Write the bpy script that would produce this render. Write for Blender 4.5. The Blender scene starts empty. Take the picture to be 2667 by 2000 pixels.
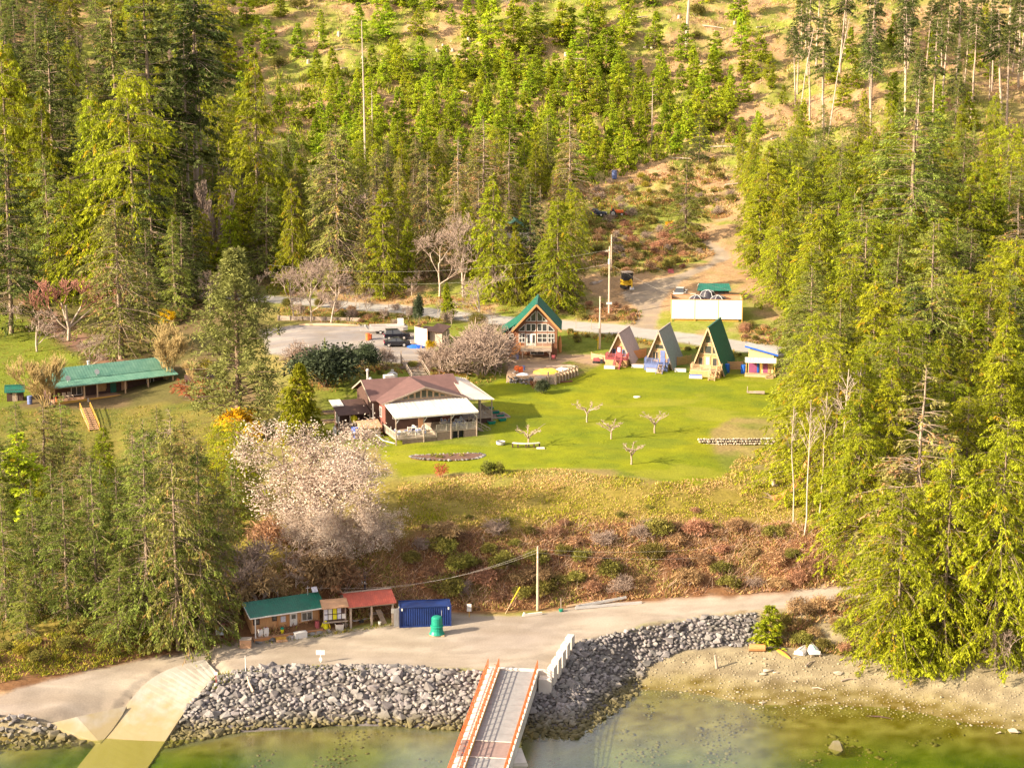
import bpy, bmesh, math, random
import numpy as np
from mathutils import Vector, Matrix
R = math.radians
# ------------------------------------------------------------------ camera, sky, sun
SC = bpy.context.scene
COL = SC.collection
CAMZ, PITCH, FPX = 82.0, R(12.0), 5185.0
cam = bpy.data.cameras.new('camera'); cam.sensor_width = 36; cam.lens = FPX/2667*36
cam.clip_start = 1; cam.clip_end = 5000
camo = bpy.data.objects.new('camera', cam); COL.objects.link(camo)
camo.location = (0, 0, CAMZ); camo.rotation_euler = (R(90)-PITCH, 0, 0)
SC.camera = camo
SUN_EL, SUN_AZ = R(24), R(246)          # azimuth clockwise from +Y: light comes from the left and a little from behind the camera
world = bpy.data.worlds.new('World'); SC.world = world; world.use_nodes = True
wn = world.node_tree.nodes; wl = world.node_tree.links
sky = wn.new('ShaderNodeTexSky'); sky.sky_type = 'NISHITA'; sky.sun_disc = False
sky.sun_elevation = SUN_EL; sky.sun_rotation = SUN_AZ
sky.air_density = 0.6; sky.dust_density = 9; sky.ozone_density = 0.3
wn['Background'].inputs[1].default_value = 0.12
# thin bright cloud spread over the whole sky
wtc = wn.new('ShaderNodeTexCoord'); wmp = wn.new('ShaderNodeMapping'); wmp.inputs['Scale'].default_value = (1, 1, 2.5); wl.new(wtc.outputs['Generated'], wmp.inputs[0])
wno = wn.new('ShaderNodeTexNoise'); wno.inputs['Scale'].default_value = 2.2; wno.inputs['Detail'].default_value = 6; wl.new(wmp.outputs[0], wno.inputs['Vector'])
wmr = wn.new('ShaderNodeMapRange'); wmr.inputs[1].default_value = .35; wmr.inputs[2].default_value = .62; wmr.inputs[4].default_value = .85; wl.new(wno.outputs[0], wmr.inputs[0])
wmx = wn.new('ShaderNodeMix'); wmx.data_type = 'RGBA'; wl.new(wmr.outputs[0], wmx.inputs[0]); wl.new(sky.outputs[0], wmx.inputs[6]); wmx.inputs[7].default_value = (4.4, 4.2, 4.25, 1)
wl.new(wmx.outputs[2], wn['Background'].inputs[0])
sl = bpy.data.lights.new('sun', 'SUN'); sl.energy = 5.0; sl.angle = R(0.6); sl.color = (1.0, 0.85, 0.64)
so = bpy.data.objects.new('sun', sl); COL.objects.link(so)
sd_ = Vector((math.sin(SUN_AZ)*math.cos(SUN_EL), math.cos(SUN_AZ)*math.cos(SUN_EL), math.sin(SUN_EL)))
so.rotation_euler = sd_.to_track_quat('Z', 'Y').to_euler(); so.location = (-80, 100, 140)
SC.view_settings.view_transform = 'Standard'; SC.view_settings.look = 'None'
SC.view_settings.exposure = 1.5; SC.view_settings.gamma = 1; SC.view_settings.use_curve_mapping = False
SC.cycles.max_bounces = 6; SC.cycles.transparent_max_bounces = 8; SC.cycles.caustics_reflective = False
SC.cycles.caustics_refractive = False; SC.cycles.use_denoising = True
SC.cycles.sample_clamp_indirect = 6

# ------------------------------------------------------------------ generic helpers
rng = np.random.default_rng(7); rnd = random.Random(11)
TAB = np.random.default_rng(3).random((256, 256))
def vnoise(x, y):
    x = np.asarray(x, float); y = np.asarray(y, float)
    xi = np.floor(x).astype(int); yi = np.floor(y).astype(int); fx = x-xi; fy = y-yi
    fx = fx*fx*(3-2*fx); fy = fy*fy*(3-2*fy)
    a = TAB[xi & 255, yi & 255]; b = TAB[(xi+1) & 255, yi & 255]
    c = TAB[xi & 255, (yi+1) & 255]; d = TAB[(xi+1) & 255, (yi+1) & 255]
    return (a*(1-fx)+b*fx)*(1-fy)+(c*(1-fx)+d*fx)*fy
def fbm(x, y, s, o=3):
    v = 0; a = .5
    for i in range(o):
        v = v+a*vnoise(np.asarray(x)/s+17.3*i, np.asarray(y)/s+9.1*i); a *= .5; s *= .5
    return v/(1-.5**o)-.5                                            # about -0.5 .. 0.5
def sstep(a, b, x):
    t = np.clip((x-a)/(b-a), 0, 1); return t*t*(3-2*t)

def mat(name, c, c2=None, scale=3.0, rough=.75, bump=0.0, bscale=None, metal=0.0, stripes=None, sdir='X', samt=.35, attr=None, spec=.3, transl=0.0, emit=None, orand=0.0, stretch=None):
    """procedural material: noise between two colours, optional stripes (boards, ribs), bump, point-colour attribute, translucency"""
    m = bpy.data.materials.new(name); m.use_nodes = True
    nt = m.node_tree; n = nt.nodes; l = nt.links; b = n['Principled BSDF']
    b.inputs['Roughness'].default_value = rough; b.inputs['Metallic'].default_value = metal
    b.inputs['Specular IOR Level'].default_value = spec
    tc = n.new('ShaderNodeTexCoord'); co = tc.outputs['Object']
    if stretch:
        mp = n.new('ShaderNodeMapping'); mp.inputs['Scale'].default_value = stretch; l.new(co, mp.inputs[0]); co = mp.outputs[0]
    ns = n.new('ShaderNodeTexNoise'); ns.inputs['Scale'].default_value = scale; ns.inputs['Detail'].default_value = 5
    ns.inputs['Roughness'].default_value = .65; l.new(co, ns.inputs['Vector'])
    mx = n.new('ShaderNodeMix'); mx.data_type = 'RGBA'
    mr = n.new('ShaderNodeMapRange'); mr.inputs[1].default_value = .3; mr.inputs[2].default_value = .7
    l.new(ns.outputs[0], mr.inputs[0]); l.new(mr.outputs[0], mx.inputs[0])
    c2 = c2 or tuple(v*.72 for v in c)
    mx.inputs[6].default_value = (*c, 1); mx.inputs[7].default_value = (*c2, 1)
    out = mx.outputs[2]
    if attr:
        at = n.new('ShaderNodeAttribute'); at.attribute_name = attr
        mu = n.new('ShaderNodeMix'); mu.data_type = 'RGBA'; mu.blend_type = 'MULTIPLY'; mu.inputs[0].default_value = 1
        l.new(out, mu.inputs[6]); l.new(at.outputs['Color'], mu.inputs[7]); out = mu.outputs[2]
    if orand:
        oi = n.new('ShaderNodeObjectInfo'); hs = n.new('ShaderNodeHueSaturation')
        r1 = n.new('ShaderNodeMapRange'); r1.inputs[3].default_value = 1-orand; r1.inputs[4].default_value = 1+orand
        l.new(oi.outputs['Random'], r1.inputs[0]); l.new(r1.outputs[0], hs.inputs['Value'])
        r2 = n.new('ShaderNodeMapRange'); r2.inputs[3].default_value = .5-orand*.06; r2.inputs[4].default_value = .5+orand*.06
        wn_ = n.new('ShaderNodeTexWhiteNoise'); wn_.noise_dimensions = '1D'; l.new(oi.outputs['Random'], wn_.inputs['W'])
        l.new(wn_.outputs['Value'], r2.inputs[0]); l.new(r2.outputs[0], hs.inputs['Hue'])
        l.new(out, hs.inputs['Color']); out = hs.outputs[0]
    h = ns.outputs[0]
    if stripes:
        wv = n.new('ShaderNodeTexWave'); wv.bands_direction = sdir; wv.inputs['Scale'].default_value = stripes
        wv.inputs['Distortion'].default_value = .3; l.new(tc.outputs['Object'], wv.inputs['Vector'])
        ms = n.new('ShaderNodeMapRange'); ms.inputs[1].default_value = .0; ms.inputs[2].default_value = .35
        ms.inputs[3].default_value = 1-samt; ms.inputs[4].default_value = 1; l.new(wv.outputs[1], ms.inputs[0])
        mu2 = n.new('ShaderNodeMix'); mu2.data_type = 'RGBA'; mu2.blend_type = 'MULTIPLY'; mu2.inputs[0].default_value = 1
        l.new(out, mu2.inputs[6]); l.new(ms.outputs[0], mu2.inputs[7]); out = mu2.outputs[2]
        h = wv.outputs[1]
    l.new(out, b.inputs['Base Color'])
    if bump:
        bp = n.new('ShaderNodeBump'); bp.inputs['Strength'].default_value = bump; bp.inputs['Distance'].default_value = .05
        if bscale:
            nb = n.new('ShaderNodeTexNoise'); nb.inputs['Scale'].default_value = bscale; nb.inputs['Detail'].default_value = 4
            l.new(co, nb.inputs['Vector']); h = nb.outputs[0]
        l.new(h, bp.inputs['Height']); l.new(bp.outputs[0], b.inputs['Normal'])
    if transl:
        tr = n.new('ShaderNodeBsdfTranslucent'); l.new(out, tr.inputs[0]); ms_ = n.new('ShaderNodeMixShader')
        ms_.inputs[0].default_value = transl; l.new(b.outputs[0], ms_.inputs[1]); l.new(tr.outputs[0], ms_.inputs[2])
        l.new(ms_.outputs[0], n['Material Output'].inputs[0])
    m.diffuse_color = (*c, 1)
    return m

def mesh_np(name, V, F, col=None, smooth=False):
    V = np.asarray(V, np.float32).reshape(-1, 3); F = np.asarray(F, np.int32); k = F.shape[1]
    me = bpy.data.meshes.new(name); me.vertices.add(len(V)); me.vertices.foreach_set('co', V.ravel())
    me.loops.add(F.size); me.loops.foreach_set('vertex_index', F.ravel())
    me.polygons.add(len(F)); me.polygons.foreach_set('loop_start', np.arange(0, F.size, k, dtype=np.int32))
    if smooth: me.polygons.foreach_set('use_smooth', np.ones(len(F), bool))
    me.update(calc_edges=True)
    if col is not None:
        c = np.ones((len(V), 4), np.float32); c[:, :3] = col
        a = me.color_attributes.new('Col', 'FLOAT_COLOR', 'POINT'); a.data.foreach_set('color', c.ravel())
    return me
def tag(o, label=None, cat=None, group=None, kind=None):
    if label: o['label'] = label
    if cat: o['category'] = cat
    if group: o['group'] = group
    if kind: o['kind'] = kind
    return o
def link(name, me, m=None, parent=None):
    o = bpy.data.objects.new(name, me); COL.objects.link(o)
    if m is not None and not me.materials: me.materials.append(m)
    if parent is not None: o.parent = parent
    return o
def thing(name, label, cat, loc=(0, 0, 0), rz=0, group=None):
    o = bpy.data.objects.new(name, None); COL.objects.link(o); o.empty_display_size = .3
    o.location = loc; o.rotation_euler = (0, 0, rz); return tag(o, label, cat, group)
def copy_tree(o, parent=None):
    c = o.copy(); COL.objects.link(c); c.parent = parent
    for ch in list(o.children): copy_tree(ch, c)
    return c

class MB:
    """collects shapes into one mesh"""
    def __init__(s): s.v = []; s.f = []
    def add(s, v, f):
        o = len(s.v); s.v += [tuple(p) for p in v]; s.f += [tuple(i+o for i in q) for q in f]; return s
    def box(s, x0, x1, y0, y1, z0, z1):
        return s.add([(x0,y0,z0),(x1,y0,z0),(x1,y1,z0),(x0,y1,z0),(x0,y0,z1),(x1,y0,z1),(x1,y1,z1),(x0,y1,z1)],
                     [(0,3,2,1),(4,5,6,7),(0,1,5,4),(1,2,6,5),(2,3,7,6),(3,0,4,7)])
    def bar(s, a, b, w=.1, h=None, up=(0, 0, 1)):
        a = Vector(a); b = Vector(b); h = h or w; d = (b-a).normalized(); u = Vector(up)
        if abs(d.dot(u)) > .98: u = Vector((0, 1, 0))
        x = d.cross(u).normalized()*w/2; y = x.cross(d).normalized()*h/2
        p = [a-x-y, a+x-y, a+x+y, a-x+y, b-x-y, b+x-y, b+x+y, b-x+y]
        return s.add(p, [(0,3,2,1),(4,5,6,7),(0,1,5,4),(1,2,6,5),(2,3,7,6),(3,0,4,7)])
    def prism(s, poly, d):
        """poly: list of 3-D points (planar), extruded along d"""
        n = len(poly); d = Vector(d); p = [Vector(q) for q in poly]
        return s.add(p+[q+d for q in p], [tuple(range(n))[::-1], tuple(range(n, 2*n))]+[(i, (i+1) % n, n+(i+1) % n, n+i) for i in range(n)])
    def slab(s, a, b, c, d, t=.08):
        """quad a b c d thickened downwards"""
        return s.prism([a, b, c, d], (0, 0, -t))
    def tube(s, pts, r, n=6, cap=True):
        pts = [Vector(p) for p in pts]; rr = r if hasattr(r, '__len__') else [r]*len(pts); o = len(s.v); prev = None
        for i, p in enumerate(pts):
            d = (pts[min(i+1, len(pts)-1)]-pts[max(i-1, 0)]).normalized()
            u = Vector((0, 0, 1)) if abs(d.z) < .9 else Vector((1, 0, 0))
            x = d.cross(u).normalized() if prev is None else (prev-d*prev.dot(d)).normalized(); prev = x; y = d.cross(x)
            for k in range(n):
                a = 2*math.pi*k/n; s.v.append(tuple(p+(x*math.cos(a)+y*math.sin(a))*rr[i]))
        for i in range(len(pts)-1):
            for k in range(n):
                s.f.append((o+i*n+k, o+i*n+(k+1) % n, o+(i+1)*n+(k+1) % n, o+(i+1)*n+k))
        if cap: s.f.append(tuple(o+k for k in range(n))[::-1]); s.f.append(tuple(o+(len(pts)-1)*n+k for k in range(n)))
        return s
    def lathe(s, prof, c=(0, 0, 0), n=12):
        o = len(s.v)
        for r, z in prof:
            for k in range(n):
                a = 2*math.pi*k/n; s.v.append((c[0]+r*math.cos(a), c[1]+r*math.sin(a), c[2]+z))
        for i in range(len(prof)-1):
            for k in range(n): s.f.append((o+i*n+k, o+i*n+(k+1) % n, o+(i+1)*n+(k+1) % n, o+(i+1)*n+k))
        s.f.append(tuple(o+k for k in range(n))[::-1]); s.f.append(tuple(o+(len(prof)-1)*n+k for k in range(n))); return s
    def mesh(s, name, bevel=0, smooth=False):
        me = bpy.data.meshes.new(name); me.from_pydata(s.v, [], s.f)
        bm = bmesh.new(); bm.from_mesh(me); bmesh.ops.recalc_face_normals(bm, faces=bm.faces)
        if bevel: bmesh.ops.bevel(bm, geom=list(bm.edges), offset=bevel, segments=1, affect='EDGES', clamp_overlap=True)
        if smooth:
            for f in bm.faces: f.smooth = True
        bm.to_mesh(me); bm.free(); return me
    def build(s, name, m, parent=None, bevel=0, smooth=False): return link(name, s.mesh(name, bevel, smooth), m, parent)
def B(*a): return MB().box(*a)

# ------------------------------------------------------------------ terrain
SP, CP = math.sin(PITCH), math.cos(PITCH)
def ang(py): return math.tan(PITCH+math.atan((py-1000)/FPX))
def yat(py, z): return (CAMZ-z)/ang(py)
def P(py, z): return (yat(py, z), z)
HILL = lambda a, b, c, d, e: [(400, a), (440, b), (470, c), (520, d), (583, e), (720, e+42), (1000, e+110)]
# feature lines of each column (station pixel): sea bed, waterline, mid slope / beach top, road front, road rear, bank top, lawn edge, terrace, lawn back, upper road front, rear, hill
ST = {
 -900: [(90,-6),(185,-2.6),P(1945,0),P(1905,1.0),P(1868,1.9),P(1797,3),P(1690,5),P(1193,9),(302,10.9),P(1050,11.7),(345,13),(372,14.3)]+HILL(18.5,27,35,49,69),
 0:    [(90,-6),(185,-2.4),P(1930,0),P(1900,0.9),P(1868,1.9),P(1797,3),P(1690,5),P(1193,9),(302,10.9),P(1050,11.7),(345,13),(372,14.3)]+HILL(18.5,27,35,49,69),
 300:  [(90,-6),(188,-2.2),P(1905,0),P(1850,1.4),P(1790,2.8),P(1725,3.4),P(1610,6.6),P(1193,9.3),(302,11.2),P(1050,11.9),(348,14),(372,15.5)]+HILL(19.5,28,36,49,69),
 600:  [(90,-6),(190,-2.2),P(1905,0),P(1830,1.8),P(1762,3.6),P(1682,3.9),P(1500,9),P(1250,12.0),(300,13),P(1050,13.5),P(806,18.2),P(778,18.6)]+HILL(21.5,29,36.5,50,70),
 800:  [(90,-6),(190,-2.2),P(1890,0),P(1820,1.8),P(1752,3.7),P(1655,4.0),P(1450,10.5),P(1240,13.5),(300,14.6),P(965,17),P(810,18.4),P(785,18.7)]+HILL(22.5,29.5,37,50,70),
 1000: [(90,-6),(190,-2.2),P(1890,0),P(1820,1.8),P(1755,3.7),P(1612,4.2),P(1390,12),P(1235,14),(300,15),P(965,17),P(816,18.4),P(793,18.6)]+HILL(23.5,29.5,37,50,70.5),
 1300: [(90,-6),(190,-2.4),P(1898,0),P(1825,1.8),P(1745,3.8),P(1597,4.2),P(1355,12.2),P(1240,14.4),(300,15.3),P(950,16.6),P(845,18.4),P(822,18.6)]+HILL(24,29.5,36.5,50,71),
 1500: [(90,-6),(190,-2.4),P(1911,0),P(1800,1.9),P(1672,4.0),P(1585,4.3),P(1350,12.2),P(1245,14.4),(300,15.3),P(950,16.4),P(862,18.2),P(838,18.4)]+HILL(24,29.5,36.5,50,71),
 1650: [(90,-6),(190,-1.1),P(1795,0),P(1738,1.0),P(1632,4.3),P(1575,4.5),P(1350,12.2),P(1250,14.3),(300,15.2),P(955,16.2),P(876,18.0),P(852,18.2)]+HILL(24.5,30,36.5,50,71),
 1800: [(90,-6),(190,-1.0),P(1803,0),P(1700,1.6),P(1602,4.6),P(1566,4.8),P(1350,12.0),P(1250,14.2),(300,15),P(965,16),P(893,17.8),P(870,17.9)]+HILL(25,31,37.5,51,72),
 2000: [(90,-6),(190,-.95),P(1838,0),P(1680,2.0),P(1589,5.0),P(1558,5.2),P(1370,11.4),P(1260,13.6),(300,14.8),P(975,15.8),P(915,17.3),P(893,17.4)]+HILL(25,33,40,53,72),
 2300: [(90,-6),(190,-1.5),P(1838,0),P(1712,2.0),P(1562,6.0),P(1535,6.1),P(1390,12),P(1250,14),(300,15),P(975,16),P(925,17.6),P(905,17.8)]+HILL(26,34,42,55,73),
 2667: [(90,-6),(190,-1.8),P(1895,0),P(1752,2.2),P(1550,7),P(1520,7.1),P(1390,12),P(1250,14),(300,15),P(975,16),P(925,17.6),P(905,17.8)]+HILL(26,34,42,55,73),
 3600: [(90,-6),(185,-1.8),P(1945,0),P(1752,2.2),P(1550,7),P(1520,7.1),P(1390,12),P(1250,14),(300,15),P(975,16),P(925,17.6),P(905,17.8)]+HILL(26,34,42,55,73),
}
SK = np.array([(k-1333.5)/FPX/.978 for k in ST])
FY = np.array([[q[0] for q in v] for v in ST.values()]); FZ = np.array([[q[1] for q in v] for v in ST.values()])
AMP = np.array([.3,.3,.12,.15,.05,.05,.5,.3,.12,.1,.08,.08,.9,1.6,2.2,2.6,2.6,3,3])
def hbase(x, y):
    x = np.asarray(x, float); y = np.asarray(y, float); s = x/np.maximum(y, 60)
    n = FY.shape[1]; z = np.interp(s, SK, FZ[:, 0]); am = np.full(z.shape, AMP[0])
    y0 = np.interp(s, SK, FY[:, 0]); z0 = z.copy()
    for i in range(1, n):
        y1 = np.interp(s, SK, FY[:, i]); z1 = np.interp(s, SK, FZ[:, i])
        t = np.clip((y-y0)/np.maximum(y1-y0, .2), 0, 1)
        if i > 1: t = t*.55+.45*t*t*(3-2*t)
        z = z+t*(z1-z0); am = am+t*(AMP[i]-AMP[i-1]); y0, z0 = y1, z1
    return z, am
def h(x, y):
    z, am = hbase(x, y)
    return z+am*(fbm(x, y, 9, 3)*1.6+fbm(np.asarray(x)+50, y, 2.2, 2)*.5)
YS = np.concatenate([np.arange(120, 400, .3), np.arange(400, 990, 1.0)])
def g(px, py):
    """where the ray through a photograph point meets the ground"""
    u = (px-1333.5)/FPX; v = (py-1000)/FPX; kx = u/(CP-v*SP); kz = (SP+v*CP)/(CP-v*SP)
    d = h(YS*kx, YS)-(CAMZ-YS*kz); i = int(np.argmax(d > 0))
    if i == 0: i = len(YS)-1
    a, b = d[i-1], d[i]; t = -a/(b-a) if b != a else 0; t = min(max(t, 0), 1); Y = YS[i-1]+t*(YS[i]-YS[i-1])
    return Vector((Y*kx, Y, float(h(Y*kx, Y))))
KD = 2667/2212
def gd(x, y): return g(x*KD, y*KD)
def pz(px, py, z):
    u = (px-1333.5)/FPX; v = (py-1000)/FPX; Y = (CAMZ-z)*(CP-v*SP)/(SP+v*CP); return Vector((Y*u/(CP-v*SP), Y, z))
def pyz(px, py, Y):
    u = (px-1333.5)/FPX; v = (py-1000)/FPX; return Vector((Y*u/(CP-v*SP), Y, CAMZ-Y*(SP+v*CP)/(CP-v*SP)))
def wp(pts): return np.array([tuple(gd(*p))[:2] for p in pts])
def sdist(X, Y, poly):
    """signed distance, positive inside"""
    d = np.full(X.shape, 1e9); ins = np.zeros(X.shape, bool); n = len(poly)
    for i in range(n):
        ax, ay = poly[i]; bx, by = poly[(i+1) % n]; ex, ey = bx-ax, by-ay
        t = np.clip(((X-ax)*ex+(Y-ay)*ey)/(ex*ex+ey*ey+1e-9), 0, 1)
        d = np.minimum(d, (X-ax-t*ex)**2+(Y-ay-t*ey)**2)
        c = ((ay > Y) != (by > Y)) & (X < (bx-ax)*(Y-ay)/(by-ay+1e-12)+ax); ins ^= c
    return np.where(ins, np.sqrt(d), -np.sqrt(d))
POLY = {k: wp(v) for k, v in {
 'shore_road': [(-500,1620),(-200,1560),(0,1497),(150,1460),(300,1424),(420,1402),(540,1384),(640,1372),(850,1345),(980,1326),(1140,1330),(1250,1306),(1400,1299),(1500,1294),(1640,1284),(1800,1268),(2000,1250),(2300,1232),(2300,1260),(2000,1285),(1820,1301),(1640,1318),(1500,1330),(1400,1348),(1300,1372),(1240,1388),(1175,1465),(1080,1448),(830,1440),(640,1440),(560,1442),(470,1462),(400,1500),(270,1540),(110,1562),(0,1552),(-500,1680)],
 'upper_road': [(330,622),(600,640),(700,648),(850,658),(950,668),(1100,685),(1215,692),(1320,700),(1500,722),(1600,737),(1660,745),(1850,772),(2000,790),(2000,808),(1850,792),(1660,766),(1600,760),(1500,745),(1320,722),(1215,712),(1100,705),(950,688),(850,676),(700,664),(600,655),(330,640)],
 'driveway': [(1352,704),(1378,668),(1350,648),(1340,632),(1385,612),(1450,598),(1530,570),(1543,550),(1505,522),(1480,509),(1515,510),(1560,536),(1578,556),(1540,576),(1475,604),(1440,636),(1422,680),(1418,716)],
 'parking_lot': [(560,712),(615,705),(700,697),(800,702),(900,722),(945,745),(925,772),(895,786),(860,786),(800,778),(740,772),(650,772),(580,765)],
 'lawn': [(790,930),(835,1000),(860,1033),(960,1022),(1080,1018),(1200,1010),(1330,1013),(1420,1040),(1500,1048),(1565,1030),(1550,985),(1530,950),(1540,925),(1580,900),(1700,905),(1700,815),(1480,800),(1300,785),(1240,815),(1150,832),(1090,815),(1040,840),(1065,900),(1060,965),(850,950)],
 'upper_meadow': [(-300,640),(0,672),(60,690),(110,730),(190,790),(230,812),(120,830),(0,900),(-300,900)],
 'lower_meadow': [(-300,880),(0,878),(120,882),(350,872),(450,860),(590,880),(560,1010),(300,1020),(0,1010),(-300,1010)],
 'dirt_path': [(60,690),(100,660),(150,690),(180,720),(240,765),(300,790),(260,800),(200,780),(120,730)],
 'riprap_a': [(455,1475),(480,1458),(560,1440),(820,1437),(1040,1452),(1090,1500),(1070,1590),(985,1590),(800,1575),(560,1580),(350,1625),(372,1580),(420,1508)],
 'riprap_b': [(1150,1490),(1180,1470),(1244,1388),(1370,1358),(1500,1336),(1632,1324),(1640,1392),(1480,1402),(1395,1440),(1375,1510),(1290,1600),(1230,1620),(1110,1620),(1110,1540)],
 'yard': [(1085,805),(1100,770),(1160,765),(1300,765),(1290,790),(1230,780),(1160,805),(1110,815)],
}.items()}
def axis(*segs): return np.unique(np.concatenate([np.arange(a, b, s) for a, b, s in segs]))
GX = axis((-520, -112, 8), (-112, 112, .62), (112, 530, 8)); GY = axis((80, 188, 4), (188, 300, .55), (300, 392, .75), (392, 640, 1.6), (640, 1001, 9))
MX, MY = np.meshgrid(GX, GY); MZ = h(MX, MY)
def colour_ground(X, Y, Z):
    z, am = hbase(X, Y); s = X/Y
    n1 = fbm(X, Y, 14, 4); n2 = fbm(X+99, Y, 3.5, 3); n3 = fbm(X+33, Y+71, 1.2, 2)
    C = np.zeros(X.shape+(3,)); zone = np.zeros(X.shape, int)
    def lay(m, c):
        for k in range(3): C[..., k] = C[..., k]*(1-m)+np.asarray(c[k])*m
    feat = lambda i: np.interp(s, SK, FY[:, i])
    # hill: dry slash and fern with green growth
    mixg = sstep(-.12, .12, n1*.8+n2*.5)
    lay(np.ones(X.shape), [.42-.16*mixg+n3*.15, .265+.01*mixg+n3*.10, .135-.09*mixg+n3*.07]); zone[:] = 0
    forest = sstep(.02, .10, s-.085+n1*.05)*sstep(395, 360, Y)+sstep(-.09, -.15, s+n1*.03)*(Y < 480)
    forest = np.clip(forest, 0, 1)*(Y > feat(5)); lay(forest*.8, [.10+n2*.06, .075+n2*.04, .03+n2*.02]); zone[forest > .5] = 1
    # bank and terrace
    mb = sstep(-.6, .4, Y-feat(5))*sstep(2, -4, Y-feat(7)+n1*8); t = np.clip((Y-feat(5))/np.maximum(feat(6)-feat(5), 1), 0, 2)
    g_ = sstep(.75, 1.25, t+n1*1.1+n2*.6)
    lay(mb, [.20+.06*g_+n3*.12, .10+.10*g_+n3*.08, .045-.005*g_+n3*.04]); zone[mb > .5] = 2
    # rough grass round the lawn
    mm = sstep(-3, 3, Y-feat(7)+n1*7)*sstep(4, -4, Y-feat(10))*(1-forest); dry = sstep(-.05, .15, n1+n2*.6)
    lay(mm, [.18+.14*dry+n3*.10, .205+.03*dry+n3*.09, .022+.06*dry+n3*.02]); zone[(mm > .5)] = 3
    lay(mm*sstep(.1, .25, fbm(X+7, Y+3, 6, 3))*.7, [.30, .21, .085])
    for nm, zi, soft, amp, c in (('upper_meadow', 3, 1.2, 3, (.17+n2*.08, .20+n2*.1, .018)), ('lower_meadow', 3, 1.5, 3, (.17+n2*.14+n3*.05, .155+n2*.05+n3*.05, .03+n2*.02)),
                          ('lawn', 4, .8, 1.6, (.215+n1*.10+n2*.12+n3*.07, .235+n1*.05+n2*.09+n3*.07, .006)), ('yard', 5, .6, 1.5, (.34+n3*.1, .235+n3*.08, .14)),
                          ('dirt_path', 5, .8, 1.2, (.23+n3*.06, .13+n3*.05, .085))):
        m = sstep(-soft, soft, sdist(X, Y, POLY[nm])+n2*amp); lay(m, c); zone[m > .5] = zi
    ml = (zone == 4); bare_ = fbm(X*.55+8, Y*1.1+60, 5, 3); lay(ml*sstep(.10, .24, bare_)*.55, [.30, .285, .03]); lay(ml*sstep(.12, .26, -bare_)*.5, [.13, .175, .012])
    grav = (.33+n2*.09+n3*.08+n1*.07, .275+n2*.08+n3*.07+n1*.06, .22+n2*.07+n3*.06)
    for nm, zi, c in (('driveway', 6, (.31+n2*.1+n3*.08, .24+n2*.08+n3*.06, .165+n2*.05)), ('parking_lot', 7, (.25+n3*.06, .225+n3*.05, .215+n3*.05)),
                      ('upper_road', 8, (.38+n3*.06, .35+n3*.05, .31+n3*.05)), ('shore_road', 9, grav)):
        m = sstep(-.5, .5, sdist(X, Y, POLY[nm])+n2*1.1+n3*.5); lay(m, c); zone[m > .5] = zi
    # beach and sea bed
    yb = feat(4)
    streak = fbm(X*.35, Y*1.6, 3, 3)
    mot = fbm(X*.5+20, Y*1.2, 1.6, 3); sh = ((zone == 9) | (zone == 7) | (zone == 6))
    lay(sh*sstep(.02, .2, streak)*.5, [.27, .215, .16]); lay(sh*sstep(.0, .25, -streak)*.45, [.45, .38, .30]); lay(sh*sstep(.12, .22, mot)*.35, [.22, .18, .14])
    for k in range(5): lay(sh*np.exp(-((fbm(X*.3, Y*.5+k*31, 14, 2)-.02*k+.03)/.006)**2)*.3, [.24, .19, .14])          # tyre tracks
    m = sstep(.8, -.4, Y-yb+n2*.8)*(zone != 9); wet = sstep(1.1, .2, Z+n2*.5)
    peb = np.clip(n3*2.2+.1, -.6, 1)
    lay(m, [.29-.10*wet+peb*.13, .235-.09*wet+peb*.115, .14-.095*wet+peb*.07]); zone[m > .5] = 10
    for nm in ('riprap_a', 'riprap_b'):
        mr_ = sstep(-.3, .3, sdist(X, Y, POLY[nm])+n2*.4); lay(mr_*m, [.15+n3*.05, .13+n3*.05, .12+n3*.05])
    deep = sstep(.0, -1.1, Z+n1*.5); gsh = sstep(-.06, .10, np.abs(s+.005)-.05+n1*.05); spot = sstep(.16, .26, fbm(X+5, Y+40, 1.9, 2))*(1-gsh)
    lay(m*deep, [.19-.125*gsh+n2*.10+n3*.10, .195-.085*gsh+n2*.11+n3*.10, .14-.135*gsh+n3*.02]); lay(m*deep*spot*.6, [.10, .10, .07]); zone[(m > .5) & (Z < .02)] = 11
    return np.clip(C, .004, .9), zone
RAMP_L = [(533,1716,3.42),(430,1740,3.3),(370,1782,2.6),(318,1850,1.35),(255,1930,-.2),(190,2012,-1.5)]
RAMP_R = [(566,1752,3.42),(532,1792,2.75),(492,1834,1.8),(438,1916,.2),(395,1985,-.9),(350,2045,-1.7)]
def curve(pts, n):
    w = np.array([tuple(pz(*p)) for p in pts]); t = np.linspace(0, len(w)-1, n)
    w2 = np.stack([np.interp(t, np.arange(len(w)), w[:, k]) for k in range(3)], 1)
    for _ in range(9): w2[1:-1] = (w2[:-2]+2*w2[1:-1]+w2[2:])/4
    return w2
RL, RR = curve(RAMP_L, 26), curve(RAMP_R, 26)
rpoly = np.concatenate([RL[:, :2], RR[::-1, :2]])
sdr = sdist(MX, MY, rpoly); near = sdr > -.9
ri = np.argmin(((MX[near][:, None]-(RL[:, 0]+RR[:, 0])[None]/2)**2+(MY[near][:, None]-(RL[:, 1]+RR[:, 1])[None]/2)**2), 1)
rz_all = ((RL[:, 2]+RR[:, 2])/2)
wide = (sdr > -7) & (sdr <= -.2)                                       # ground west of the ramp eases down to it
wi = np.argmin(((MX[wide][:, None]-(RL[:, 0])[None])**2+(MY[wide][:, None]-(RL[:, 1])[None])**2), 1)
lf = MX[wide] < RL[wi, 0]+.3
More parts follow.
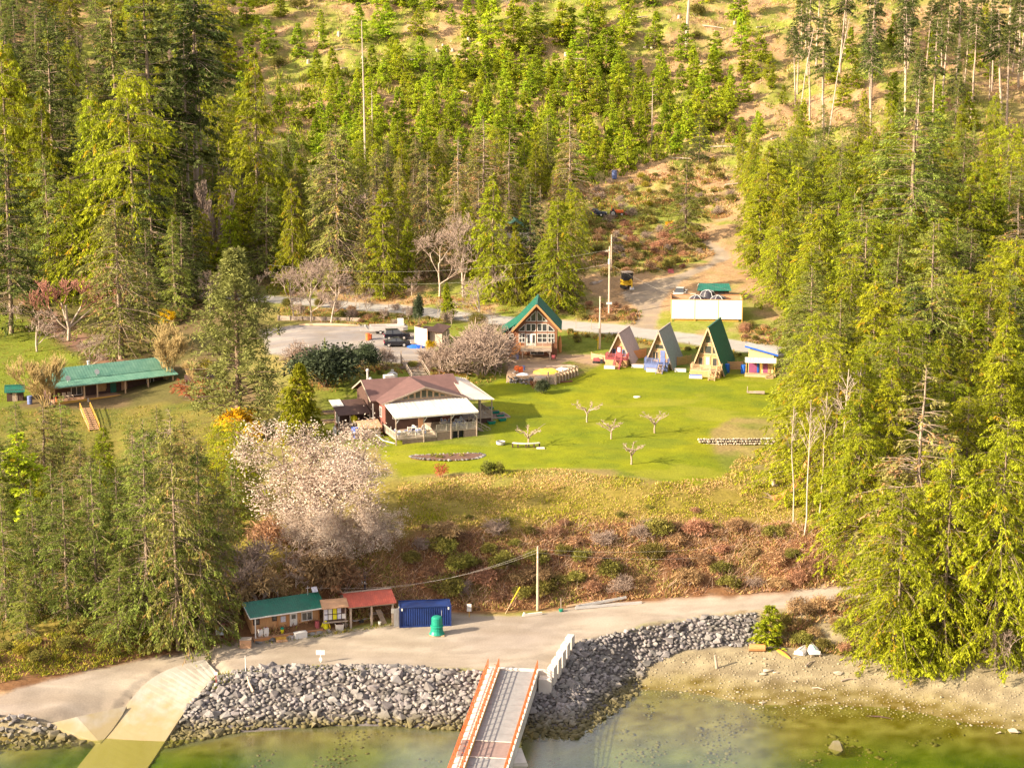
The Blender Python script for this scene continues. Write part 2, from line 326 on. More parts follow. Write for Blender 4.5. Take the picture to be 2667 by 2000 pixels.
bl = np.where(lf, sstep(.2, 6.5, -sdr[wide]), 1.0); MZ[wide] = np.where(MZ[wide] > rz_all[wi]-.1, (RL[wi, 2]-.12)*(1-bl)+MZ[wide]*bl, MZ[wide])
MZ[near] = np.minimum(MZ[near], rz_all[ri]-.3)
APX = [pz(127, 1884, 1.15), pz(200, 1866, 1.6), pz(330, 1838, 1.75), pz(318, 1862, 1.2), pz(292, 1900, .45), pz(262, 1935, -.2), pz(190, 1910, .45)]
apw = np.array([tuple(q) for q in APX]); na = sdist(MX, MY, apw[:, :2]) > -.5
wq = 1/((MX[na][:, None]-apw[None, :, 0])**2+(MY[na][:, None]-apw[None, :, 1])**2+.05); MZ[na] = np.minimum(MZ[na], (wq*apw[None, :, 2]).sum(1)/wq.sum(1)-.45)
GC, ZN = colour_ground(MX, MY, MZ)
ny, nx = MX.shape; V = np.stack([MX, MY, MZ], -1).reshape(-1, 3); CC = GC.reshape(-1, 3)
idx = np.arange(ny*nx).reshape(ny, nx)
Q = np.stack([idx[:-1, :-1], idx[:-1, 1:], idx[1:, 1:], idx[1:, :-1]], -1).reshape(-1, 4)
fz = ZN[:-1, :-1].ravel()
def ground_mat(name, bump, bs, rough=.95, vs=6.0, va=.35):
    m = mat(name, (1.0, 1.0, 1.0), (1-va, 1-va, 1-va), scale=vs, rough=rough, bump=bump, bscale=bs, attr='Col', spec=.15); return m
GM = {'soft': ground_mat('ground_cover', .8, 3.0, vs=2.5, va=.45), 'lawn': ground_mat('mown_grass', .6, 6.0, vs=5, va=.42), 'gravel': ground_mat('gravel', .35, 9.0, vs=5, va=.22), 'pebble': ground_mat('pebble_beach', .9, 4.0, vs=7, va=.4)}
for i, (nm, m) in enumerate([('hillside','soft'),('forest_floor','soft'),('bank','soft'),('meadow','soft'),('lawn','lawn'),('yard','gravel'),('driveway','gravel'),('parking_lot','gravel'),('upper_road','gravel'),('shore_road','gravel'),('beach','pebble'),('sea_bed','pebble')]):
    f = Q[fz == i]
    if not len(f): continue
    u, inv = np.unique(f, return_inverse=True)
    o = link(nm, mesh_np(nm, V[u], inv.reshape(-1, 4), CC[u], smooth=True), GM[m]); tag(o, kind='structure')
# boat ramp slab and its apron
M_CONC = mat('concrete', (.37, .335, .285), (.27, .235, .185), scale=.5, rough=.85, bump=.3, bscale=6, stretch=(1.6, .5, 1))
mb = MB()
nn = len(RL)
for i in range(nn): mb.v += [tuple(RL[i]), tuple(RR[i]), tuple(RL[i]-(0, 0, .5)), tuple(RR[i]-(0, 0, .5))]
for i in range(nn-1):
    a, b = 4*i, 4*i+4; mb.f += [(a, a+1, b+1, b), (a+2, a, b, b+2), (a+1, a+3, b+3, b+1)]
tag(mb.build('boat_ramp', M_CONC, smooth=False), kind='structure')
nt = M_CONC.node_tree; n = nt.nodes; l = nt.links       # algae-brown tide stain low on the ramp
geo = n.new('ShaderNodeNewGeometry'); sx = n.new('ShaderNodeSeparateXYZ'); l.new(geo.outputs['Position'], sx.inputs[0]); nz_ = n.new('ShaderNodeTexNoise'); nz_.inputs['Scale'].default_value = .6; l.new(geo.outputs['Position'], nz_.inputs['Vector'])
ad = n.new('ShaderNodeMath'); ad.operation = 'MULTIPLY_ADD'; ad.inputs[1].default_value = 4.0; l.new(nz_.outputs[0], ad.inputs[0]); l.new(sx.outputs['Z'], ad.inputs[2])
mr = n.new('ShaderNodeMapRange'); mr.inputs[1].default_value = 2.6; mr.inputs[2].default_value = 4.6; mr.inputs[3].default_value = .75; mr.inputs[4].default_value = 0; l.new(ad.outputs[0], mr.inputs[0])
mxw = n.new('ShaderNodeMix'); mxw.data_type = 'RGBA'; mxw.inputs[7].default_value = (.27, .20, .075, 1); src = n['Principled BSDF'].inputs['Base Color'].links[0].from_socket
l.new(mr.outputs[0], mxw.inputs[0]); l.new(src, mxw.inputs[6]); l.new(mxw.outputs[2], n['Principled BSDF'].inputs['Base Color'])
ap = [pz(127, 1884, 1.15), pz(200, 1866, 1.6), pz(330, 1838, 1.75), pz(318, 1862, 1.2), pz(292, 1900, .45), pz(262, 1935, -.2), pz(190, 1910, .45)]
tag(MB().prism(ap, (0, 0, -.6)).build('ramp_apron', M_CONC), kind='structure')
# water sheet
wm = bpy.data.materials.new('sea_water'); wm.use_nodes = True; nt = wm.node_tree; n = nt.nodes; l = nt.links
n.remove(n['Principled BSDF'])
tr = n.new('ShaderNodeBsdfTransparent'); tr.inputs[0].default_value = (.88, .93, .62, 1)
gl = n.new('ShaderNodeBsdfGlossy'); gl.inputs['Roughness'].default_value = .03; gl.inputs[0].default_value = (1, 1, 1, 1)
fr = n.new('ShaderNodeLayerWeight'); fr.inputs[0].default_value = .5
pw_ = n.new('ShaderNodeMath'); pw_.operation = 'POWER'; pw_.inputs[1].default_value = 3.4; l.new(fr.outputs['Facing'], pw_.inputs[0]); ms = n.new('ShaderNodeMixShader')
tc = n.new('ShaderNodeTexCoord'); mp = n.new('ShaderNodeMapping'); mp.inputs['Scale'].default_value = (.6, 1.8, 1)
nz = n.new('ShaderNodeTexNoise'); nz.inputs['Scale'].default_value = 3.4; nz.inputs['Detail'].default_value = 4
bp = n.new('ShaderNodeBump'); bp.inputs['Strength'].default_value = .38; bp.inputs['Distance'].default_value = .06
l.new(tc.outputs['Object'], mp.inputs[0]); l.new(mp.outputs[0], nz.inputs['Vector']); l.new(nz.outputs[0], bp.inputs['Height'])
l.new(bp.outputs[0], gl.inputs['Normal']); l.new(bp.outputs[0], fr.inputs['Normal'])
l.new(pw_.outputs[0], ms.inputs[0]); l.new(tr.outputs[0], ms.inputs[1]); l.new(gl.outputs[0], ms.inputs[2]); l.new(ms.outputs[0], n['Material Output'].inputs[0])
tag(MB().add([(-520, 80, 0), (520, 80, 0), (520, 232, 0), (-520, 232, 0)], [(0, 1, 2, 3)]).build('water', wm), kind='structure')
# ------------------------------------------------------------------ riprap stones
def stone_material(nm, attr):
    m = mat(nm, (.235, .212, .198), (.135, .122, .115), scale=1.2, rough=.9, bump=.5, bscale=5, orand=0 if attr else .45, attr='Col' if attr else None); nt = m.node_tree; n = nt.nodes; l = nt.links
    geo = n.new('ShaderNodeNewGeometry'); sx = n.new('ShaderNodeSeparateXYZ'); l.new(geo.outputs['Position'], sx.inputs[0])     # weed and tide stain below the high-water line
    mr = n.new('ShaderNodeMapRange'); mr.inputs[1].default_value = .3; mr.inputs[2].default_value = 1.3; mr.inputs[3].default_value = .9; mr.inputs[4].default_value = 0
    l.new(sx.outputs['Z'], mr.inputs[0]); mxw = n.new('ShaderNodeMix'); mxw.data_type = 'RGBA'; mxw.inputs[7].default_value = (.11, .09, .03, 1)
    src = n['Principled BSDF'].inputs['Base Color'].links[0].from_socket; l.new(mr.outputs[0], mxw.inputs[0]); l.new(src, mxw.inputs[6]); l.new(mxw.outputs[2], n['Principled BSDF'].inputs['Base Color']); return m
M_STONE = stone_material('grey_stone', False); M_STONE2 = stone_material('grey_stone_fill', True)
def stone_mesh(seed, flat=.75):
    r = random.Random(seed); bm = bmesh.new()
    for i in range(13):
        v = Vector((r.gauss(0, 1), r.gauss(0, 1), r.gauss(0, 1))).normalized()*r.uniform(.42, .58)
        bm.verts.new((v.x*1.15, v.y, v.z*flat))
    bmesh.ops.convex_hull(bm, input=list(bm.verts))
    for v in [v for v in bm.verts if not v.link_faces]: bm.verts.remove(v)
    bmesh.ops.triangulate(bm, faces=bm.faces); me = bpy.data.meshes.new('stone'); bm.to_mesh(me); bm.free(); return me
STONES = [stone_mesh(i, rnd.uniform(.6, .85)) for i in range(9)]
for s in STONES: s.materials.append(M_STONE)
SARR = []
for s in STONES:
    v = np.zeros(len(s.vertices)*3, np.float32); s.vertices.foreach_get('co', v); SARR.append((v.reshape(-1, 3), np.array([tuple(p.vertices) for p in s.polygons])))
def in_poly(x, y, poly): return bool(sdist(np.array([x]), np.array([y]), poly)[0] > 0)
def scatter(poly, spacing, tries=None, seed=1):
    """dart throwing inside a ground polygon"""
    r = np.random.default_rng(seed); a = poly.min(0); b = poly.max(0); area = (b-a).prod(); nt_ = int(tries or area/spacing**2*4)
    p = r.uniform(a, b, (nt_, 2)); p = p[sdist(p[:, 0], p[:, 1], poly) > 0]; cell = {}; out = []; s2 = spacing**2
    for x, y in p:
        i, j = int(x//spacing), int(y//spacing); ok = True
        for u in (i-1, i, i+1):
            for v in (j-1, j, j+1):
                for q in cell.get((u, v), ()):
                    if (q[0]-x)**2+(q[1]-y)**2 < s2: ok = False
        if ok: cell.setdefault((i, j), []).append((x, y)); out.append((x, y))
    return out
def stones_to(points, root, n_ind, zoff=.1, name='stone', rest='stone_fill', m=M_STONE):
    """points: (x, y, size); the n_ind largest become objects of their own, the rest one mesh"""
    points = sorted(points, key=lambda p: -p[2]); VV = []; FF = []; CL = []; o = 0
    for k, (x, y, s) in enumerate(points):
        z = float(h(x, y))+s*zoff; j = rnd.randrange(len(STONES)); e = (rnd.uniform(-.5, .5), rnd.uniform(-.5, .5), rnd.uniform(0, 6.3))
        if k < n_ind:
            ob = bpy.data.objects.new(name, STONES[j]); COL.objects.link(ob); ob.parent = root
            ob.location = (x, y, z); ob.rotation_euler = e; ob.scale = (s, s*rnd.uniform(.8, 1.1), s*rnd.uniform(.85, 1.1))
        else:
            Mx = np.array(Matrix.LocRotScale(Vector((x, y, z)), Matrix.Identity(3).to_quaternion() if False else __import__('mathutils').Euler(e), Vector((s, s*rnd.uniform(.8, 1.1), s))))
            v, f = SARR[j]; VV.append(v@Mx[:3, :3].T+Mx[:3, 3]); FF.append(f+o); o += len(v); cv = rnd.uniform(.55, 1.45); CL.append(np.tile([cv, cv*rnd.uniform(.96, 1.02), cv*rnd.uniform(.92, 1.04)], (len(v), 1)))
    if VV: tag(link(rest, mesh_np(rest, np.concatenate(VV), np.concatenate(FF), np.concatenate(CL)), M_STONE2, root), kind='stuff')
def riprap(name, poly, size, spacing, n_ind, seed):
    root = bpy.data.objects.new(name, None); COL.objects.link(root); tag(root, kind='structure')
    pts = [(x, y, rnd.uniform(*size)*(1.6 if rnd.random() < .12 else 1)) for x, y in scatter(wp(poly), spacing, seed=seed)]
    stones_to(pts, root, n_ind)
riprap('riprap_west_of_gangway', [(455,1475),(480,1458),(560,1440),(820,1437),(1040,1452),(1075,1465),(1090,1500),(1070,1575),(985,1578),(800,1562),(560,1570),(360,1615),(372,1580),(420,1508)], (.42, .95), .37, 300, 4)
riprap('riprap_east_of_gangway', [(1150,1490),(1180,1470),(1244,1388),(1370,1358),(1500,1336),(1632,1324),(1640,1392),(1480,1402),(1395,1440),(1375,1500),(1290,1580),(1230,1600),(1120,1600),(1110,1540)], (.36, .85), .35, 300, 5)
riprap('riprap_beside_ramp', [(-80,1568),(0,1546),(105,1562),(150,1590),(185,1606),(0,1625),(-80,1640)], (.4, .95), .45, 150, 6)
# pebbles and cobbles of the beach
PB = [(x, y, rnd.uniform(.12, .32)*(1.8 if rnd.random() < .05 else 1)) for x, y in scatter(wp([(1380,1430),(1480,1412),(1640,1405),(1800,1415),(2000,1440),(2230,1450),(2230,1590),(2050,1570),(1900,1552),(1700,1545),(1480,1510),(1385,1500)]), .42, seed=8)]
PB = [p for p in PB if rnd.random() < .75]
UW = [(x, y, rnd.uniform(.2, .5)*(1.9 if rnd.random() < .12 else 1)) for x, y in scatter(wp([(330,1660),(420,1590),(700,1575),(1000,1590),(1300,1600),(1390,1510),(1700,1550),(2230,1600),(2230,1680),(330,1680)]), .55, seed=9) if float(fbm(x, y, 4.5, 3))+rnd.uniform(-.08, .08) > .13]
M_COB = mat('beach_cobble', (.34, .28, .19), (.22, .175, .11), scale=2, rough=.9)
def strew(name, pts, m, label, cat):
    VV = []; FF = []; o = 0
    for x, y, s in pts:
        v, f = SARR[rnd.randrange(9)]; a = rnd.uniform(0, 6.3); ca, sa = math.cos(a)*s, math.sin(a)*s
        VV.append(np.stack([v[:, 0]*ca-v[:, 1]*sa+x, v[:, 0]*sa+v[:, 1]*ca+y, v[:, 2]*s*.7+float(h(x, y))+.02], 1)); FF.append(f+o); o += len(v)
    tag(link(name, mesh_np(name, np.concatenate(VV), np.concatenate(FF)), m), label, cat, kind='stuff')
strew('beach_cobbles', PB, M_COB, 'small tan cobbles strewn over the muddy beach', 'cobbles')
strew('sea_bed_stones', UW, M_STONE, 'dark weedy stones showing through the shallow water', 'stones')

# ------------------------------------------------------------------ foliage builders
def nrm(a): return a/np.maximum(np.linalg.norm(a, axis=-1, keepdims=True), 1e-6)
def leaves(Pp, D, L, W, r, roll=1.0, col=None):
    """rhombic sprays: base Pp, direction D, length L, width W"""
    D = nrm(D); up = nrm(np.array([0, 0, 1.])+r.normal(0, roll, D.shape)); S = nrm(np.cross(D, up)); n = len(Pp)
    L = np.broadcast_to(L, (n,))[:, None]; W = np.broadcast_to(W, (n,))[:, None]
    V = np.stack([Pp, Pp+D*L*.45+S*W*.5, Pp+D*L, Pp+D*L*.45-S*W*.5], 1).reshape(-1, 3)
    F = np.arange(4*n).reshape(n, 4); C = None
    if col is not None: C = np.repeat(col, 4, 0)
    return V, F, C
def tubes_np(lines, sides=3):
    """lines: list of (pts (k,3), radii (k,)) -> quads"""
    VV = []; FF = []; o = 0; a = np.arange(sides)*2*math.pi/sides; ca, sa = np.cos(a), np.sin(a)
    for p, r in lines:
        k = len(p); d = nrm(np.gradient(p, axis=0)); u = np.where(np.abs(d[:, 2:3]) < .9, [[0, 0, 1.]], [[1., 0, 0]])
        x = nrm(np.cross(d, u)); y = np.cross(d, x)
        ring = p[:, None]+(x[:, None]*ca[None, :, None]+y[:, None]*sa[None, :, None])*np.asarray(r)[:, None, None]
        VV.append(ring.reshape(-1, 3)); i = np.arange(k-1)[:, None]*sides; j = np.arange(sides)[None]; j2 = (j+1) % sides
        FF.append(np.stack([i+j, i+j2, i+sides+j2, i+sides+j], -1).reshape(-1, 4)+o); o += k*sides
    return np.concatenate(VV), np.concatenate(FF)
def lobes(r, az, t):
    """low-frequency variation of crown radius with azimuth and height"""
    a = r.uniform(0, 6.28, 6); v = 0
    for k in range(3): v = v+np.sin(az*(k+1)+a[k]+t*(5+4*k)*1.3+a[k+3])/(k+1.3)
    return 1+.22*v
def conifer(seed, H, Rr, start=.08, nb=150, per=9, up0=.35, up1=-.3, hang=.25, ll=(.45, .85), lw=.32, power=.8, tr=.26, lean=.3, inner=.25, roll=.7, tint=(.7, 1.25), gaps=.12, dead=0, bare_top=0, limb=.035, brown=.03, clump=0, subs=7):
    r = np.random.default_rng(seed); zz = np.linspace(0, 1, 9); bx = np.cumsum(r.normal(0, lean/9, 9)); by = np.cumsum(r.normal(0, lean/9, 9)); bx -= bx[0]; by -= by[0]
    axis_ = lambda t: np.stack([np.interp(t, zz, bx), np.interp(t, zz, by), t*H], -1)
    lines = [(axis_(zz), tr*(1-zz)**.85*(H/18)**.5+.025)]
    t = start+(1-start)*r.random(nb)**1.0; t = np.sort(t); x = (1-t)/(1-start)
    if clump: t = start+(1-start)*(np.round((t-start)/(1-start)*clump)+r.normal(0, .10, nb))/clump; t = np.clip(t, start, .99); x = (1-t)/(1-start)
    az = r.uniform(0, 6.283, nb); L = Rr*np.minimum(1, (x*1.04+.02))**power*np.minimum(1, .55+t*3)*r.uniform(.65, 1.15, nb)*lobes(r, az, t)
    L = np.maximum(L, .25); el = up1+(up0-up1)*(1-x)+r.normal(0, .12, nb)
    hd = np.stack([np.cos(az), np.sin(az), np.zeros(nb)], -1); side = np.stack([-np.sin(az), np.cos(az), np.zeros(nb)], -1); b0 = axis_(t)
    def along(f, i): return b0[i]+hd[i]*(L[i]*f*np.cos(el[i]))[:, None]+np.array([0, 0, 1.])*(L[i]*(np.sin(el[i])*f-hang*.55*f*f))[:, None]
    keep = r.random(nb) > gaps; PP = []; DD = []; LL = []; WW = []; CC_ = []
    for k in range(nb):
        ks = np.full(3, k); pts = along(np.array([0, .5, 1.])*(1 if keep[k] else .9), ks); rad = limb*(.4+L[k]/Rr)
        lines.append((pts, np.array([rad, rad*.7, rad*.3])))
    # boughs: each branch carries drooping branchlets, each branchlet a clump of sprays
    nsub = np.maximum(2, np.round(subs*(.35+.65*L/Rr)).astype(int)); nsub = np.where(keep & (t < 1-bare_top*r.random(nb)), nsub, 0); i = np.repeat(np.arange(nb), nsub); ns = len(i)
    f = inner+(1-inner)*r.random(ns)**.75; sd = np.where(r.random(ns) < .5, -1, 1.)[:, None]; Ps = along(f, i)
    Ds = nrm(hd[i]*r.uniform(.35, 1.0, (ns, 1))+side[i]*sd*r.uniform(.15, 1.0, (ns, 1))+np.array([0, 0, 1.])*(np.sin(el[i])*.4-hang*r.uniform(.6, 2.0, ns))[:, None]); ls = (.30*L[i]*(1.15-.6*f)+.22)*r.uniform(.7, 1.2, ns)
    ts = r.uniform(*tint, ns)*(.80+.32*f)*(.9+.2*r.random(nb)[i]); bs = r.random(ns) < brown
    q = max(3, per//max(2, subs)*2); j = np.repeat(np.arange(ns), q); u = r.random(len(j)); Pb = Ps[j]+Ds[j]*(ls[j]*u)[:, None]-np.array([0, 0, 1.])*(hang*.35*ls[j]*u*u)[:, None]+r.normal(0, .05, (len(j), 3))
    D = Ds[j]*.8+r.normal(0, .45, (len(j), 3))-np.array([0, 0, hang*.9]); ln = r.uniform(ll[0], ll[1], len(j))*(.6+.4*(L[i]/Rr)[j])
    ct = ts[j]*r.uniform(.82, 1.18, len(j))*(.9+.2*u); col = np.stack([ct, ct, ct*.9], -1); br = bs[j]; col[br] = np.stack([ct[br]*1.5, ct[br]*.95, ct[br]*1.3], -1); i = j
    V1, F1, C1 = leaves(Pb, D, ln, ln*lw*r.uniform(.7, 1.3, len(i)), r, roll, col)
    # leader tuft
    nt_ = max(6, nb//12); ta = 1-r.random(nt_)*.06; a2 = r.uniform(0, 6.28, nt_); D2 = np.stack([np.cos(a2)*.5, np.sin(a2)*.5, np.full(nt_, .7)], -1)
    V2, F2, C2 = leaves(axis_(ta), D2, .35*min(1, H/14), .12, r, .5, np.ones((nt_, 3)))
    if bare_top < .5: V1 = np.concatenate([V1, V2]); F1 = np.concatenate([F1, F2+len(C1)]); C1 = np.concatenate([C1, C2])
    for k in range(dead):                                            # dead twigs on the lower stem
        td = r.uniform(.08, start+.1); a = r.uniform(0, 6.28); q = axis_(np.array([td]))[0]; le = r.uniform(.6, 1.9); d = np.array([math.cos(a), math.sin(a), r.uniform(-.5, .15)])
        lines.append((np.stack([q, q+d*le*.5, q+d*le-[0, 0, .1*le]]), np.array([.035, .028, .012])))
    return mesh_np('trunk', *tubes_np(lines, 4)), mesh_np('crown', V1, F1, C1)
def blob_crown(seed, c, rad, n, ll, lw, hang=.3, tint=(.65, 1.3), shell=.35, nclump=14):
    """leaf clumps through an ellipsoid crown"""
    r = np.random.default_rng(seed); d = nrm(r.normal(0, 1, (nclump, 3))); d[:, 2] = np.abs(d[:, 2])*1.1-.25
    cc = np.array(c)+d*np.array(rad)*r.uniform(.35, .8, (nclump, 1)); cr = r.uniform(.28, .5, nclump)*min(rad); k = r.integers(0, nclump, n)
    v = nrm(r.normal(0, 1, (n, 3))); Pp = cc[k]+v*(cr[k]*r.uniform(shell, 1.05, n))[:, None]; D = v+r.normal(0, .45, v.shape)-np.array([0, 0, hang])
    ct = r.uniform(*tint, nclump)[k]*r.uniform(.75, 1.25, n); ln = r.uniform(*ll, n)
    return leaves(Pp, D, ln, ln*lw, r, .8, np.stack([ct, ct, ct*.95], -1))
def branching(seed, H, levels=4, spread=.6, up=.35, first=.3, r0=.16, ratio=.68, kids=(3, 4), stems=1, wob=.12, min_r=.018, trunk_r=None):
    """bare deciduous skeleton; returns (limb lines, twig lines, tips)"""
    r = np.random.default_rng(seed); limbs = []; twigs = []; tips = []
    def grow(p, d, L, rad, lev):
        k = 4; pts = [p]; dd = d.copy()
        for i in range(k-1):
            dd = nrm(dd+r.normal(0, wob, 3)+np.array([0, 0, up*.12])); pts.append(pts[-1]+dd*L/(k-1))
        pts = np.array(pts); rr = np.linspace(rad, rad*.62, k); (limbs if lev < 2 else twigs).append((pts, np.maximum(rr, min_r)))
        if lev >= levels: tips.append((pts[-1], dd)); tips.append((pts[2], dd)); return
        for c in range(int(r.integers(kids[0], kids[1]+1))):
            f = r.uniform(.45, 1) if lev else r.uniform(first/(first+.35), 1); j = f*(k-1); a = int(min(j, k-2)); q = pts[a]+(pts[a+1]-pts[a])*(j-a)
            s = nrm(r.normal(0, 1, 3)); nd = nrm(dd*(1-spread*.45)+s*spread+np.array([0, 0, up])); grow(q, nd, L*ratio*r.uniform(.75, 1.2), max(rad*.55, min_r), lev+1)
    for s in range(stems):
        a = r.uniform(0, 6.28); tl = .0 if stems == 1 else r.uniform(.15, .45)
        grow(np.array([math.cos(a), math.sin(a), 0])*(.0 if stems == 1 else .25), nrm(np.array([math.cos(a)*tl, math.sin(a)*tl, 1.])), H*.42*r.uniform(.85, 1.1), r0, 0)
    return limbs, twigs, tips

# ------------------------------------------------------------------ tree materials and prototypes
def leafmat(name, c, c2, tr_=.3, orand=.22):
    tr_ = min(.5, tr_+.08); return mat(name, c, c2, scale=.35, rough=.7, attr='Col', transl=tr_, orand=orand, spec=.15)
M_CED = leafmat('cedar_foliage', (.335, .345, .013), (.215, .25, .015))
M_FIR = leafmat('fir_foliage', (.215, .245, .042), (.15, .185, .038), .22)
M_OLV = leafmat('spruce_foliage', (.26, .24, .06), (.185, .19, .05), .22)
M_FIRD = leafmat('dark_fir_foliage', (.12, .145, .032), (.085, .11, .03), .2)
M_PIN = leafmat('pine_foliage', (.215, .225, .058), (.155, .175, .05), .22)
M_YNG = leafmat('young_fir_foliage', (.38, .43, .020), (.27, .345, .024), .32, .28)
M_BRN = leafmat('browned_foliage', (.30, .25, .09), (.22, .20, .06), .25)
M_BARK = mat('conifer_bark', (.36, .27, .19), (.22, .165, .115), scale=2, rough=.95, bump=.4, bscale=8, stretch=(1, 1, .25))
M_BARKC = mat('cedar_bark', (.30, .22, .15), (.19, .14, .095), scale=2, rough=.95)
M_BARKT = mat('pale_fir_bark', (.50, .38, .28), (.34, .25, .18), scale=2, rough=.95, stretch=(1, 1, .25))  # paler bark colour for the tall firs' long trunks
M_BARKD = mat('dark_bark', (.22, .15, .10), (.13, .09, .06), scale=2, rough=.95)
M_PALE = mat('pale_bark', (.52, .42, .33), (.36, .28, .21), scale=2, rough=.95)
M_RTWIG = mat('reddish_twigs', (.42, .20, .14), (.30, .13, .09), scale=1, rough=.95)
M_GTWIG = mat('grey_twigs', (.40, .30, .235), (.28, .20, .155), scale=1, rough=.95)
M_YTWIG = mat('straw_twigs', (.46, .34, .14), (.34, .24, .10), scale=1, rough=.95)
PROTO = {}
def proto(kind, i, fn, tm, cm):
    t, c = fn(i); t.materials.append(tm); c.materials.append(cm); PROTO.setdefault(kind, []).append((t, c))
CV = [(3.3, .62, .55), (4.3, .42, .65), (3.7, .52, .7), (4.9, .38, .6), (3.9, .8, .5)]
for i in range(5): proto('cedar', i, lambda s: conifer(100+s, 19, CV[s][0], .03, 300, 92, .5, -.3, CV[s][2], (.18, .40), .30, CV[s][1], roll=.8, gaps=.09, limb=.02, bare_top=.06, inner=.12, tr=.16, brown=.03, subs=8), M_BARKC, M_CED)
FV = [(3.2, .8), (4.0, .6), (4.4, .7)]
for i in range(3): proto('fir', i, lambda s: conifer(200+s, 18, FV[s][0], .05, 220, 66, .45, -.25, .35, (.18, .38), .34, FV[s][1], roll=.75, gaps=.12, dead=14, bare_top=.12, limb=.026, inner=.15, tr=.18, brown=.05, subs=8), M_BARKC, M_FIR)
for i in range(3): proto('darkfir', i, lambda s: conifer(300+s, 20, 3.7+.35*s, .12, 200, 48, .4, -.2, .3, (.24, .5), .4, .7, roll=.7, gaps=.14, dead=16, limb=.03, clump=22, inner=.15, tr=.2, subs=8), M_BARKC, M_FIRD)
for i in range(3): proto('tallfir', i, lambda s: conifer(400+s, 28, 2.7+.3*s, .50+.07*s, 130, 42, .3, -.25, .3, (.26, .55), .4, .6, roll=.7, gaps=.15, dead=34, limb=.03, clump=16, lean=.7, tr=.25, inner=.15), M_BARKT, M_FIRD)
for i in range(6): proto('young', i, lambda s: conifer(500+s, 9, 1.8+.2*s, .02, 130, 34, .6, -.05, .16, (.26, .55), .5, .55+.12*(s%3), roll=.8, gaps=.07, limb=.015, tr=.09, inner=.1, subs=6), M_BARKD, M_YNG)
for i in range(1): proto('conecedar', i, lambda s: conifer(550, 10, 3.3, .02, 330, 46, .7, -.1, .35, (.24, .5), .42, .75, roll=.8, gaps=.03, limb=.02, tr=.14, inner=.15), M_BARKD, M_CED)
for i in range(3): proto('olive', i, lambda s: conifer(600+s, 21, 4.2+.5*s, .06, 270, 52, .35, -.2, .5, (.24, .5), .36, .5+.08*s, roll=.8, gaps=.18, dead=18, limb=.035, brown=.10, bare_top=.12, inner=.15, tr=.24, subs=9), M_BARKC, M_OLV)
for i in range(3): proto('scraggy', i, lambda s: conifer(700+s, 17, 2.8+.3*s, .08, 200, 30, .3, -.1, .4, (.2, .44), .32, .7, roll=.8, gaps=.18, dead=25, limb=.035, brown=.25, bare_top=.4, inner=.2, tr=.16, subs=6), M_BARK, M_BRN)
def pine(s):
    r = np.random.default_rng(800+s); t, c = conifer(800+s, 22, 5.2, .10, 150, 4, .6, .0, .05, (.4, .6), .3, .55, roll=.8, gaps=.1, dead=8, limb=.06, tr=.34)
    bpy.data.meshes.remove(c); VV = []; FF = []; CL = []; o = 0
    for k in range(620):
        tt = r.uniform(.08, .985); x = (1-tt)/.92; a = r.uniform(0, 6.28); rr = 5.4*min(1, x+.05)**.8*r.uniform(.4, 1.12)*min(1, .65+tt*2)*(1+.22*math.sin(a*2+tt*9)+.15*math.sin(a*3-tt*17))
        cpt = np.array([math.cos(a)*rr, math.sin(a)*rr, tt*22+rr*.18]); m = 30; d = nrm(r.normal(0, 1, (m, 3))+[0, 0, .35]); ct = r.uniform(.7, 1.3)*r.uniform(.85, 1.15, m)
        v, f, cl = leaves(cpt+d*r.uniform(.05, .35, (m, 1)), d, r.uniform(.3, .6, m), .13, r, .8, np.stack([ct, ct, ct], -1)); VV.append(v); FF.append(f+o); CL.append(cl); o += len(v)
    return t, mesh_np('crown', np.concatenate(VV), np.concatenate(FF), np.concatenate(CL))
proto('pine', 0, pine, M_BARKD, M_PIN)
def bare(s, twig_leaf=None, **kw):
    li, tw, tips = branching(s, **kw); t = mesh_np('trunk', *tubes_np(li, 5)); V, F = tubes_np(tw, 3); C = np.ones((len(V), 3))
    if twig_leaf:
        nL, ll, lw, sp = twig_leaf; r = np.random.default_rng(s); tp = np.array([q[0] for q in tips]); k = r.integers(0, len(tp), nL); d = nrm(r.normal(0, 1, (nL, 3)))
        ct = r.uniform(.75, 1.2, nL); v, f, c = leaves(tp[k]+r.normal(0, sp, (nL, 3)), d, r.uniform(*ll, nL), r.uniform(*ll, nL)*lw, r, 1, np.stack([ct]*3, -1))
        return t, mesh_np('twigs', V, F), mesh_np('blossom', v, f, c)
    return t, mesh_np('twigs', V, F, C)
for i in range(3): proto('greybare', i, lambda s: bare(900+s, H=9, levels=5, spread=.75, up=.22, kids=(3, 4), r0=.13, min_r=.02, first=.12, ratio=.66), M_PALE, M_GTWIG)
for i in range(2): proto('redbare', i, lambda s: bare(920+s, H=9, levels=5, spread=.62, up=.32, kids=(3, 4), r0=.13, min_r=.022, first=.12), M_PALE, M_RTWIG)
for i in range(2): proto('poplar', i, lambda s: bare(940+s, H=14, levels=3, spread=.2, up=.8, kids=(7, 9), r0=.13, ratio=.5, first=.02, stems=4, min_r=.03), M_PALE, M_GTWIG)
for i in range(2): proto('strawbare', i, lambda s: bare(960+s, H=7, levels=4, spread=.5, up=.35, kids=(4, 5), r0=.07, stems=5, min_r=.022, first=.05), M_YTWIG, M_YTWIG)
for i in range(3): proto('thicket', i, lambda s: bare(980+s, H=4, levels=3, spread=.8, up=.22, kids=(4, 5), r0=.05, stems=9, min_r=.02, first=.05), M_GTWIG, M_GTWIG)
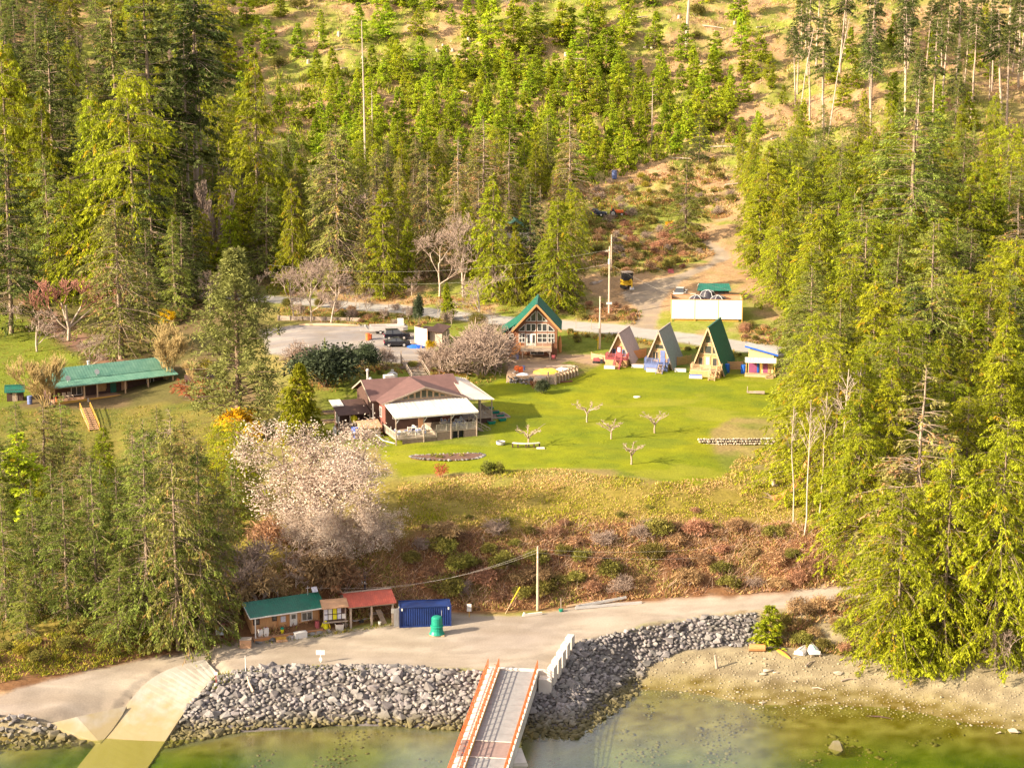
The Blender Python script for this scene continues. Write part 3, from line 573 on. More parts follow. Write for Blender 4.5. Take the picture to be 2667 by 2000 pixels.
def alder(s):
    r = np.random.default_rng(990+s); H = 16; z = np.linspace(0, 1, 8); ax = np.stack([np.cumsum(r.normal(0, .12, 8)), np.cumsum(r.normal(0, .12, 8)), z*H], -1); ax[0, :2] = 0; tw = []
    for k in range(16):
        t0 = r.uniform(.62, .97); j = t0*7; i0 = int(min(j, 6)); q = ax[i0]+(ax[i0+1]-ax[i0])*(j-i0); az_ = r.uniform(0, 6.28); L = (1.08-t0)*6*r.uniform(.6, 1.1); d = np.array([math.cos(az_)*.5, math.sin(az_)*.5, .85])
        pts = np.stack([q, q+d*L*.5, q+d*L+[0, 0, .12*L]]); tw.append((pts, np.array([.035, .026, .015])))
        for m in range(5): f = r.uniform(.3, 1); b_ = q+d*L*f; e = nrm(d+r.normal(0, .45, 3)); tw.append((np.stack([b_, b_+e*L*.2, b_+e*L*.4]), np.array([.02, .017, .012])))
    return mesh_np('trunk', *tubes_np([(ax, np.linspace(.12, .035, 8))], 5)), mesh_np('twigs', *tubes_np(tw, 3))
for i in range(3): proto('whitestem', i, alder, M_PALE, M_PALE)
def shrub(s, rad, n, ll, lw, nc=16, stem=.3):
    V_, F_, C_ = blob_crown(s, (0, 0, rad[2]*.95), rad, n, ll, lw, nclump=nc, tint=(.5, 1.5)); r = np.random.default_rng(s)
    ln_ = [(np.array([[0, 0, -.1], [math.cos(a)*rad[0]*.25, math.sin(a)*rad[0]*.25, rad[2]*.5], [math.cos(a)*rad[0]*.5, math.sin(a)*rad[0]*.5, rad[2]*1.1]]), np.array([.07, .05, .02])*stem/.3) for a in r.uniform(0, 6.28, 5)]
    return mesh_np('stem', *tubes_np(ln_, 4)), mesh_np('foliage', V_, F_, C_)
M_RHO = leafmat('rhododendron_leaves', (.085, .10, .05), (.05, .068, .035), .15)
M_GRN = leafmat('garden_leaves', (.17, .165, .03), (.12, .13, .03), .3)
M_RED = leafmat('red_leaves', (.42, .12, .06), (.32, .14, .05), .3)
M_GOLD = leafmat('golden_leaves', (.66, .42, .010), (.52, .32, .015), .3)
M_YEL = leafmat('yellow_green_leaves', (.30, .25, .02), (.22, .20, .025), .3)
M_MIX = leafmat('bushy_leaves', (.17, .175, .03), (.24, .18, .055), .28)
M_BRAM = leafmat('dry_bramble', (.46, .28, .15), (.32, .18, .105), .25, .35)
M_BLOS = leafmat('blossom_petals', (.76, .635, .51), (.56, .45, .36), .3, .05)
for i in range(2): proto('rhododendron', i, lambda s: shrub(1000+s, (2.6, 2.4, 1.7), 5200, (.16, .34), .5, 40), M_BARKD, M_RHO)
for i in range(2): proto('greenshrub', i, lambda s: shrub(1010+s, (1, 1, .9), 900, (.15, .3), .5, 12), M_BARKD, M_GRN)
proto('redshrub', 0, lambda s: shrub(1020, (1, 1, .9), 500, (.12, .28), .4, 12), M_RTWIG, M_RED)
proto('goldshrub', 0, lambda s: shrub(1030, (1.6, 1.6, 1.5), 1600, (.2, .4), .4, 16), M_BARKD, M_GOLD)
for i in range(2): proto('yellowshrub', i, lambda s: shrub(1040+s, (1.5, 1.5, 1.5), 1300, (.2, .4), .4, 16), M_YTWIG, M_YEL)
for i in range(3): proto('bramble', i, lambda s: shrub(1070+s, (1.7, 1.6, 1.1), 2600, (.12, .36), .22, 26), M_GTWIG, M_BRAM)
for i in range(2): proto('bigbush', i, lambda s: shrub(1060+s, (3.2, 3.0, 2.8), 6500, (.18, .42), .36, 40), M_GTWIG, M_MIX)
for i in range(3): proto('bush', i, lambda s: shrub(1050+s, (1.5, 1.5, 1.2), 2200, (.12, .32), .40, 22), M_GTWIG, M_MIX)
KLAB = {'cedar': 'cedar tree', 'conecedar': 'cedar tree', 'fir': 'fir tree', 'darkfir': 'fir tree', 'tallfir': 'fir tree', 'young': 'young fir', 'olive': 'spruce tree', 'scraggy': 'spruce tree', 'pine': 'pine tree'}
PNAME = {'cedar': 'cedar_tree', 'conecedar': 'cone_cedar_tree', 'fir': 'fir_tree', 'darkfir': 'dark_fir_tree', 'tallfir': 'tall_fir_tree', 'young': 'young_fir_tree', 'olive': 'spruce_tree', 'scraggy': 'browning_spruce_tree', 'pine': 'pine_tree',
         'greybare': 'bare_tree', 'redbare': 'bare_maple_tree', 'poplar': 'poplar_tree', 'strawbare': 'willow_tree', 'thicket': 'bare_thicket', 'whitestem': 'white_stemmed_alder', 'rhododendron': 'rhododendron_bush',
         'greenshrub': 'garden_shrub', 'redshrub': 'red_shrub', 'goldshrub': 'golden_shrub', 'yellowshrub': 'broom_bush', 'bush': 'bush', 'bigbush': 'tall_bush', 'bramble': 'bramble_bush'}
PH = {'cedar': 19, 'conecedar': 10, 'fir': 18, 'darkfir': 20, 'tallfir': 28, 'young': 9, 'olive': 21, 'scraggy': 17, 'pine': 22, 'greybare': 9, 'redbare': 9, 'poplar': 14, 'strawbare': 7, 'thicket': 4, 'whitestem': 15,
      'rhododendron': 3.4, 'greenshrub': 1.8, 'redshrub': 1.8, 'goldshrub': 3, 'yellowshrub': 3, 'bush': 2.4, 'bigbush': 5.4, 'bramble': 2.3}
for k in ('greybare', 'redbare', 'poplar', 'strawbare', 'thicket', 'whitestem'):   # true height of the grown skeletons
    PH[k] = float(np.mean([max(v.co.z for v in c.vertices) for t, c in PROTO[k]]))
SOFT = ('rhododendron', 'greenshrub', 'redshrub', 'goldshrub', 'yellowshrub', 'bush', 'bigbush', 'bramble')
TREES = []
def plant(kind, p, H, label, cat, group=None, wide=1.0, lean=None):
    t, c = PROTO[kind][rnd.randrange(len(PROTO[kind]))]; s = H/PH[kind]
    root = thing(PNAME[kind], label, cat, (p[0], p[1], p[2]-.15), rnd.uniform(0, 6.28), group)
    w = s*wide*rnd.uniform(.92, 1.08); root.scale = (w, w, s)
    if lean: root.rotation_euler = (lean[0], lean[1], root.rotation_euler[2])
    for nm, me in ((t.name.split('.')[0], t), (c.name.split('.')[0], c)):
        o = bpy.data.objects.new(nm, me); COL.objects.link(o); o.parent = root
    TREES.append((p[0], p[1], kind)); return root
def plant_px(kind, x, yb, yt, label, cat=None, group=None, wide=1.0, lean=None):
    """display-pixel base and top of one tree"""
    p = gd(x, yb); top = pyz(x*KD, yt*KD, p.y).z
    return plant(kind, p, max(top-p.z, .5), label, cat or KLAB.get(kind, 'tree'), group, wide, lean)
# ------------------------------------------------------------------ building materials
M_CSID = mat('cedar_board_siding', (.66, .37, .17), (.50, .26, .11), scale=2, stripes=2.2, sdir='X', samt=.5, stretch=(4, 4, .5))
M_DECK = mat('deck_boards', (.46, .27, .16), (.36, .20, .12), scale=2, stripes=3.0, sdir='Y', samt=.4)
M_GREEN = mat('green_metal_roof', (.012, .15, .095), (.02, .10, .07), scale=1.4, rough=.45, spec=.5)
M_GREEN2 = mat('faded_green_roof', (.14, .27, .19), (.06, .17, .12), scale=.9, rough=.5, spec=.4)
M_RUST = mat('red_metal_roof', (.52, .12, .075), (.38, .10, .07), scale=1.5, rough=.6, stretch=(1, .4, 1))
M_BROOF = mat('brown_shingles', (.175, .092, .080), (.125, .068, .06), scale=.8, rough=.9, stripes=3.2, sdir='Y', samt=.18)
M_WCOR = mat('weathered_white_sheeting', (.70, .65, .58), (.46, .41, .34), scale=.9, rough=.6, stretch=(2.5, .3, 1))
M_BEIGE = mat('beige_sheeting', (.66, .55, .45), (.56, .46, .37), scale=.7, rough=.6)
M_GSHING = mat('grey_shingles', (.42, .335, .31), (.31, .25, .235), scale=2.5, rough=.9, stripes=4, sdir='Z', samt=.25)
M_AWOOD = mat('golden_boards', (.55, .33, .14), (.40, .23, .10), scale=2, stripes=2.4, sdir='X', samt=.35)
M_LOG = mat('log_siding', (.30, .135, .07), (.22, .095, .05), scale=2, stripes=1.9, sdir='Z', samt=.5)
M_DBRN = mat('dark_brown_boards', (.10, .055, .042), (.07, .038, .03), scale=2, stripes=2.6, sdir='X', samt=.4)
M_RBRN = mat('red_brown_boards', (.27, .10, .075), (.20, .075, .06), scale=2, stripes=2.6, sdir='Y', samt=.35)
M_GWOOD = mat('weathered_wood', (.42, .33, .255), (.31, .24, .18), scale=3, stretch=(1, 1, .4))
M_RAIL = mat('pale_grey_rail', (.56, .50, .41), (.44, .38, .30), scale=3)
M_SKIRT = mat('weathered_lattice', (.27, .20, .15), (.18, .13, .10), scale=3, stripes=2.5, sdir='Z', samt=.45)
M_TWOOD = mat('tan_timber', (.55, .38, .22), (.42, .28, .16), scale=3)
M_OWOOD = mat('orange_stained_wood', (.55, .25, .09), (.42, .19, .07), scale=3)
M_YWOOD = mat('yellow_stained_wood', (.58, .33, .06), (.46, .25, .05), scale=3)
M_RED = mat('red_paint', (.36, .08, .085), (.27, .065, .07), scale=2, rough=.6)
M_BLUE = mat('blue_paint', (.14, .18, .36), (.11, .14, .28), scale=2, rough=.6)
M_WHITE = mat('white_paint', (.68, .65, .60), (.58, .55, .50), scale=2, rough=.6)
M_GLASS = mat('window_glass', (.035, .04, .045), (.06, .06, .06), scale=.6, rough=.08, spec=.8)
M_BLACK = mat('rubber_and_shade_black', (.02, .02, .022), (.03, .03, .03), rough=.6)
M_CONT = mat('blue_container_steel', (.007, .030, .155), (.012, .026, .10), scale=1, rough=.5, spec=.4)
M_TEAL = mat('green_plastic', (.010, .24, .155), (.008, .18, .12), scale=1, rough=.45)
M_LCONC = mat('light_concrete', (.66, .60, .52), (.54, .48, .41), scale=1.5, rough=.9, bump=.2, bscale=6)
M_STEEL = mat('galvanised_steel', (.52, .50, .48), (.42, .40, .38), scale=1.5, rough=.5, metal=.2)
M_ORNG = mat('orange_rail_paint', (.72, .14, .035), (.60, .11, .03), scale=2, rough=.55)
M_YELP = mat('yellow_paint', (.70, .44, .02), (.60, .36, .03), scale=2, rough=.6)
M_TARP = mat('blue_tarp', (.02, .12, .55), (.015, .09, .42), scale=1, rough=.5)
M_LIME = mat('yellow_plastic', (.72, .66, .015), (.60, .54, .02), scale=2, rough=.5)
M_PLY = mat('plywood', (.52, .30, .17), (.42, .24, .13), scale=2)
M_ALU = mat('bare_aluminium', (.58, .54, .50), (.46, .43, .40), scale=1, rough=.45, metal=.3)
M_CARP = mat('black_car_paint', (.010, .011, .017), (.012, .012, .018), rough=.22, spec=.7)
M_SILV = mat('silver_car_paint', (.60, .56, .52), (.55, .52, .48), rough=.3, spec=.6)
M_TAIL = mat('tail_lamp_red', (.55, .05, .10), (.4, .04, .08), rough=.3)
M_POLE = mat('pole_wood', (.55, .42, .30), (.42, .31, .22), scale=3, stretch=(1, 1, .2))
M_NOTICE = mat('notice_paper', (.75, .72, .72), (.35, .36, .50), scale=7, rough=.7)
M_PURP = mat('purple_paint', (.27, .07, .16), (.22, .06, .13), rough=.6)
M_ORPL = mat('orange_plastic', (.75, .16, .04), (.62, .13, .03), rough=.5)
M_TANK = mat('black_tank_plastic', (.045, .04, .05), (.03, .028, .034), rough=.4)
M_STONEW = mat('pale_wall_stone', (.46, .39, .29), (.33, .27, .19), scale=3, rough=.9)

def window(par, c, w, hh, face='front', nx=2, nz=1, fm=None, name='window', fw=.09, label=None):
    """framed window on a wall: frame with mullions, one pane part per light"""
    fm = fm or M_WHITE; c = Vector(c); u = {'front': Vector((1, 0, 0)), 'left': Vector((0, 1, 0)), 'right': Vector((0, 1, 0))}[face]
    nn = {'front': Vector((0, -1, 0)), 'left': Vector((-1, 0, 0)), 'right': Vector((1, 0, 0))}[face]; z = Vector((0, 0, 1)); m = MB(); d = nn*.03
    for k in range(nx+1): x = -w/2+w*k/nx; m.bar(c+u*x-z*hh/2+d, c+u*x+z*hh/2+d, fw, .08, up=nn)
    for k in range(nz+1): q = -hh/2+hh*k/nz; m.bar(c-u*(w/2+fw/2)+z*q+d*1.1, c+u*(w/2+fw/2)+z*q+d*1.1, .085, fw, up=z)
    o = m.build(name, fm, par)
    if label: o['label'] = label
    for i in range(nx):
        for j in range(nz):
            a = c+u*(-w/2+w*i/nx)+z*(-hh/2+hh*j/nz)+nn*.012; b = a+u*w/nx; MB().prism([a, b, b+z*hh/nz, a+z*hh/nz], -nn*.03).build('pane', M_GLASS, o)
    return o
def poly_window(par, pts, y, fm=None, name='window'):
    """window of any outline on a wall facing the front (x, z points)"""
    m = MB(); n_ = len(pts)
    for i in range(n_): a, b = pts[i], pts[(i+1) % n_]; m.bar((a[0], y-.03, a[1]), (b[0], y-.03, b[1]), .09, .08, up=(0, 1, 0))
    o = m.build(name, fm or M_WHITE, par); MB().prism([(a, y-.012, b) for a, b in pts], (0, .03, 0)).build('pane', M_GLASS, o); return o
def railing(par, pts, hh, m, step=.14, post=1.4, name='railing', t=.09):
    mb = MB(); bl = MB()
    for a, b in zip(pts[:-1], pts[1:]):
        a = Vector(a); b = Vector(b); L = (b-a).length; z = Vector((0, 0, 1)); k = max(1, round(L/post))
        for i in range(k+1): q = a+(b-a)*i/k; mb.bar(q-z*.15, q+z*(hh+.06), t+.01)
        mb.bar(a+z*hh, b+z*hh, t, .05); mb.bar(a+z*.12, b+z*.12, .05, .05); k = int(L/step)
        for i in range(1, k): q = a+(b-a)*i/k; bl.bar(q+z*.12, q+z*hh, .045, .03)
    o = mb.build(name, m, par)
    if bl.v: tag(bl.build('balusters', m, o), kind='stuff')
    return o
def ribbed(par, a, b, c, d, m, n=20, t=.05, rib=.045, name='roof'):
    """sheet roof: eave a-b, ridge d-c, raised ribs running up the slope"""
    a, b, c, d = map(Vector, (a, b, c, d)); mb = MB().slab(a, b, c, d, t); nn = (b-a).cross(d-a).normalized(); nn = nn if nn.z > 0 else -nn
    for i in range(n+1):
        f = i/n; p = a+(b-a)*f; q = d+(c-d)*f; mb.bar(p+nn*rib*.4, q+nn*rib*.4, .06, rib, up=nn)
    return mb.build(name, m, par)
def stairs(par, a, b, w, n, m, rise_dir='y', name='stairs', stringer=True, rail=None):
    """flight from a (bottom) to b (top); each tread a part"""
    a = Vector(a); b = Vector(b); d = (b-a); hd = Vector((d.x, d.y, 0)).normalized(); s = Vector((-hd.y, hd.x, 0)); mb = MB()
    for k in (-1, 1): mb.bar(a+s*w/2*k-Vector((0, 0, .1)), b+s*w/2*k-Vector((0, 0, .1)), .06, .28)
    o = mb.build(name, m, par); me = MB().bar(-s*w/2, s*w/2, abs(d.length/n)*.62, .06).mesh('tread')
    me.materials.append(m)
    for i in range(n): q = a+d*((i+.6)/n)+Vector((0, 0, .04)); t_ = bpy.data.objects.new('tread', me); COL.objects.link(t_); t_.parent = o; t_.location = q
    if rail:
        r_ = MB()
        for k in (-1, 1):
            p0, p1 = a+s*(w/2+.05)*k, b+s*(w/2+.05)*k; z = Vector((0, 0, .9)); r_.bar(p0+z, p1+z, .09, .12)
            for f in (0, .5, 1): q = p0+(p1-p0)*f; r_.bar(q-Vector((0, 0, .2)), q+z, .09)
            r_.bar(p0+z*.5, p1+z*.5, .05, .07)
        r_.build('handrail', rail, o)
    return o
def gable_roof(par, x0, x1, y0, y1, ze, zr, m, over=.4, axis_='y', n=14, name='roof', t=.12, ribs=True):
    """two slopes; axis_ is the direction of the ridge"""
    if axis_ == 'y':
        xm = (x0+x1)/2; sl_ = (zr-ze)/(xm-x0)
        for s, xa in ((-1, x0-over), (1, x1+over)):
            e = ze-sl_*over; A, B_, C_, D_ = (xa, y0, e), (xa, y1, e), (xm, y1, zr), (xm, y0, zr)
            ribbed(par, A, B_, C_, D_, m, n if ribs else 0, t, name=name) if ribs else MB().slab(A, B_, C_, D_, t).build(name, m, par)
        MB().bar((xm, y0-.02, zr+.03), (xm, y1+.02, zr+.03), .3, .07).build('ridge_cap', m, par)
    else:
        ym = (y0+y1)/2; sl_ = (zr-ze)/(ym-y0)
        for s, ya in ((-1, y0-over), (1, y1+over)):
            e = ze-sl_*over; A, B_, C_, D_ = (x0, ya, e), (x1, ya, e), (x1, ym, zr), (x0, ym, zr)
            ribbed(par, A, B_, C_, D_, m, n, t, name=name) if ribs else MB().slab(A, B_, C_, D_, t).build(name, m, par)
        MB().bar((x0-.02, ym, zr+.03), (x1+.02, ym, zr+.03), .3, .07).build('ridge_cap', m, par)

# ------------------------------------------------------------------ lodge
LG = thing('lodge', 'large brown-roofed lodge with a white sheet canopy over its front deck', 'lodge', g(1031, 1160), R(20)); L_ = LG
MB().box(.3, 12.0, 5.85, 13.4, -2.5, 4.9).build('wall', M_DBRN, L_)
MB().prism([(.3, 5.85, 4.9), (12, 5.85, 4.9), (6.15, 5.85, 6.85)], (0, 7.4, 0)).build('gable', M_GWOOD, L_)
MB().box(.2, .3, 5.9, 12.0, -2.5, 4.85).build('side_wall', M_RBRN, L_)
MB().box(-.8, 12.7, 8.9, 17.4, -2.5, 4.9).build('rear_wall', M_DBRN, L_)
MB().prism([(-.8, 8.9, 4.9), (-.8, 17.4, 4.9), (-.8, 13.15, 6.8)], (13.5, 0, 0)).build('rear_gable', M_DBRN, L_)
zr = 7.05
for s, xa in ((-1, -.45), (1, 12.75)): MB().slab((xa, 5.2, 4.95), (xa, 13.2, 4.95), (6.15, 13.3, zr), (6.15, 5.2, zr), .16).build('roof', M_BROOF, L_)
MB().slab((-1.3, 8.2, 4.86), (13.0, 8.2, 4.86), (13.0, 13.15, zr-.02), (-1.3, 13.15, zr-.02), .16).build('roof', M_BROOF, L_)
MB().slab((-1.3, 18.1, 4.86), (13.0, 18.1, 4.86), (13.0, 13.15, zr-.02), (-1.3, 13.15, zr-.02), .16).build('roof', M_BROOF, L_)
MB().bar((-.45, 5.15, 4.86), (6.15, 5.15, zr-.08), .06, .22).bar((12.75, 5.15, 4.86), (6.15, 5.15, zr-.08), .06, .22).build('bargeboard', M_GWOOD, L_)
MB().bar((-1.36, 8.1, 4.75), (-1.36, 13.15, zr-.1), .06, .22).bar((-1.36, 18.1, 4.75), (-1.36, 13.15, zr-.1), .06, .22).build('bargeboard', M_GWOOD, L_)
sl_ = (zr-4.95)/6.6
for k in range(9):
    xa = 1.9+k*.95; xb = xa+.8; f = lambda x: zr-.42-abs(x-6.15)*sl_
    if min(f(xa), f(xb)) > 5.3: poly_window(L_, [(xa, 5.25), (xb, 5.25), (xb, f(xb)), (xa, f(xa))], 5.85, M_TWOOD, 'gable_window')
ribbed(L_, (-.1, -.25, 4.05), (12.4, -.25, 4.05), (12.3, 5.9, 5.05), (.0, 5.9, 5.05), M_WCOR, 24, .05, name='canopy')
MB().bar((-.1, -.2, 3.93), (12.4, -.2, 3.93), .12, .18).bar((0, -.2, 3.95), (0, 5.8, 4.92), .1, .16).bar((12.3, -.2, 3.95), (12.3, 5.8, 4.92), .1, .16).build('canopy_beam', M_WHITE, L_)
for x in (.05, 4.2, 8.3, 12.2):
    o = MB().bar((x, -.05, -.6), (x, -.05, 3.9), .14).build('post', M_GWOOD, L_); MB().bar((x, -.1, 3.2), (x+(.5 if x < 12 else -.5), -.1, 3.85), .08).build('brace', M_WHITE, o)
MB().box(0, 6.1, 0, 5.85, .72, .86).build('deck_floor', M_GWOOD, L_); MB().box(6.1, 12.3, 0, 5.85, 1.40, 1.54).build('deck_floor', M_GWOOD, L_)
MB().box(6.05, 6.1, .05, 5.8, .86, 1.5).build('deck_step', M_GWOOD, L_)
for x0, x1, zt, m in ((1.0, 2.6, .7, M_SKIRT), (2.62, 4.3, .7, M_SKIRT), (4.32, 6.05, .7, M_SKIRT), (6.1, 8.6, 1.38, M_SKIRT), (10.2, 12.25, 1.38, M_SKIRT)): MB().box(x0, x1, .02, .08, -.9, zt).build('skirt_panel', m, L_)
MB().box(8.6, 10.2, .5, .6, -.9, 1.38).build('opening_shade_panel', M_BLACK, L_); MB().bar((9.4, .05, -.9), (9.4, .05, 1.38), .12).build('post', M_GWOOD, L_)  # black panel stands in for the shade in the gap under the deck
railing(L_, [(0, 5.7, .86), (0, .05, .86), (6.1, .05, .86)], .95, M_RAIL); railing(L_, [(6.1, .05, 1.54), (12.25, .05, 1.54), (12.25, 2.0, 1.54)], .95, M_RAIL)
stairs(L_, (15.0, 3.0, -.1), (12.3, 3.0, 1.5), 1.6, 8, M_GWOOD, rail=M_GWOOD)
window(L_, (.19, 8.0, 3.2), 1.0, 1.4, 'left', 2, 1); window(L_, (2.0, 5.84, 3.1), 1.3, 1.1, 'front', 2, 1); window(L_, (7.3, 5.84, 3.5), 1.6, .9, 'front', 2, 1); window(L_, (11.2, 5.84, 3.3), 1.0, 1.4, 'front', 2, 1)
MB().box(8.9, 10.2, 5.76, 5.84, 1.54, 3.7).build('door', M_RBRN, L_); MB().box(5.2, 6.0, 5.78, 5.84, .86, 2.9).build('door', M_PLY, L_)
ribbed(L_, (12.45, 5.9, 4.55), (17.0, 5.9, 4.2), (15.2, 14.4, 5.9), (12.45, 13.2, 6.7), M_BEIGE, 7, .06, .05, 'side_canopy')
for x, y in ((14.9, 6.2), (16.7, 6.2), (16.0, 10.0)): MB().bar((x, y, -1), (x, y, 4.3), .16).build('post', M_GWOOD, L_)
MB().box(12.4, 16.8, 6.2, 12, 1.4, 1.55).build('side_deck', M_GWOOD, L_); railing(L_, [(14.0, 6.25, 1.55), (16.75, 6.25, 1.55), (16.75, 11, 1.55)], .95, M_GWOOD)
MB().box(12.5, 16.7, 6.4, 6.5, -1, 1.4).build('skirt_panel', M_DBRN, L_)
MB().lathe([(.16, 0), (.16, 2.0), (.26, 2.05), (.26, 2.25), (.1, 2.4)], (-.1, 13.9, 6.1), 10).build('flue', M_STEEL, L_); MB().lathe([(.28, 0), (.34, .1), (.34, .5), (.15, .8)], (.5, 14.6, 6.2), 10).build('vent', M_STEEL, L_)
MB().bar((-1.0, 8.0, 4.5), (-1.0, 8.0, .2), .12).build('downpipe', M_STEEL, L_); MB().tube([(-1.5, 5.6, .6), (-1.2, 2.5, .3), (0, .6, .15)], .07, 6).build('drainpipe', M_WHITE, L_)
MB().box(3.0, 4.5, 15.3, 16.4, 5.3, 6.9).build('roof_unit', M_WCOR, L_)
# annex porch on the lodge's left
AX = thing('porch_annex', 'small dark annex with a sloped roof and white frame left of the lodge', 'annex', LG.matrix_basis@Vector((-1.2, 9.2, 0)), R(20))
MB().box(-4.2, -.1, 1.5, 4.2, -1.5, 3.3).build('wall', M_DBRN, AX); MB().slab((-4.8, -.2, 2.9), (0.2, -.2, 2.9), (.2, 4.6, 4.1), (-4.8, 4.6, 4.1), .1).build('roof', M_DBRN, AX)
MB().slab((-4.9, 2.4, 3.7), (-3.2, 2.4, 3.7), (-3.2, 4.7, 4.2), (-4.9, 4.7, 4.2), .08).build('roof_sheet', M_WCOR, AX)
for x in (-4.7, -3.0, .0): MB().bar((x, -.1, -.8), (x, -.1, 2.9), .12).build('post', M_WHITE if x < -4 else M_GWOOD, AX)
MB().box(-4.8, .1, -.2, 1.5, .7, .85).build('porch_floor', M_DECK, AX); railing(AX, [(-4.7, -.15, .85), (-2.2, -.15, .85)], .8, M_GWOOD)
window(AX, (-4.21, 2.8, 2.0), .8, 1.6, 'left', 1, 1)
def solo(name, label, cat, loc, rz, parts, group=None):
    """a small thing: list of (part name, MB, material)"""
    if len(parts) == 1:
        o = parts[0][1].build(name, parts[0][2]); o.location = loc; o.rotation_euler = (0, 0, rz); return tag(o, label, cat, group)
    o = thing(name, label, cat, loc, rz, group)
    for nm, mb, m in parts: mb.build(nm, m, o)
    return o
def lw(x, y, z): return LG.matrix_basis@Vector((x, y, z))
def rain(seed):
    m = MB(); m.lathe([(.30, 0), (.36, .3), (.28, .9), (.2, 1.2), (.08, 1.35)], (0, 0, 0), 9); m.bar((-.3, 0, 1.1), (-.5, .05, .5), .16).bar((.3, 0, 1.1), (.5, .05, .5), .16); return m
solo('rain_gear', 'bright yellow rain gear hanging in the annex porch', 'rain gear', lw(-3.5, 9.6, 1.4), R(20), [('rain_gear', rain(1), M_LIME)])
solo('rain_gear', 'yellow rain gear lying lower on the annex porch floor', 'rain gear', lw(-2.4, 9.3, .9), R(50), [('rain_gear', MB().lathe([(.5, 0), (.55, .25), (.3, .5), (.1, .6)], (0, 0, 0), 9), M_LIME)])
solo('propane_tank', 'white gas cylinder standing at the annex corner', 'gas cylinder', lw(-6.4, 9.6, 0)-Vector((0, 0, .1)), 0, [('body', MB().lathe([(.24, 0), (.26, .1), (.26, 1.0), (.15, 1.2), (.08, 1.25)], n=12), M_WHITE), ('valve', MB().lathe([(.06, 1.25), (.09, 1.3), (.09, 1.4)], n=8), M_STEEL)])
PB_ = thing('plywood_shed', 'low plywood shed with a tan roof against the lodge wall', 'shed', lw(-3.6, 5.3, -.2), R(20))
MB().box(0, 2.9, 0, 2.0, -.8, 1.9).build('wall', M_GWOOD, PB_); MB().slab((-.2, -.3, 1.85), (3.1, -.3, 1.85), (3.1, 2.1, 2.5), (-.2, 2.1, 2.5), .08).build('roof', M_PLY, PB_); MB().box(-.02, .03, -.02, .1, -.8, 2).build('corner_post', M_TWOOD, PB_)
def barrel(label, p, m, s=1.0, cat='barrel', group=None):
    return solo('barrel', label, cat, p, 0, [('drum', MB().lathe([(.29*s, 0), (.30*s, .05*s), (.28*s, .3*s), (.31*s, .32*s), (.28*s, .6*s), (.31*s, .62*s), (.29*s, .9*s)], n=12), m), ('lid', MB().lathe([(.30*s, .9*s), (.30*s, .94*s), (.1*s, .96*s)], n=12), m)], group)
barrel('blue barrel beside the plywood shed', lw(-4.3, 6.2, 0), M_TARP, 1.7)
# tables and chairs of the lodge deck
def chair_proto():
    t = thing('patio_chair', 'white-framed patio chair with blue seat on the lodge deck', 'chair', (0, 0, 0), 0, 'patio chairs on the lodge deck')
    f = MB(); arc = [(-.26, .22, .42)]+[(-.26*math.cos(a), .25, .62+.34*math.sin(a)) for a in [i*math.pi/6 for i in range(7)]]+[(.26, .22, .42)]
    f.tube(arc, .045, 4).build('back_frame', M_WHITE, t); MB().box(-.25, .25, -.25, .25, .40, .46).build('seat', M_BLUE, t)
    MB().prism([(-.2, .23, .5), (.2, .23, .5), (.18, .26, .85), (-.18, .26, .85)], (0, .03, 0)).build('backrest', M_BLUE, t)
    for x in (-.22, .22):
        for y in (-.22, .22): MB().bar((x, y, 0), (x, y, .42), .05).build('leg', M_WHITE, t)
    return t
CH = chair_proto(); first = True
def put_chair(x, y, z, rz, lab, grp):
    global first
    o = CH if first else copy_tree(CH); first = False; o.location = lw(x, y, z); o.rotation_euler = (0, 0, R(20)+rz); tag(o, lab, 'chair', grp)
for i in range(13): put_chair(.7+rnd.uniform(0, 4.9), .8+rnd.uniform(0, 3.6), .86, rnd.uniform(0, 6.28), 'blue chair with a white arched frame on the lower left deck', 'chairs on the lower left deck')
for i in range(11): put_chair(6.5+rnd.uniform(0, 5.2), .8+rnd.uniform(0, 3.4), 1.54, rnd.uniform(0, 6.28), 'blue chair with a white arched frame on the raised right deck', 'chairs on the raised right deck')
for x, y, z, lab in ((1.2, 1.2, .86, 'white table at the front left corner of the lodge deck'), (3.6, 3.4, .86, 'table among the chairs in the middle of the lower deck'), (8.0, 2.4, 1.54, 'table among the chairs on the raised deck'), (10.6, 3.2, 1.54, 'table nearest the right end of the raised deck')):
    solo('deck_table', lab, 'table', lw(x, y, z), R(20), [('top', B(-.6, .6, -.4, .4, .68, .74), M_WHITE)]+[('leg', MB().bar((a, b, 0), (a, b, .68), .06), M_GWOOD) for a in (-.5, .5) for b in (-.3, .3)])
solo('round_table', 'round white table on the side deck of the lodge', 'table', lw(13.6, 6.9, 1.55), 0, [('top', MB().lathe([(.7, .72), (.7, .77)], n=16), M_WHITE), ('leg', MB().lathe([(.05, 0), (.05, .72)], n=8), M_STEEL)])
solo('folding_sign', 'white folding sandwich board beside the lodge stairs', 'sign', g(1262, 1092), R(10), [('board', MB().prism([(-.3, -.3, 0), (.3, -.3, 0), (.25, 0, 1.1), (-.25, 0, 1.1)], (0, .03, 0)), M_WHITE), ('board', MB().prism([(-.3, .3, 0), (.3, .3, 0), (.25, .02, 1.1), (-.25, .02, 1.1)], (0, .03, 0)), M_WHITE)])
GB = thing('raised_garden', 'timber-edged brown garden plot right of the lodge', 'garden bed', g(1290, 1085), R(20)); MB().box(-1.8, 1.8, -1.3, 1.6, -.3, .12).build('soil', mat('garden_soil', (.16, .09, .06), (.10, .06, .04), scale=3), GB)
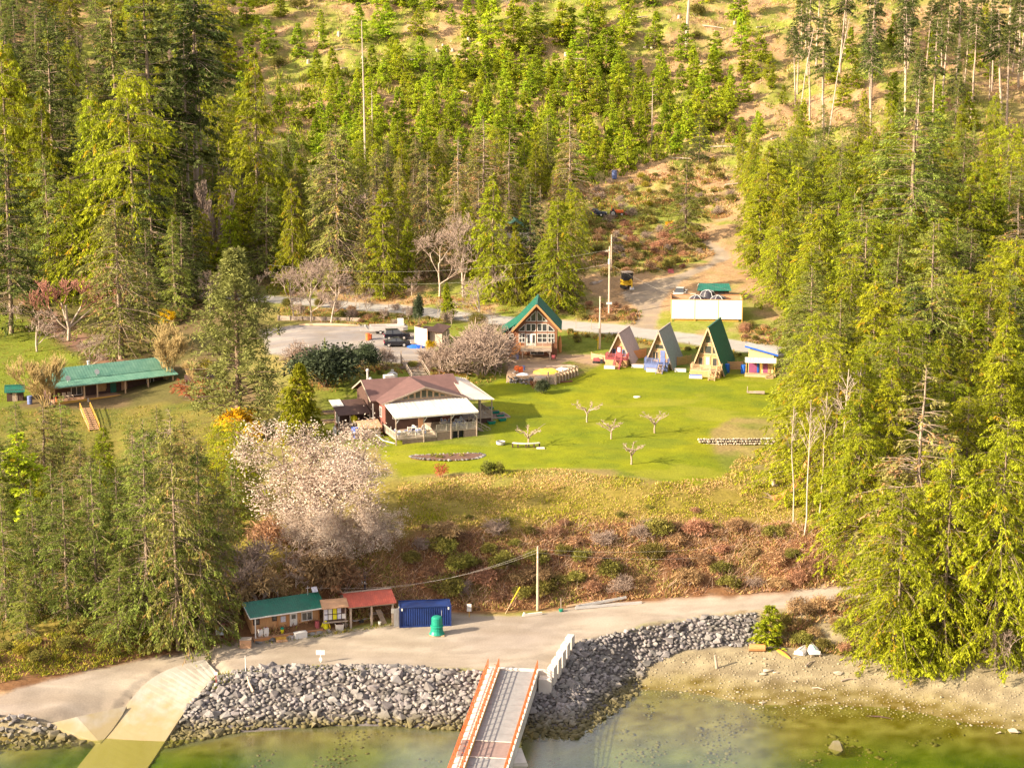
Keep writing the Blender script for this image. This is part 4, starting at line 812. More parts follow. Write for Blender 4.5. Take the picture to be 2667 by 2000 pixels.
MB().bar((-1.85, -1.35, .1), (1.85, -1.35, .1), .12, .25).bar((-1.85, 1.65, .1), (1.85, 1.65, .1), .12, .25).bar((1.87, -1.4, .1), (1.87, 1.7, .1), .12, .25).build('edging', M_GWOOD, GB)
for i, (x, y) in enumerate([(1275, 1067), (1290, 1077), (1303, 1086), (1308, 1096), (1272, 1096), (1280, 1104)]):
    solo('planter_tub', ['dark green tub at the back of the garden plot', 'dark green tub second along the garden plot', 'dark green tub third along the garden plot', 'dark green tub at the right of the garden plot', 'dark green tub at the front left of the garden plot', 'dark green tub nearest the camera in the garden plot'][i], 'planter', g(x, y), R(20), [('tub', MB().add(*(lambda a, b: ([(-a, -.3, 0), (a, -.3, 0), (a, .3, 0), (-a, .3, 0), (-b, -.38, .42), (b, -.38, .42), (b, .38, .42), (-b, .38, .42)], [(0,3,2,1),(4,5,6,7),(0,1,5,4),(1,2,6,5),(2,3,7,6),(3,0,4,7)]))(.45, .58)), M_TEAL), ('soil', B(-.5, .5, -.32, .32, .4, .435), M_DBRN)], 'green tubs of the garden plot')
# stairs from the parking lot down to the lodge
pt, pb = g(1070, 948), g(1096, 990); ST_ = thing('garden_stairs', 'grey timber stairs with board walls from the parking lot to the lodge', 'stairs', pt, 0); dv = pb-pt
stairs(ST_, (dv.x, dv.y, dv.z+.25), (0, 0, .35), 2.8, 11, M_GWOOD, rail=M_GWOOD, name='flight')
MB().box(-1.5, 1.6, 0, 1.4, -.6, .32).build('landing', M_TWOOD, ST_)
for x in (-1.6, 1.7): MB().bar((x, .2, -.5), (x, .2, 3.0 if x > 0 else 2.2), .22).build('gate_post', M_GWOOD, ST_)
solo('stone_lantern', 'pale box-shaped hearth on the bank left of the stairs', 'hearth', g(1022, 985), 0, [('base', B(-.8, .8, -.5, .5, -.4, .7), M_LCONC), ('cap', MB().lathe([(.6, .7), (.7, .85), (.25, 1.1), (.25, 1.4)], n=10), M_STEEL)])
# ------------------------------------------------------------------ chalet
CA = thing('chalet', 'log chalet with a glazed gable front and steep green metal roof', 'chalet', g(1397, 930), R(-2)); C = CA
W2 = 3.45; ez, rz_ = 5.2, 8.9
MB().box(-W2, W2, .9, 9.0, -.8, ez).build('wall', M_LOG, C); MB().prism([(-W2, .9, ez), (W2, .9, ez), (0, .9, rz_)], (0, 8.1, 0)).build('gable', M_LOG, C)
gable_roof(C, -W2, W2, -.3, 9.4, ez+.1, rz_+.15, M_GREEN, .75, 'y', 12)
MB().bar((-W2-.7, -.34, ez-.8), (0, -.34, rz_+.02), .08, .3).bar((W2+.7, -.34, ez-.8), (0, -.34, rz_+.02), .08, .3).build('bargeboard', M_OWOOD, C)
MB().box(-5.4, -W2, 2.2, 8.6, -.8, 4.0).build('side_wing', M_LOG, C); ribbed(C, (-6.1, 1.7, 3.5), (-6.1, 9.3, 3.5), (-W2+.3, 9.3, 5.6), (-W2+.3, 1.7, 5.6), M_GREEN, 10, .1, name='wing_roof')
fl = 1.75
for x0, x1 in ((-2.95, -1.95), (1.95, 2.95)): window(C, ((x0+x1)/2, .9, fl+1.35), 1.0, 1.5, 'front', 2, 2)
window(C, (.95, .9, fl+1.35), 1.6, 1.5, 'front', 2, 2)
D_ = MB().box(-1.72, -.12, .82, .9, fl, fl+2.1).build('door', M_WHITE, C)
for x in (-1.35, -.5): MB().box(x-.2, x+.2, .79, .83, fl+.5, fl+1.9).build('pane', M_GLASS, D_)
for s in (-1, 1):
    poly_window(C, [(s*1.95, 4.25), (s*2.95, 4.25), (s*2.95, 4.5), (s*1.95, 5.45)], .9); poly_window(C, [(s*.15, 4.25), (s*.9, 4.25), (s*.9, 5.5), (s*.15, 5.5)], .9); poly_window(C, [(s*.95, 4.25), (s*1.75, 4.25), (s*1.75, 5.5), (s*.95, 5.5)], .9)
    poly_window(C, [(s*.12, 5.95), (s*.95, 5.95), (s*.95, 6.85), (s*.12, 7.7)], .9); poly_window(C, [(s*1.0, 5.95), (s*1.8, 5.95), (s*1.0, 6.75)], .9)
window(C, (-4.3, 2.2, 3.0), .8, 1.0, 'front', 1, 2)
MB().box(-2.6, 2.6, -1.6, .9, fl-.2, fl-.04).build('deck_floor', M_TWOOD, C); railing(C, [(-1.9, -1.55, fl), (2.55, -1.55, fl), (2.55, .8, fl)], .9, M_GWOOD, .12)
MB().box(-2.6, 2.6, -1.66, -1.58, fl-.5, fl).build('deck_fascia', M_GWOOD, C)
for x in (-2.3, 2.3): o = MB().bar((x, -1.4, -.8), (x, -1.4, fl-.2), .16).build('post', M_GWOOD, C); MB().bar((x, -1.4, .7), (x-math.copysign(.8, x), -1.4, fl-.25), .1).build('brace', M_GWOOD, o)
stairs(C, (-5.6, -1.0, -.3), (-2.65, -1.0, fl-.05), 1.1, 8, M_OWOOD, rail=M_OWOOD); window(C, (.1, .9, .75), 2.2, .9, 'front', 2, 1)
solo('canoe', 'orange canoe stood on end against the right wall of the chalet', 'canoe', CA.matrix_basis@Vector((4.0, 3.0, -.2)), R(20), [('canoe', MB().tube([(0, 0, 0), (0, .1, .5), (0, .2, 1.4), (0, .25, 2.4), (0, .2, 3.1), (0, .1, 3.4)], [.03, .22, .34, .3, .15, .02], 8), M_OWOOD)])
solo('snowblower', 'red machine at the corner of the chalet deck', 'machine', CA.matrix_basis@Vector((2.9, -1.9, 0)), 0, [('body', B(-.3, .3, -.4, .3, .15, .7), M_RED), ('wheel', MB().tube([(-.4, 0, .2), (-.28, 0, .2)], .2, 10), M_BLACK), ('wheel', MB().tube([(.28, 0, .2), (.4, 0, .2)], .2, 10), M_BLACK)])
barrel('blue barrel under the chalet stairs', CA.matrix_basis@Vector((-3.2, -1.8, -.1)), M_BLUE, .9)
# chalet terrace with stone wall and timber posts
TE = thing('terrace', 'unfinished terrace of fill held by a stone wall and timber posts', 'terrace', g(1400, 995), R(0)); p0 = TE.location
MB().prism([(-5.0, -.2, -.8), (-.5, -1.2, -.8), (2.6, -1.2, -.8), (6.2, 4.5, -.8), (5.6, 9, -.8), (-4.5, 9, -.8)], (0, 0, 1.9)).build('fill', mat('terrace_fill', (.40, .27, .17), (.30, .20, .12), scale=2, bump=.4), TE)
for a, b, k in (((.4, -1.35), (2.7, -1.35), 3), ((2.8, -1.2), (6.4, 4.4), 8)):
    for i in range(k): f = i/(k-1); x = a[0]+(b[0]-a[0])*f; y = a[1]+(b[1]-a[1])*f; MB().tube([(x+.15, y-.1, -.9), (x+.12, y-.1, 1.5+rnd.uniform(-.2, .5))], .15, 7).build('post', M_POLE, TE)
for j in range(4): MB().bar((.3, -1.25, -.1+j*.36), (2.8, -1.25, -.1+j*.36), .1, .3).build('plank', M_GWOOD, TE)
for j in range(4): MB().bar((2.8, -1.15, -.1+j*.36), (6.3, 4.4, -.1+j*.36), .1, .3).build('plank', M_TWOOD, TE)
MB().tube([(2.9, -1.1, 1.5), (6.4, 4.4, 1.7)], .11, 7).build('rail', M_POLE, TE); MB().tube([(1.5, 4.9, 1.55), (6.1, 4.6, 1.7)], .11, 7).build('rail', M_POLE, TE)
for i in range(70):
    f = rnd.random(); x = -5.2+f*5.2; y = -.35-f*.9+rnd.uniform(-.35, .1); z = -.5+rnd.random()*1.5; o = bpy.data.objects.new('stone', STONES[rnd.randrange(9)].copy() if False else STONES[rnd.randrange(9)]); COL.objects.link(o); o.parent = TE; o.location = (x, y, z); o.rotation_euler = (rnd.uniform(-.5, .5), rnd.uniform(-.5, .5), rnd.uniform(0, 6)); s = rnd.uniform(.35, .65); o.scale = (s, s, s*.9)
def heap(label, cat, p, sx, sy, sz, m, seed, name='heap'):
    r = random.Random(seed); mb = MB(); n_ = 9; rings = 4
    for j in range(rings+1):
        f = j/rings
        for k in range(n_): a = 2*math.pi*k/n_; q = math.cos(f*1.5)*r.uniform(.82, 1.12); mb.v.append((sx*q*math.cos(a), sy*q*math.sin(a), sz*math.sin(f*1.45)*r.uniform(.85, 1.1)-.05))
    for j in range(rings):
        for k in range(n_): mb.f.append((j*n_+k, j*n_+(k+1) % n_, (j+1)*n_+(k+1) % n_, (j+1)*n_+k))
    mb.f.append(tuple(rings*n_+k for k in range(n_))); o = mb.build(name, m); o.location = p; return tag(o, label, cat)
tl = lambda x, y, z=1.1: p0+Vector((x, y, z))
heap('crumpled yellow tarp heaped on the chalet terrace', 'tarp', tl(1.6, 2.2), 2.3, 1.6, .7, mat('yellow_tarp', (.75, .52, .08), (.65, .42, .06), rough=.6), 3, 'tarp')
heap('white sheet heap behind the yellow tarp', 'tarp', tl(4.0, 3.6), 1.3, 1.0, .6, M_WHITE, 4, 'tarp'); heap('pale blue sacks at the front of the terrace', 'sacks', tl(-2.4, .3, 1.05), 1.2, .5, .45, mat('pale_sacking', (.60, .63, .66), (.45, .5, .58), rough=.8), 5, 'sacks')
solo('cement_mixer', 'orange machine standing on the chalet terrace', 'machine', tl(-3.6, 1.6), R(20), [('drum', MB().tube([(0, 0, .5), (.3, 0, .85), (.65, 0, 1.1)], [.3, .45, .25], 10), M_ORPL), ('frame', MB().bar((-.4, -.3, 0), (.3, 0, .7), .08).bar((-.4, .3, 0), (.3, 0, .7), .08).bar((.6, 0, 0), (.3, 0, .7), .08), M_STEEL)])
solo('armchair', 'orange seat beside the cement mixer on the terrace', 'seat', tl(-2.7, 2.2), R(-10), [('seat', B(-.35, .35, -.3, .3, .1, .45), M_ORPL), ('backrest', B(-.35, .35, .25, .35, .3, .95), M_ORPL)])
barrel('dark blue barrel at the back of the terrace', tl(-2.2, 4.0), M_BLUE, .8)
solo('wood_tower', 'round woven wooden bin in front of the terrace', 'bin', g(1407, 1002), 0, [('bin', MB().lathe([(1.0, -.4), (1.15, .3), (1.1, .9), (.9, 1.25)], n=14), M_GWOOD), ('lid', MB().lathe([(.95, 1.25), (.2, 1.5)], n=14), M_GWOOD)])
solo('fallen_beam', 'reddish beam lying on the lawn beside the terrace posts', 'beam', g(1462, 997), R(15), [('beam', MB().bar((-1.6, 0, .12), (1.9, .2, .15), .2), M_RBRN)])
# ------------------------------------------------------------------ A-frame cabins
def aframe(name, label, px, py, w, hh, L, fz, dd, dw, roof, ribs, paint, deckm, stx, face, rz=R(-18)):
    A = thing(name, label, 'cabin', g(px, py), rz); y0 = dd; k = w/2/hh; z1 = -.1; wb = (fz+hh-z1)*k
    MB().prism([(-wb*.97, y0+.25, z1), (wb*.97, y0+.25, z1), (0, y0+.25, fz+hh-.15)], (0, L-.6, 0)).build('wall', M_AWOOD, A)
    for s in (-1, 1):
        a = Vector((s*(wb+.25), y0-.35, z1-.1)); b = Vector((s*(wb+.25), y0+L, z1-.1)); c_ = Vector((0, y0+L, fz+hh+.15)); d_ = Vector((0, y0-.35, fz+hh+.15))
        nn = Vector((s*hh, 0, w/2)).normalized(); mb = MB().prism([a, b, c_, d_], -nn*.14)
        if ribs:
            for i in range(ribs+1): f = i/ribs; mb.bar(a+(b-a)*f+nn*.02, d_+(c_-d_)*f+nn*.02, .05, .04, up=nn)
        mb.build('roof', roof, A); MB().bar(a+Vector((-s*.05, -.04, 0)), d_+Vector((0, -.04, -.1)), .06, .22).build('bargeboard', M_GWOOD if not ribs else M_TWOOD, A)
    MB().bar((0, y0-.36, fz+hh+.16), (0, y0+L, fz+hh+.16), .22, .08).build('ridge_cap', roof, A)
    MB().box(-dw/2, dw/2, 0, dd+.3, fz-.14, fz).build('deck_floor', deckm, A)
    MB().box(-dw/2+.03, dw/2-.03, .02, .1, -.6, fz-.14).build('deck_skirt', M_AWOOD if deckm is not M_BLUE else M_BLUE, A); MB().box(dw/2-.1, dw/2-.03, .1, dd, -.6, fz-.14).build('deck_skirt', M_AWOOD, A)
    railing(A, [(-dw/2+.05, dd*.9, fz), (-dw/2+.05, .06, fz), (stx-.55, .06, fz)], .9, paint, .13)
    if stx+.6 < dw/2-.2: railing(A, [(stx+.55, .06, fz), (dw/2-.05, .06, fz), (dw/2-.05, dd*.9, fz)], .9, paint, .13)
    stairs(A, (stx, -1.9, -.1), (stx, -.05, fz-.05), .95, 6, paint if paint is M_RED else M_TWOOD, rail=paint)
    face(A, y0+.25, fz); return A
def face_red(A, y, f):
    d = MB().box(-.42, .42, y-.08, y, f, f+1.85).build('door', M_RED, A); MB().box(-.24, .24, y-.1, y-.07, f+.9, f+1.65).build('pane', M_NOTICE, d)
    window(A, (-.85, y, f+.75), .5, 1.1, 'front', 1, 1, M_BLUE); window(A, (.85, y, f+.75), .5, 1.1, 'front', 1, 1, M_BLUE)
def face_blue(A, y, f):
    d = MB().box(.25, 1.05, y-.08, y, f, f+1.95).build('door', M_BLUE, A); MB().box(.35, .42, y-.12, y-.07, f+.95, f+1.05).build('handle', M_STEEL, d)
    window(A, (-.55, y, f+1.0), .9, 1.4, 'front', 2, 1, M_TWOOD); window(A, (0.1, y, f+2.55), 1.5, .75, 'front', 1, 1, M_TWOOD); window(A, (0, y, f+3.75), .5, .6, 'front', 2, 2, M_AWOOD)
def face_green(A, y, f):
    d = MB().box(-.45, .4, y-.08, y, f, f+2.0).build('door', M_TWOOD, A); MB().box(-.25, .2, y-.1, y-.07, f+.6, f+1.75).build('pane', M_NOTICE, d)
    window(A, (-1.2, y, f+1.05), .75, 1.3, 'front', 1, 1, M_TWOOD); window(A, (1.15, y, f+1.05), .75, 1.3, 'front', 1, 1, M_TWOOD)
    window(A, (0, y, f+3.05), 1.1, 1.3, 'front', 1, 1, M_TWOOD); poly_window(A, [(-1.35, f+2.45), (-.75, f+2.45), (-.75, f+3.7), (-1.02, f+3.5)], y, M_TWOOD); poly_window(A, [(1.35, f+2.45), (.75, f+2.45), (.75, f+3.7), (1.02, f+3.5)], y, M_TWOOD); window(A, (0, y, f+4.75), .9, 1.2, 'front', 1, 1, M_TWOOD)
    MB().bar((-1.6, y-.04, f+2.3), (1.6, y-.04, f+2.3), .12, .12).bar((-.95, y-.04, f+4.0), (.95, y-.04, f+4.0), .12, .12).build('cross_beam', M_TWOOD, A)
A1 = aframe('a_frame_cabin', 'small A-frame cabin with grey shingles and a red front deck', 1604, 955, 3.6, 4.0, 7.0, 1.25, 1.7, 3.7, M_GSHING, 0, M_RED, M_RED, .55, face_red)
A2 = aframe('a_frame_cabin', 'middle A-frame cabin with grey shingles and a blue railed deck', 1708, 966, 3.9, 5.1, 8.0, 1.15, 1.7, 4.0, M_GSHING, 0, M_BLUE, M_BLUE, 1.0, face_blue)
A3 = aframe('a_frame_cabin', 'tallest A-frame cabin with a dark green metal roof and tan deck', 1836, 982, 4.7, 6.7, 9.4, 1.1, 1.8, 5.0, M_GREEN, 16, M_TWOOD, M_TWOOD, 1.5, face_green)
def planter(label, px, py, w, m, top=None, rz=R(-10)):
    o = thing('planter_box', label, 'planter', g(px, py), rz, None)
    for j in range(3): MB().box(-w/2, w/2, -.35, .35, .02+j*.17, .16+j*.17).build('board', m, o)
    MB().box(-w/2+.06, w/2-.06, -.29, .29, .45, .56).build('soil', top or M_GWOOD, o)
planter('long white planter under the red deck', 1588, 960, 1.8, M_WHITE); planter('white planter between the red and blue cabins', 1661, 957, 2.0, M_WHITE); planter('white planter in front of the blue deck', 1700, 968, 2.1, M_WHITE); planter('pale planter right of the blue cabin steps', 1772, 968, 1.9, M_WHITE); planter('white planter with blue lining in front of the green-roofed cabin', 1812, 985, 2.1, M_WHITE, M_TARP)
def fence(label, a, b, m, hh=1.5, nb=6, rail_gap=0):
    a = g(*a); b = g(*b); d = b-a; o = thing('board_fence', label, 'fence', a, math.atan2(d.y, d.x)); L = math.hypot(d.x, d.y); dz = d.z/L
    for k in range(int(L/1.8)+2): x = min(L, k*1.8); MB().bar((x, .06, -.4+dz*x), (x, .06, hh+.1+dz*x), .1).build('post', m, o)
    for j in range(nb): z = .12+j*hh/nb; MB().bar((0, 0, z), (L, 0, z+dz*L), .04, hh/nb*.84).build('slat', m, o)
fence('orange slat fence between the red and blue cabins', (1642, 938), (1683, 930), M_OWOOD); fence('slatted fence between the blue and green-roofed cabins', (1764, 952), (1800, 946), M_OWOOD, 1.4); fence('reddish board fence right of the green-roofed cabin', (1893, 962), (1935, 962), M_PLY, 1.4, 4); fence('low pale board fence left of the red deck', (1540, 935), (1578, 942), M_PLY, 1.1, 3)
barrel('blue barrel at the left end of the reddish fence', g(1893, 970), M_TARP, 1.5); barrel('blue barrel at the right end of the reddish fence', g(1936, 972), M_TARP, 1.5)
# colourful little shed at the end of the row
CS = thing('painted_shed', 'little yellow and purple shed with a tilted roof and blue edge', 'shed', g(1946, 980), R(-8))
MB().box(.1, 4.2, 1.3, 4.0, -.4, 3.4).build('wall', mat('pale_yellow_paint', (.60, .47, .22), (.50, .39, .19)), CS); ribbed(CS, (-.5, .8, 4.9), (-.5, 4.6, 4.9), (4.9, 4.6, 3.5), (4.9, .8, 3.5), M_STEEL, 8, .1, name='roof'); MB().bar((-.5, .76, 4.8), (4.9, .76, 3.4), .06, .26).build('fascia', M_TARP, CS); MB().prism([(.1, 1.3, 3.4), (4.2, 1.3, 3.4), (.1, 1.3, 4.6)], (0, 2.7, 0)).build('gable', mat('pale_yellow_boards', (.60, .47, .22), (.50, .39, .19)), CS)
ribbed(CS, (-.4, -.3, 2.35), (4.6, -.3, 2.35), (4.6, 1.35, 2.9), (-.4, 1.35, 2.9), M_WCOR, 12, name='awning')
for x in (-.2, 2.2, 4.4): MB().bar((x, -.1, -.4), (x, -.1, 2.35), .12).build('post', M_YWOOD, CS)
for x0, x1, m in ((.2, 1.5, M_PURP), (1.55, 1.9, M_TARP), (2.5, 3.3, M_PURP), (3.3, 3.7, M_AWOOD)): MB().box(x0, x1, 1.22, 1.29, .4, 2.3).build('door_panel', m, CS)
MB().box(-.4, 4.6, -.3, 1.3, -.5, .35).build('porch_floor', M_TWOOD, CS); stairs(CS, (3.6, -1.2, -.2), (3.6, -.3, .35), 1.2, 3, M_TWOOD)
solo('wooden_cart', 'low grey wooden frame lying on the lawn at the right', 'frame', g(1968, 1026), R(-6), [('frame', MB().bar((-1.3, -.4, .3), (1.4, -.4, .2), .14).bar((-1.3, .5, .3), (1.4, .5, .2), .14).bar((-1.3, -.4, .3), (-1.3, .5, .3), .14), M_GWOOD), ('post', MB().bar((-1.3, .5, 0), (-1.3, .5, 1.1), .1), M_GWOOD), ('planks', MB().box(-.3, 1.4, -.4, .5, .32, .4), M_GWOOD)])
# ride-on mower
def mower(px, py):
    o = thing('ride_on_mower', 'red ride-on mower parked left of the red cabin deck', 'mower', g(px, py), R(80)); MB().prism([(-.3, -.2, .35), (-.3, .8, .35), (-.3, .8, .75), (-.3, .1, .85), (-.3, -.2, .7)], (.6, 0, 0)).build('bonnet', M_RED, o); MB().box(-.35, .35, -.9, -.2, .35, .5).build('fender', M_RED, o); MB().box(-.25, .25, -.8, -.35, .5, .62).prism([(-.25, -.85, .6), (.25, -.85, .6), (.25, -.75, 1.0), (-.25, -.75, 1.0)], (0, -.06, 0)).build('seat', M_BLACK, o)
    MB().box(-.6, .6, -.15, .45, .12, .3).build('mower_deck', M_BLACK, o); MB().tube([(0, .1, .8), (0, -.15, 1.0)], .03, 6).build('steering_column', M_BLACK, o)
    for x, y, r in ((-.45, .7, .2), (.45, .7, .2), (-.5, -.6, .28), (.5, -.6, .28)): MB().tube([(x-.1, y, r), (x+.1, y, r)], r, 10).build('wheel', M_BLACK, o)
mower(1558, 945)
# fire bowl, curved bench, flower bed
solo('fire_pit', 'round metal fire pit on the lawn in front of the lodge', 'fire pit', g(1304, 1158), 0, [('ring', MB().lathe([(.42, .0), (.62, .1), (.66, .5), (.58, .5), (.5, .2)], n=16), M_STEEL), ('ash', MB().lathe([(.57, .3), (.57, .36)], n=16), M_BLACK)])
BE = thing('curved_bench', 'curved plank bench on dark legs in the lawn', 'bench', g(1370, 1165), 0); arcp = [(-1.9+3.8*i/10, .45*(1-((i-5)/5)**2)*-1+.2, .62) for i in range(11)]
sb = MB()
for a, b in zip(arcp[:-1], arcp[1:]): sb.bar(Vector(a), Vector(b)+(Vector(b)-Vector(a)).normalized()*.02, .42, .1)
sb.build('seat', M_LCONC, BE)
for i in (0, 2, 5, 8, 10): MB().box(arcp[i][0]-.1, arcp[i][0]+.1, arcp[i][1]-.15, arcp[i][1]+.15, -.1, .57).build('leg', M_DBRN, BE)
solo('stepping_slab', 'flat grey slab on the grass at the bench end', 'slab', g(1408, 1168), R(5), [('slab', B(-.55, .55, -.4, .4, -.1, .12), M_LCONC)])
FB = thing('flower_bed', 'kidney-shaped soil flower bed edged with stones', 'flower bed', g(1165, 1190), R(4)); out = []
for i in range(30): a = 2*math.pi*i/30; out.append((5.1*math.cos(a), 1.75*math.sin(a)*(1+.3*math.cos(a))+.35*math.cos(2*a), .1))
MB().prism([(x, y, -.3) for x, y, z in out], (0, 0, .42)).build('soil', mat('bed_soil', (.17, .09, .055), (.11, .06, .04), scale=3, bump=.5), FB)
for i in range(64): a = 2*math.pi*i/64+rnd.uniform(-.03, .03); o = bpy.data.objects.new('stone', STONES[i % 9]); COL.objects.link(o); o.parent = FB; o.location = (5.15*math.cos(a), 1.8*math.sin(a)*(1+.3*math.cos(a))+.35*math.cos(2*a), .1); s = rnd.uniform(.25, .5); o.scale = (s*1.3, s, s); o.rotation_euler = (0, 0, a)
V_, F_, C_ = blob_crown(5, (0, 0, .2), (4.2, 1.2, .35), 900, (.1, .25), .4); tag(link('seedlings', mesh_np('seedlings', V_, F_, C_), M_MIX, FB), kind='stuff')
solo('manhole_cover', 'round pale lid set in the middle of the lawn', 'lid', g(1659, 1034), 0, [('lid', MB().lathe([(.55, -.1), (.55, .08), (.3, .12)], n=14), M_LCONC)])
# dry-stone retaining wall at the right of the lawn
SW = thing('stone_wall', 'pale dry-stone retaining wall below the lawn at the right', 'stone wall', g(1915, 1158), R(2)); MW = [m.copy() for m in STONES]
for m in MW: m.materials.clear(); m.materials.append(M_STONEW)
for r_ in range(3):
    for i in range(30): o = bpy.data.objects.new('stone', MW[rnd.randrange(9)]); COL.objects.link(o); o.parent = SW; o.location = (-5.2+i*.36+rnd.uniform(-.06, .06)+(r_ % 2)*.18, rnd.uniform(-.08, .08)+r_*.08, .12+r_*.34); s = rnd.uniform(.38, .5); o.scale = (s, s, s); o.rotation_euler = (rnd.uniform(-.3, .3), rnd.uniform(-.3, .3), rnd.uniform(0, 6))
MB().box(-5.0, 5.4, .3, 1.2, -.6, .6).build('backfill', M_DBRN, SW)
# fallen curved trunk and its root plate
FT = thing('fallen_tree', 'curved fallen trunk sweeping up from the gully right of the lawn', 'fallen trunk', g(2020, 1300), 0); b0 = FT.location
q = lambda px, py, dy: pyz(px, py, b0.y+dy)-b0
MB().tube([q(2012, 1300, 0), q(2035, 1296, .3), q(2060, 1278, .8), q(2085, 1245, 1.5), q(2105, 1200, 2.2), q(2118, 1150, 2.8), q(2122, 1100, 3)], [.55, .52, .46, .42, .38, .32, .2], 9).build('trunk', M_OWOOD, FT)
for a in range(7): MB().tube([(0, 0, .1), (-.5+.2*math.cos(a*1.1), .3*math.sin(a), .3*math.sin(a*.9)), (-1.3+.5*math.cos(a*1.1), .8*math.sin(a), .9*math.sin(a*.9))], [.12, .08, .03], 5).build('root', M_BARKC, FT)
solo('broken_stump', 'upright broken stump beside the fallen curved trunk', 'stump', g(2012, 1265), 0, [('stem', MB().tube([(.4, 0, -.4), (.1, 0, .5), (-.1, 0, 1.3), (-.35, 0, 2.0)], [.34, .28, .25, .16], 8), M_PALE), ('root', MB().tube([(.3, 0, .1), (.9, -.2, -.1), (1.5, -.1, -.3)], [.2, .12, .05], 6), M_PALE)])
# ------------------------------------------------------------------ shore buildings
HU = thing('dock_office', 'cedar-board dock office with a green metal roof and porch', 'hut', g(664, 1672), R(26)); H_ = HU
MB().box(.15, 8.6, 1.4, 4.2, -.5, 3.0).build('wall', M_CSID, H_); MB().box(.1, .15, 1.35, 4.2, -.4, 3.0).build('side_wall', M_CSID, H_)
ribbed(H_, (-.45, .2, 2.95), (9.0, .2, 2.95), (9.0, 2.9, 4.05), (-.45, 2.9, 4.05), M_GREEN, 34, .08, .04); ribbed(H_, (-.45, 5.0, 3.0), (9.0, 5.0, 3.0), (9.0, 2.9, 4.05), (-.45, 2.9, 4.05), M_GREEN, 34, .08, .04)
MB().prism([(.15, 1.4, 3.0), (.15, 4.2, 3.0), (.15, 2.85, 3.85)], (8.4, 0, 0)).build('gable', M_CSID, H_)
MB().bar((-.48, .16, 2.86), (9.03, .16, 2.86), .1, .14).build('gutter', M_WHITE, H_); MB().bar((-.5, .2, 2.9), (-.5, 2.9, 3.98), .06, .16).bar((-.5, 5.0, 2.95), (-.5, 2.9, 3.98), .06, .16).build('bargeboard', M_WHITE, H_)
MB().box(-.1, 8.5, 0, 1.4, .18, .36).build('porch_floor', M_DECK, H_); MB().box(-.1, 8.5, -.06, .0, -.25, .34).build('porch_fascia', M_OWOOD, H_)
for x in (.2,): MB().bar((x, .3, .3), (x, .3, 2.9), .12).build('downpipe', M_WHITE, H_)
for x in (3.3, 4.6, 8.5): MB().bar((x, 1.36, .36), (x, 1.36, 2.9), .14, .08).build('corner_board', M_OWOOD, H_)
d = MB().box(4.85, 5.75, 1.3, 1.4, .36, 2.5).build('door', M_WHITE, H_); MB().box(5.05, 5.55, 1.27, 1.31, 1.7, 2.2).build('pane', M_GLASS, d)
window(H_, (7.0, 1.4, 1.75), 1.3, 1.0, 'front', 2, 1); window(H_, (.7, 1.4, 1.95), .7, .6, 'front', 1, 1, M_DBRN); window(H_, (3.0, 1.4, 2.1), .6, .6, 'front', 1, 1, M_DBRN)
MB().box(3.7, 4.3, 1.3, 1.39, 1.5, 2.2).build('notice', M_NOTICE, H_); MB().bar((7.6, 2.6, 3.9), (7.6, 2.6, 5.1), .05).bar((7.35, 2.6, 4.8), (7.85, 2.6, 4.8), .05).build('antenna', M_STEEL, H_); MB().prism([(8.1, 2.3, 4.25), (8.8, 2.3, 4.25), (8.8, 2.8, 4.75), (8.1, 2.8, 4.75)], (0, -.06, .05)).build('solar_panel', M_NOTICE, H_)
hw = lambda x, y, z=0: HU.matrix_basis@Vector((x, y, z))
solo('chest_freezer', 'white chest freezer in front of the dock office porch', 'freezer', hw(5.4, -.65, -.15), R(26), [('body', B(-.75, .75, -.35, .35, 0, .7), M_WHITE), ('lid', B(-.77, .77, -.37, .37, .715, .8), M_WHITE)])
solo('fuel_can', 'white fuel can with red cap, left of two on the office porch', 'fuel can', hw(.95, .75, .36), R(26), [('body', B(-.28, .28, -.2, .2, 0, .8), M_WHITE), ('cap', MB().lathe([(.08, .8), (.08, .95)], n=8), M_RED)]); solo('fuel_can', 'taller white fuel can, right of two on the office porch', 'fuel can', hw(1.6, .6, .36), R(26), [('body', B(-.28, .28, -.2, .2, 0, 1.0), M_WHITE), ('cap', MB().lathe([(.08, 1.0), (.08, 1.15)], n=8), M_RED)])
solo('flower_pot', 'small yellow bucket on the office porch', 'bucket', hw(3.6, .6, .36), 0, [('pot', MB().lathe([(.16, 0), (.22, .5), (.18, .5)], n=10), M_LIME), ('plant', MB().lathe([(.2, .5), (.25, .65), (.05, .8)], n=7), M_TEAL)])
barrel('red bin on the right end of the office porch', hw(7.95, .55, .36), M_RED, .95, 'bin')
solo('oilskin_stand', 'bright yellow oilskins on a hand truck beside the dock office', 'rain gear', hw(8.95, .3, -.1), R(10), [('jacket', rain(2), M_LIME), ('wheel', MB().tube([(-.3, -.1, .25), (-.18, -.1, .25)], .25, 10), M_BLACK), ('handle', MB().tube([(.3, -.3, .1), (.5, -.35, .5), (.35, -.2, 1.0)], .05, 6), M_YELP)])
solo('wooden_box', 'square wooden box at the left corner of the dock office', 'box', g(640, 1684), R(5), [('box', B(-.65, .65, -.5, .5, -.1, .95), M_PLY), ('lid', B(-.7, .7, -.55, .55, .96, 1.03), M_GWOOD)])
solo('step_bench', 'tan wooden step in front of the office porch', 'step', hw(3.0, -.75, -.15), R(20), [('upper_step', B(-.6, .6, 0, .45, .0, .45), M_YWOOD), ('lower_step', B(-.65, .65, -.5, -.02, 0, .25), M_PLY)])
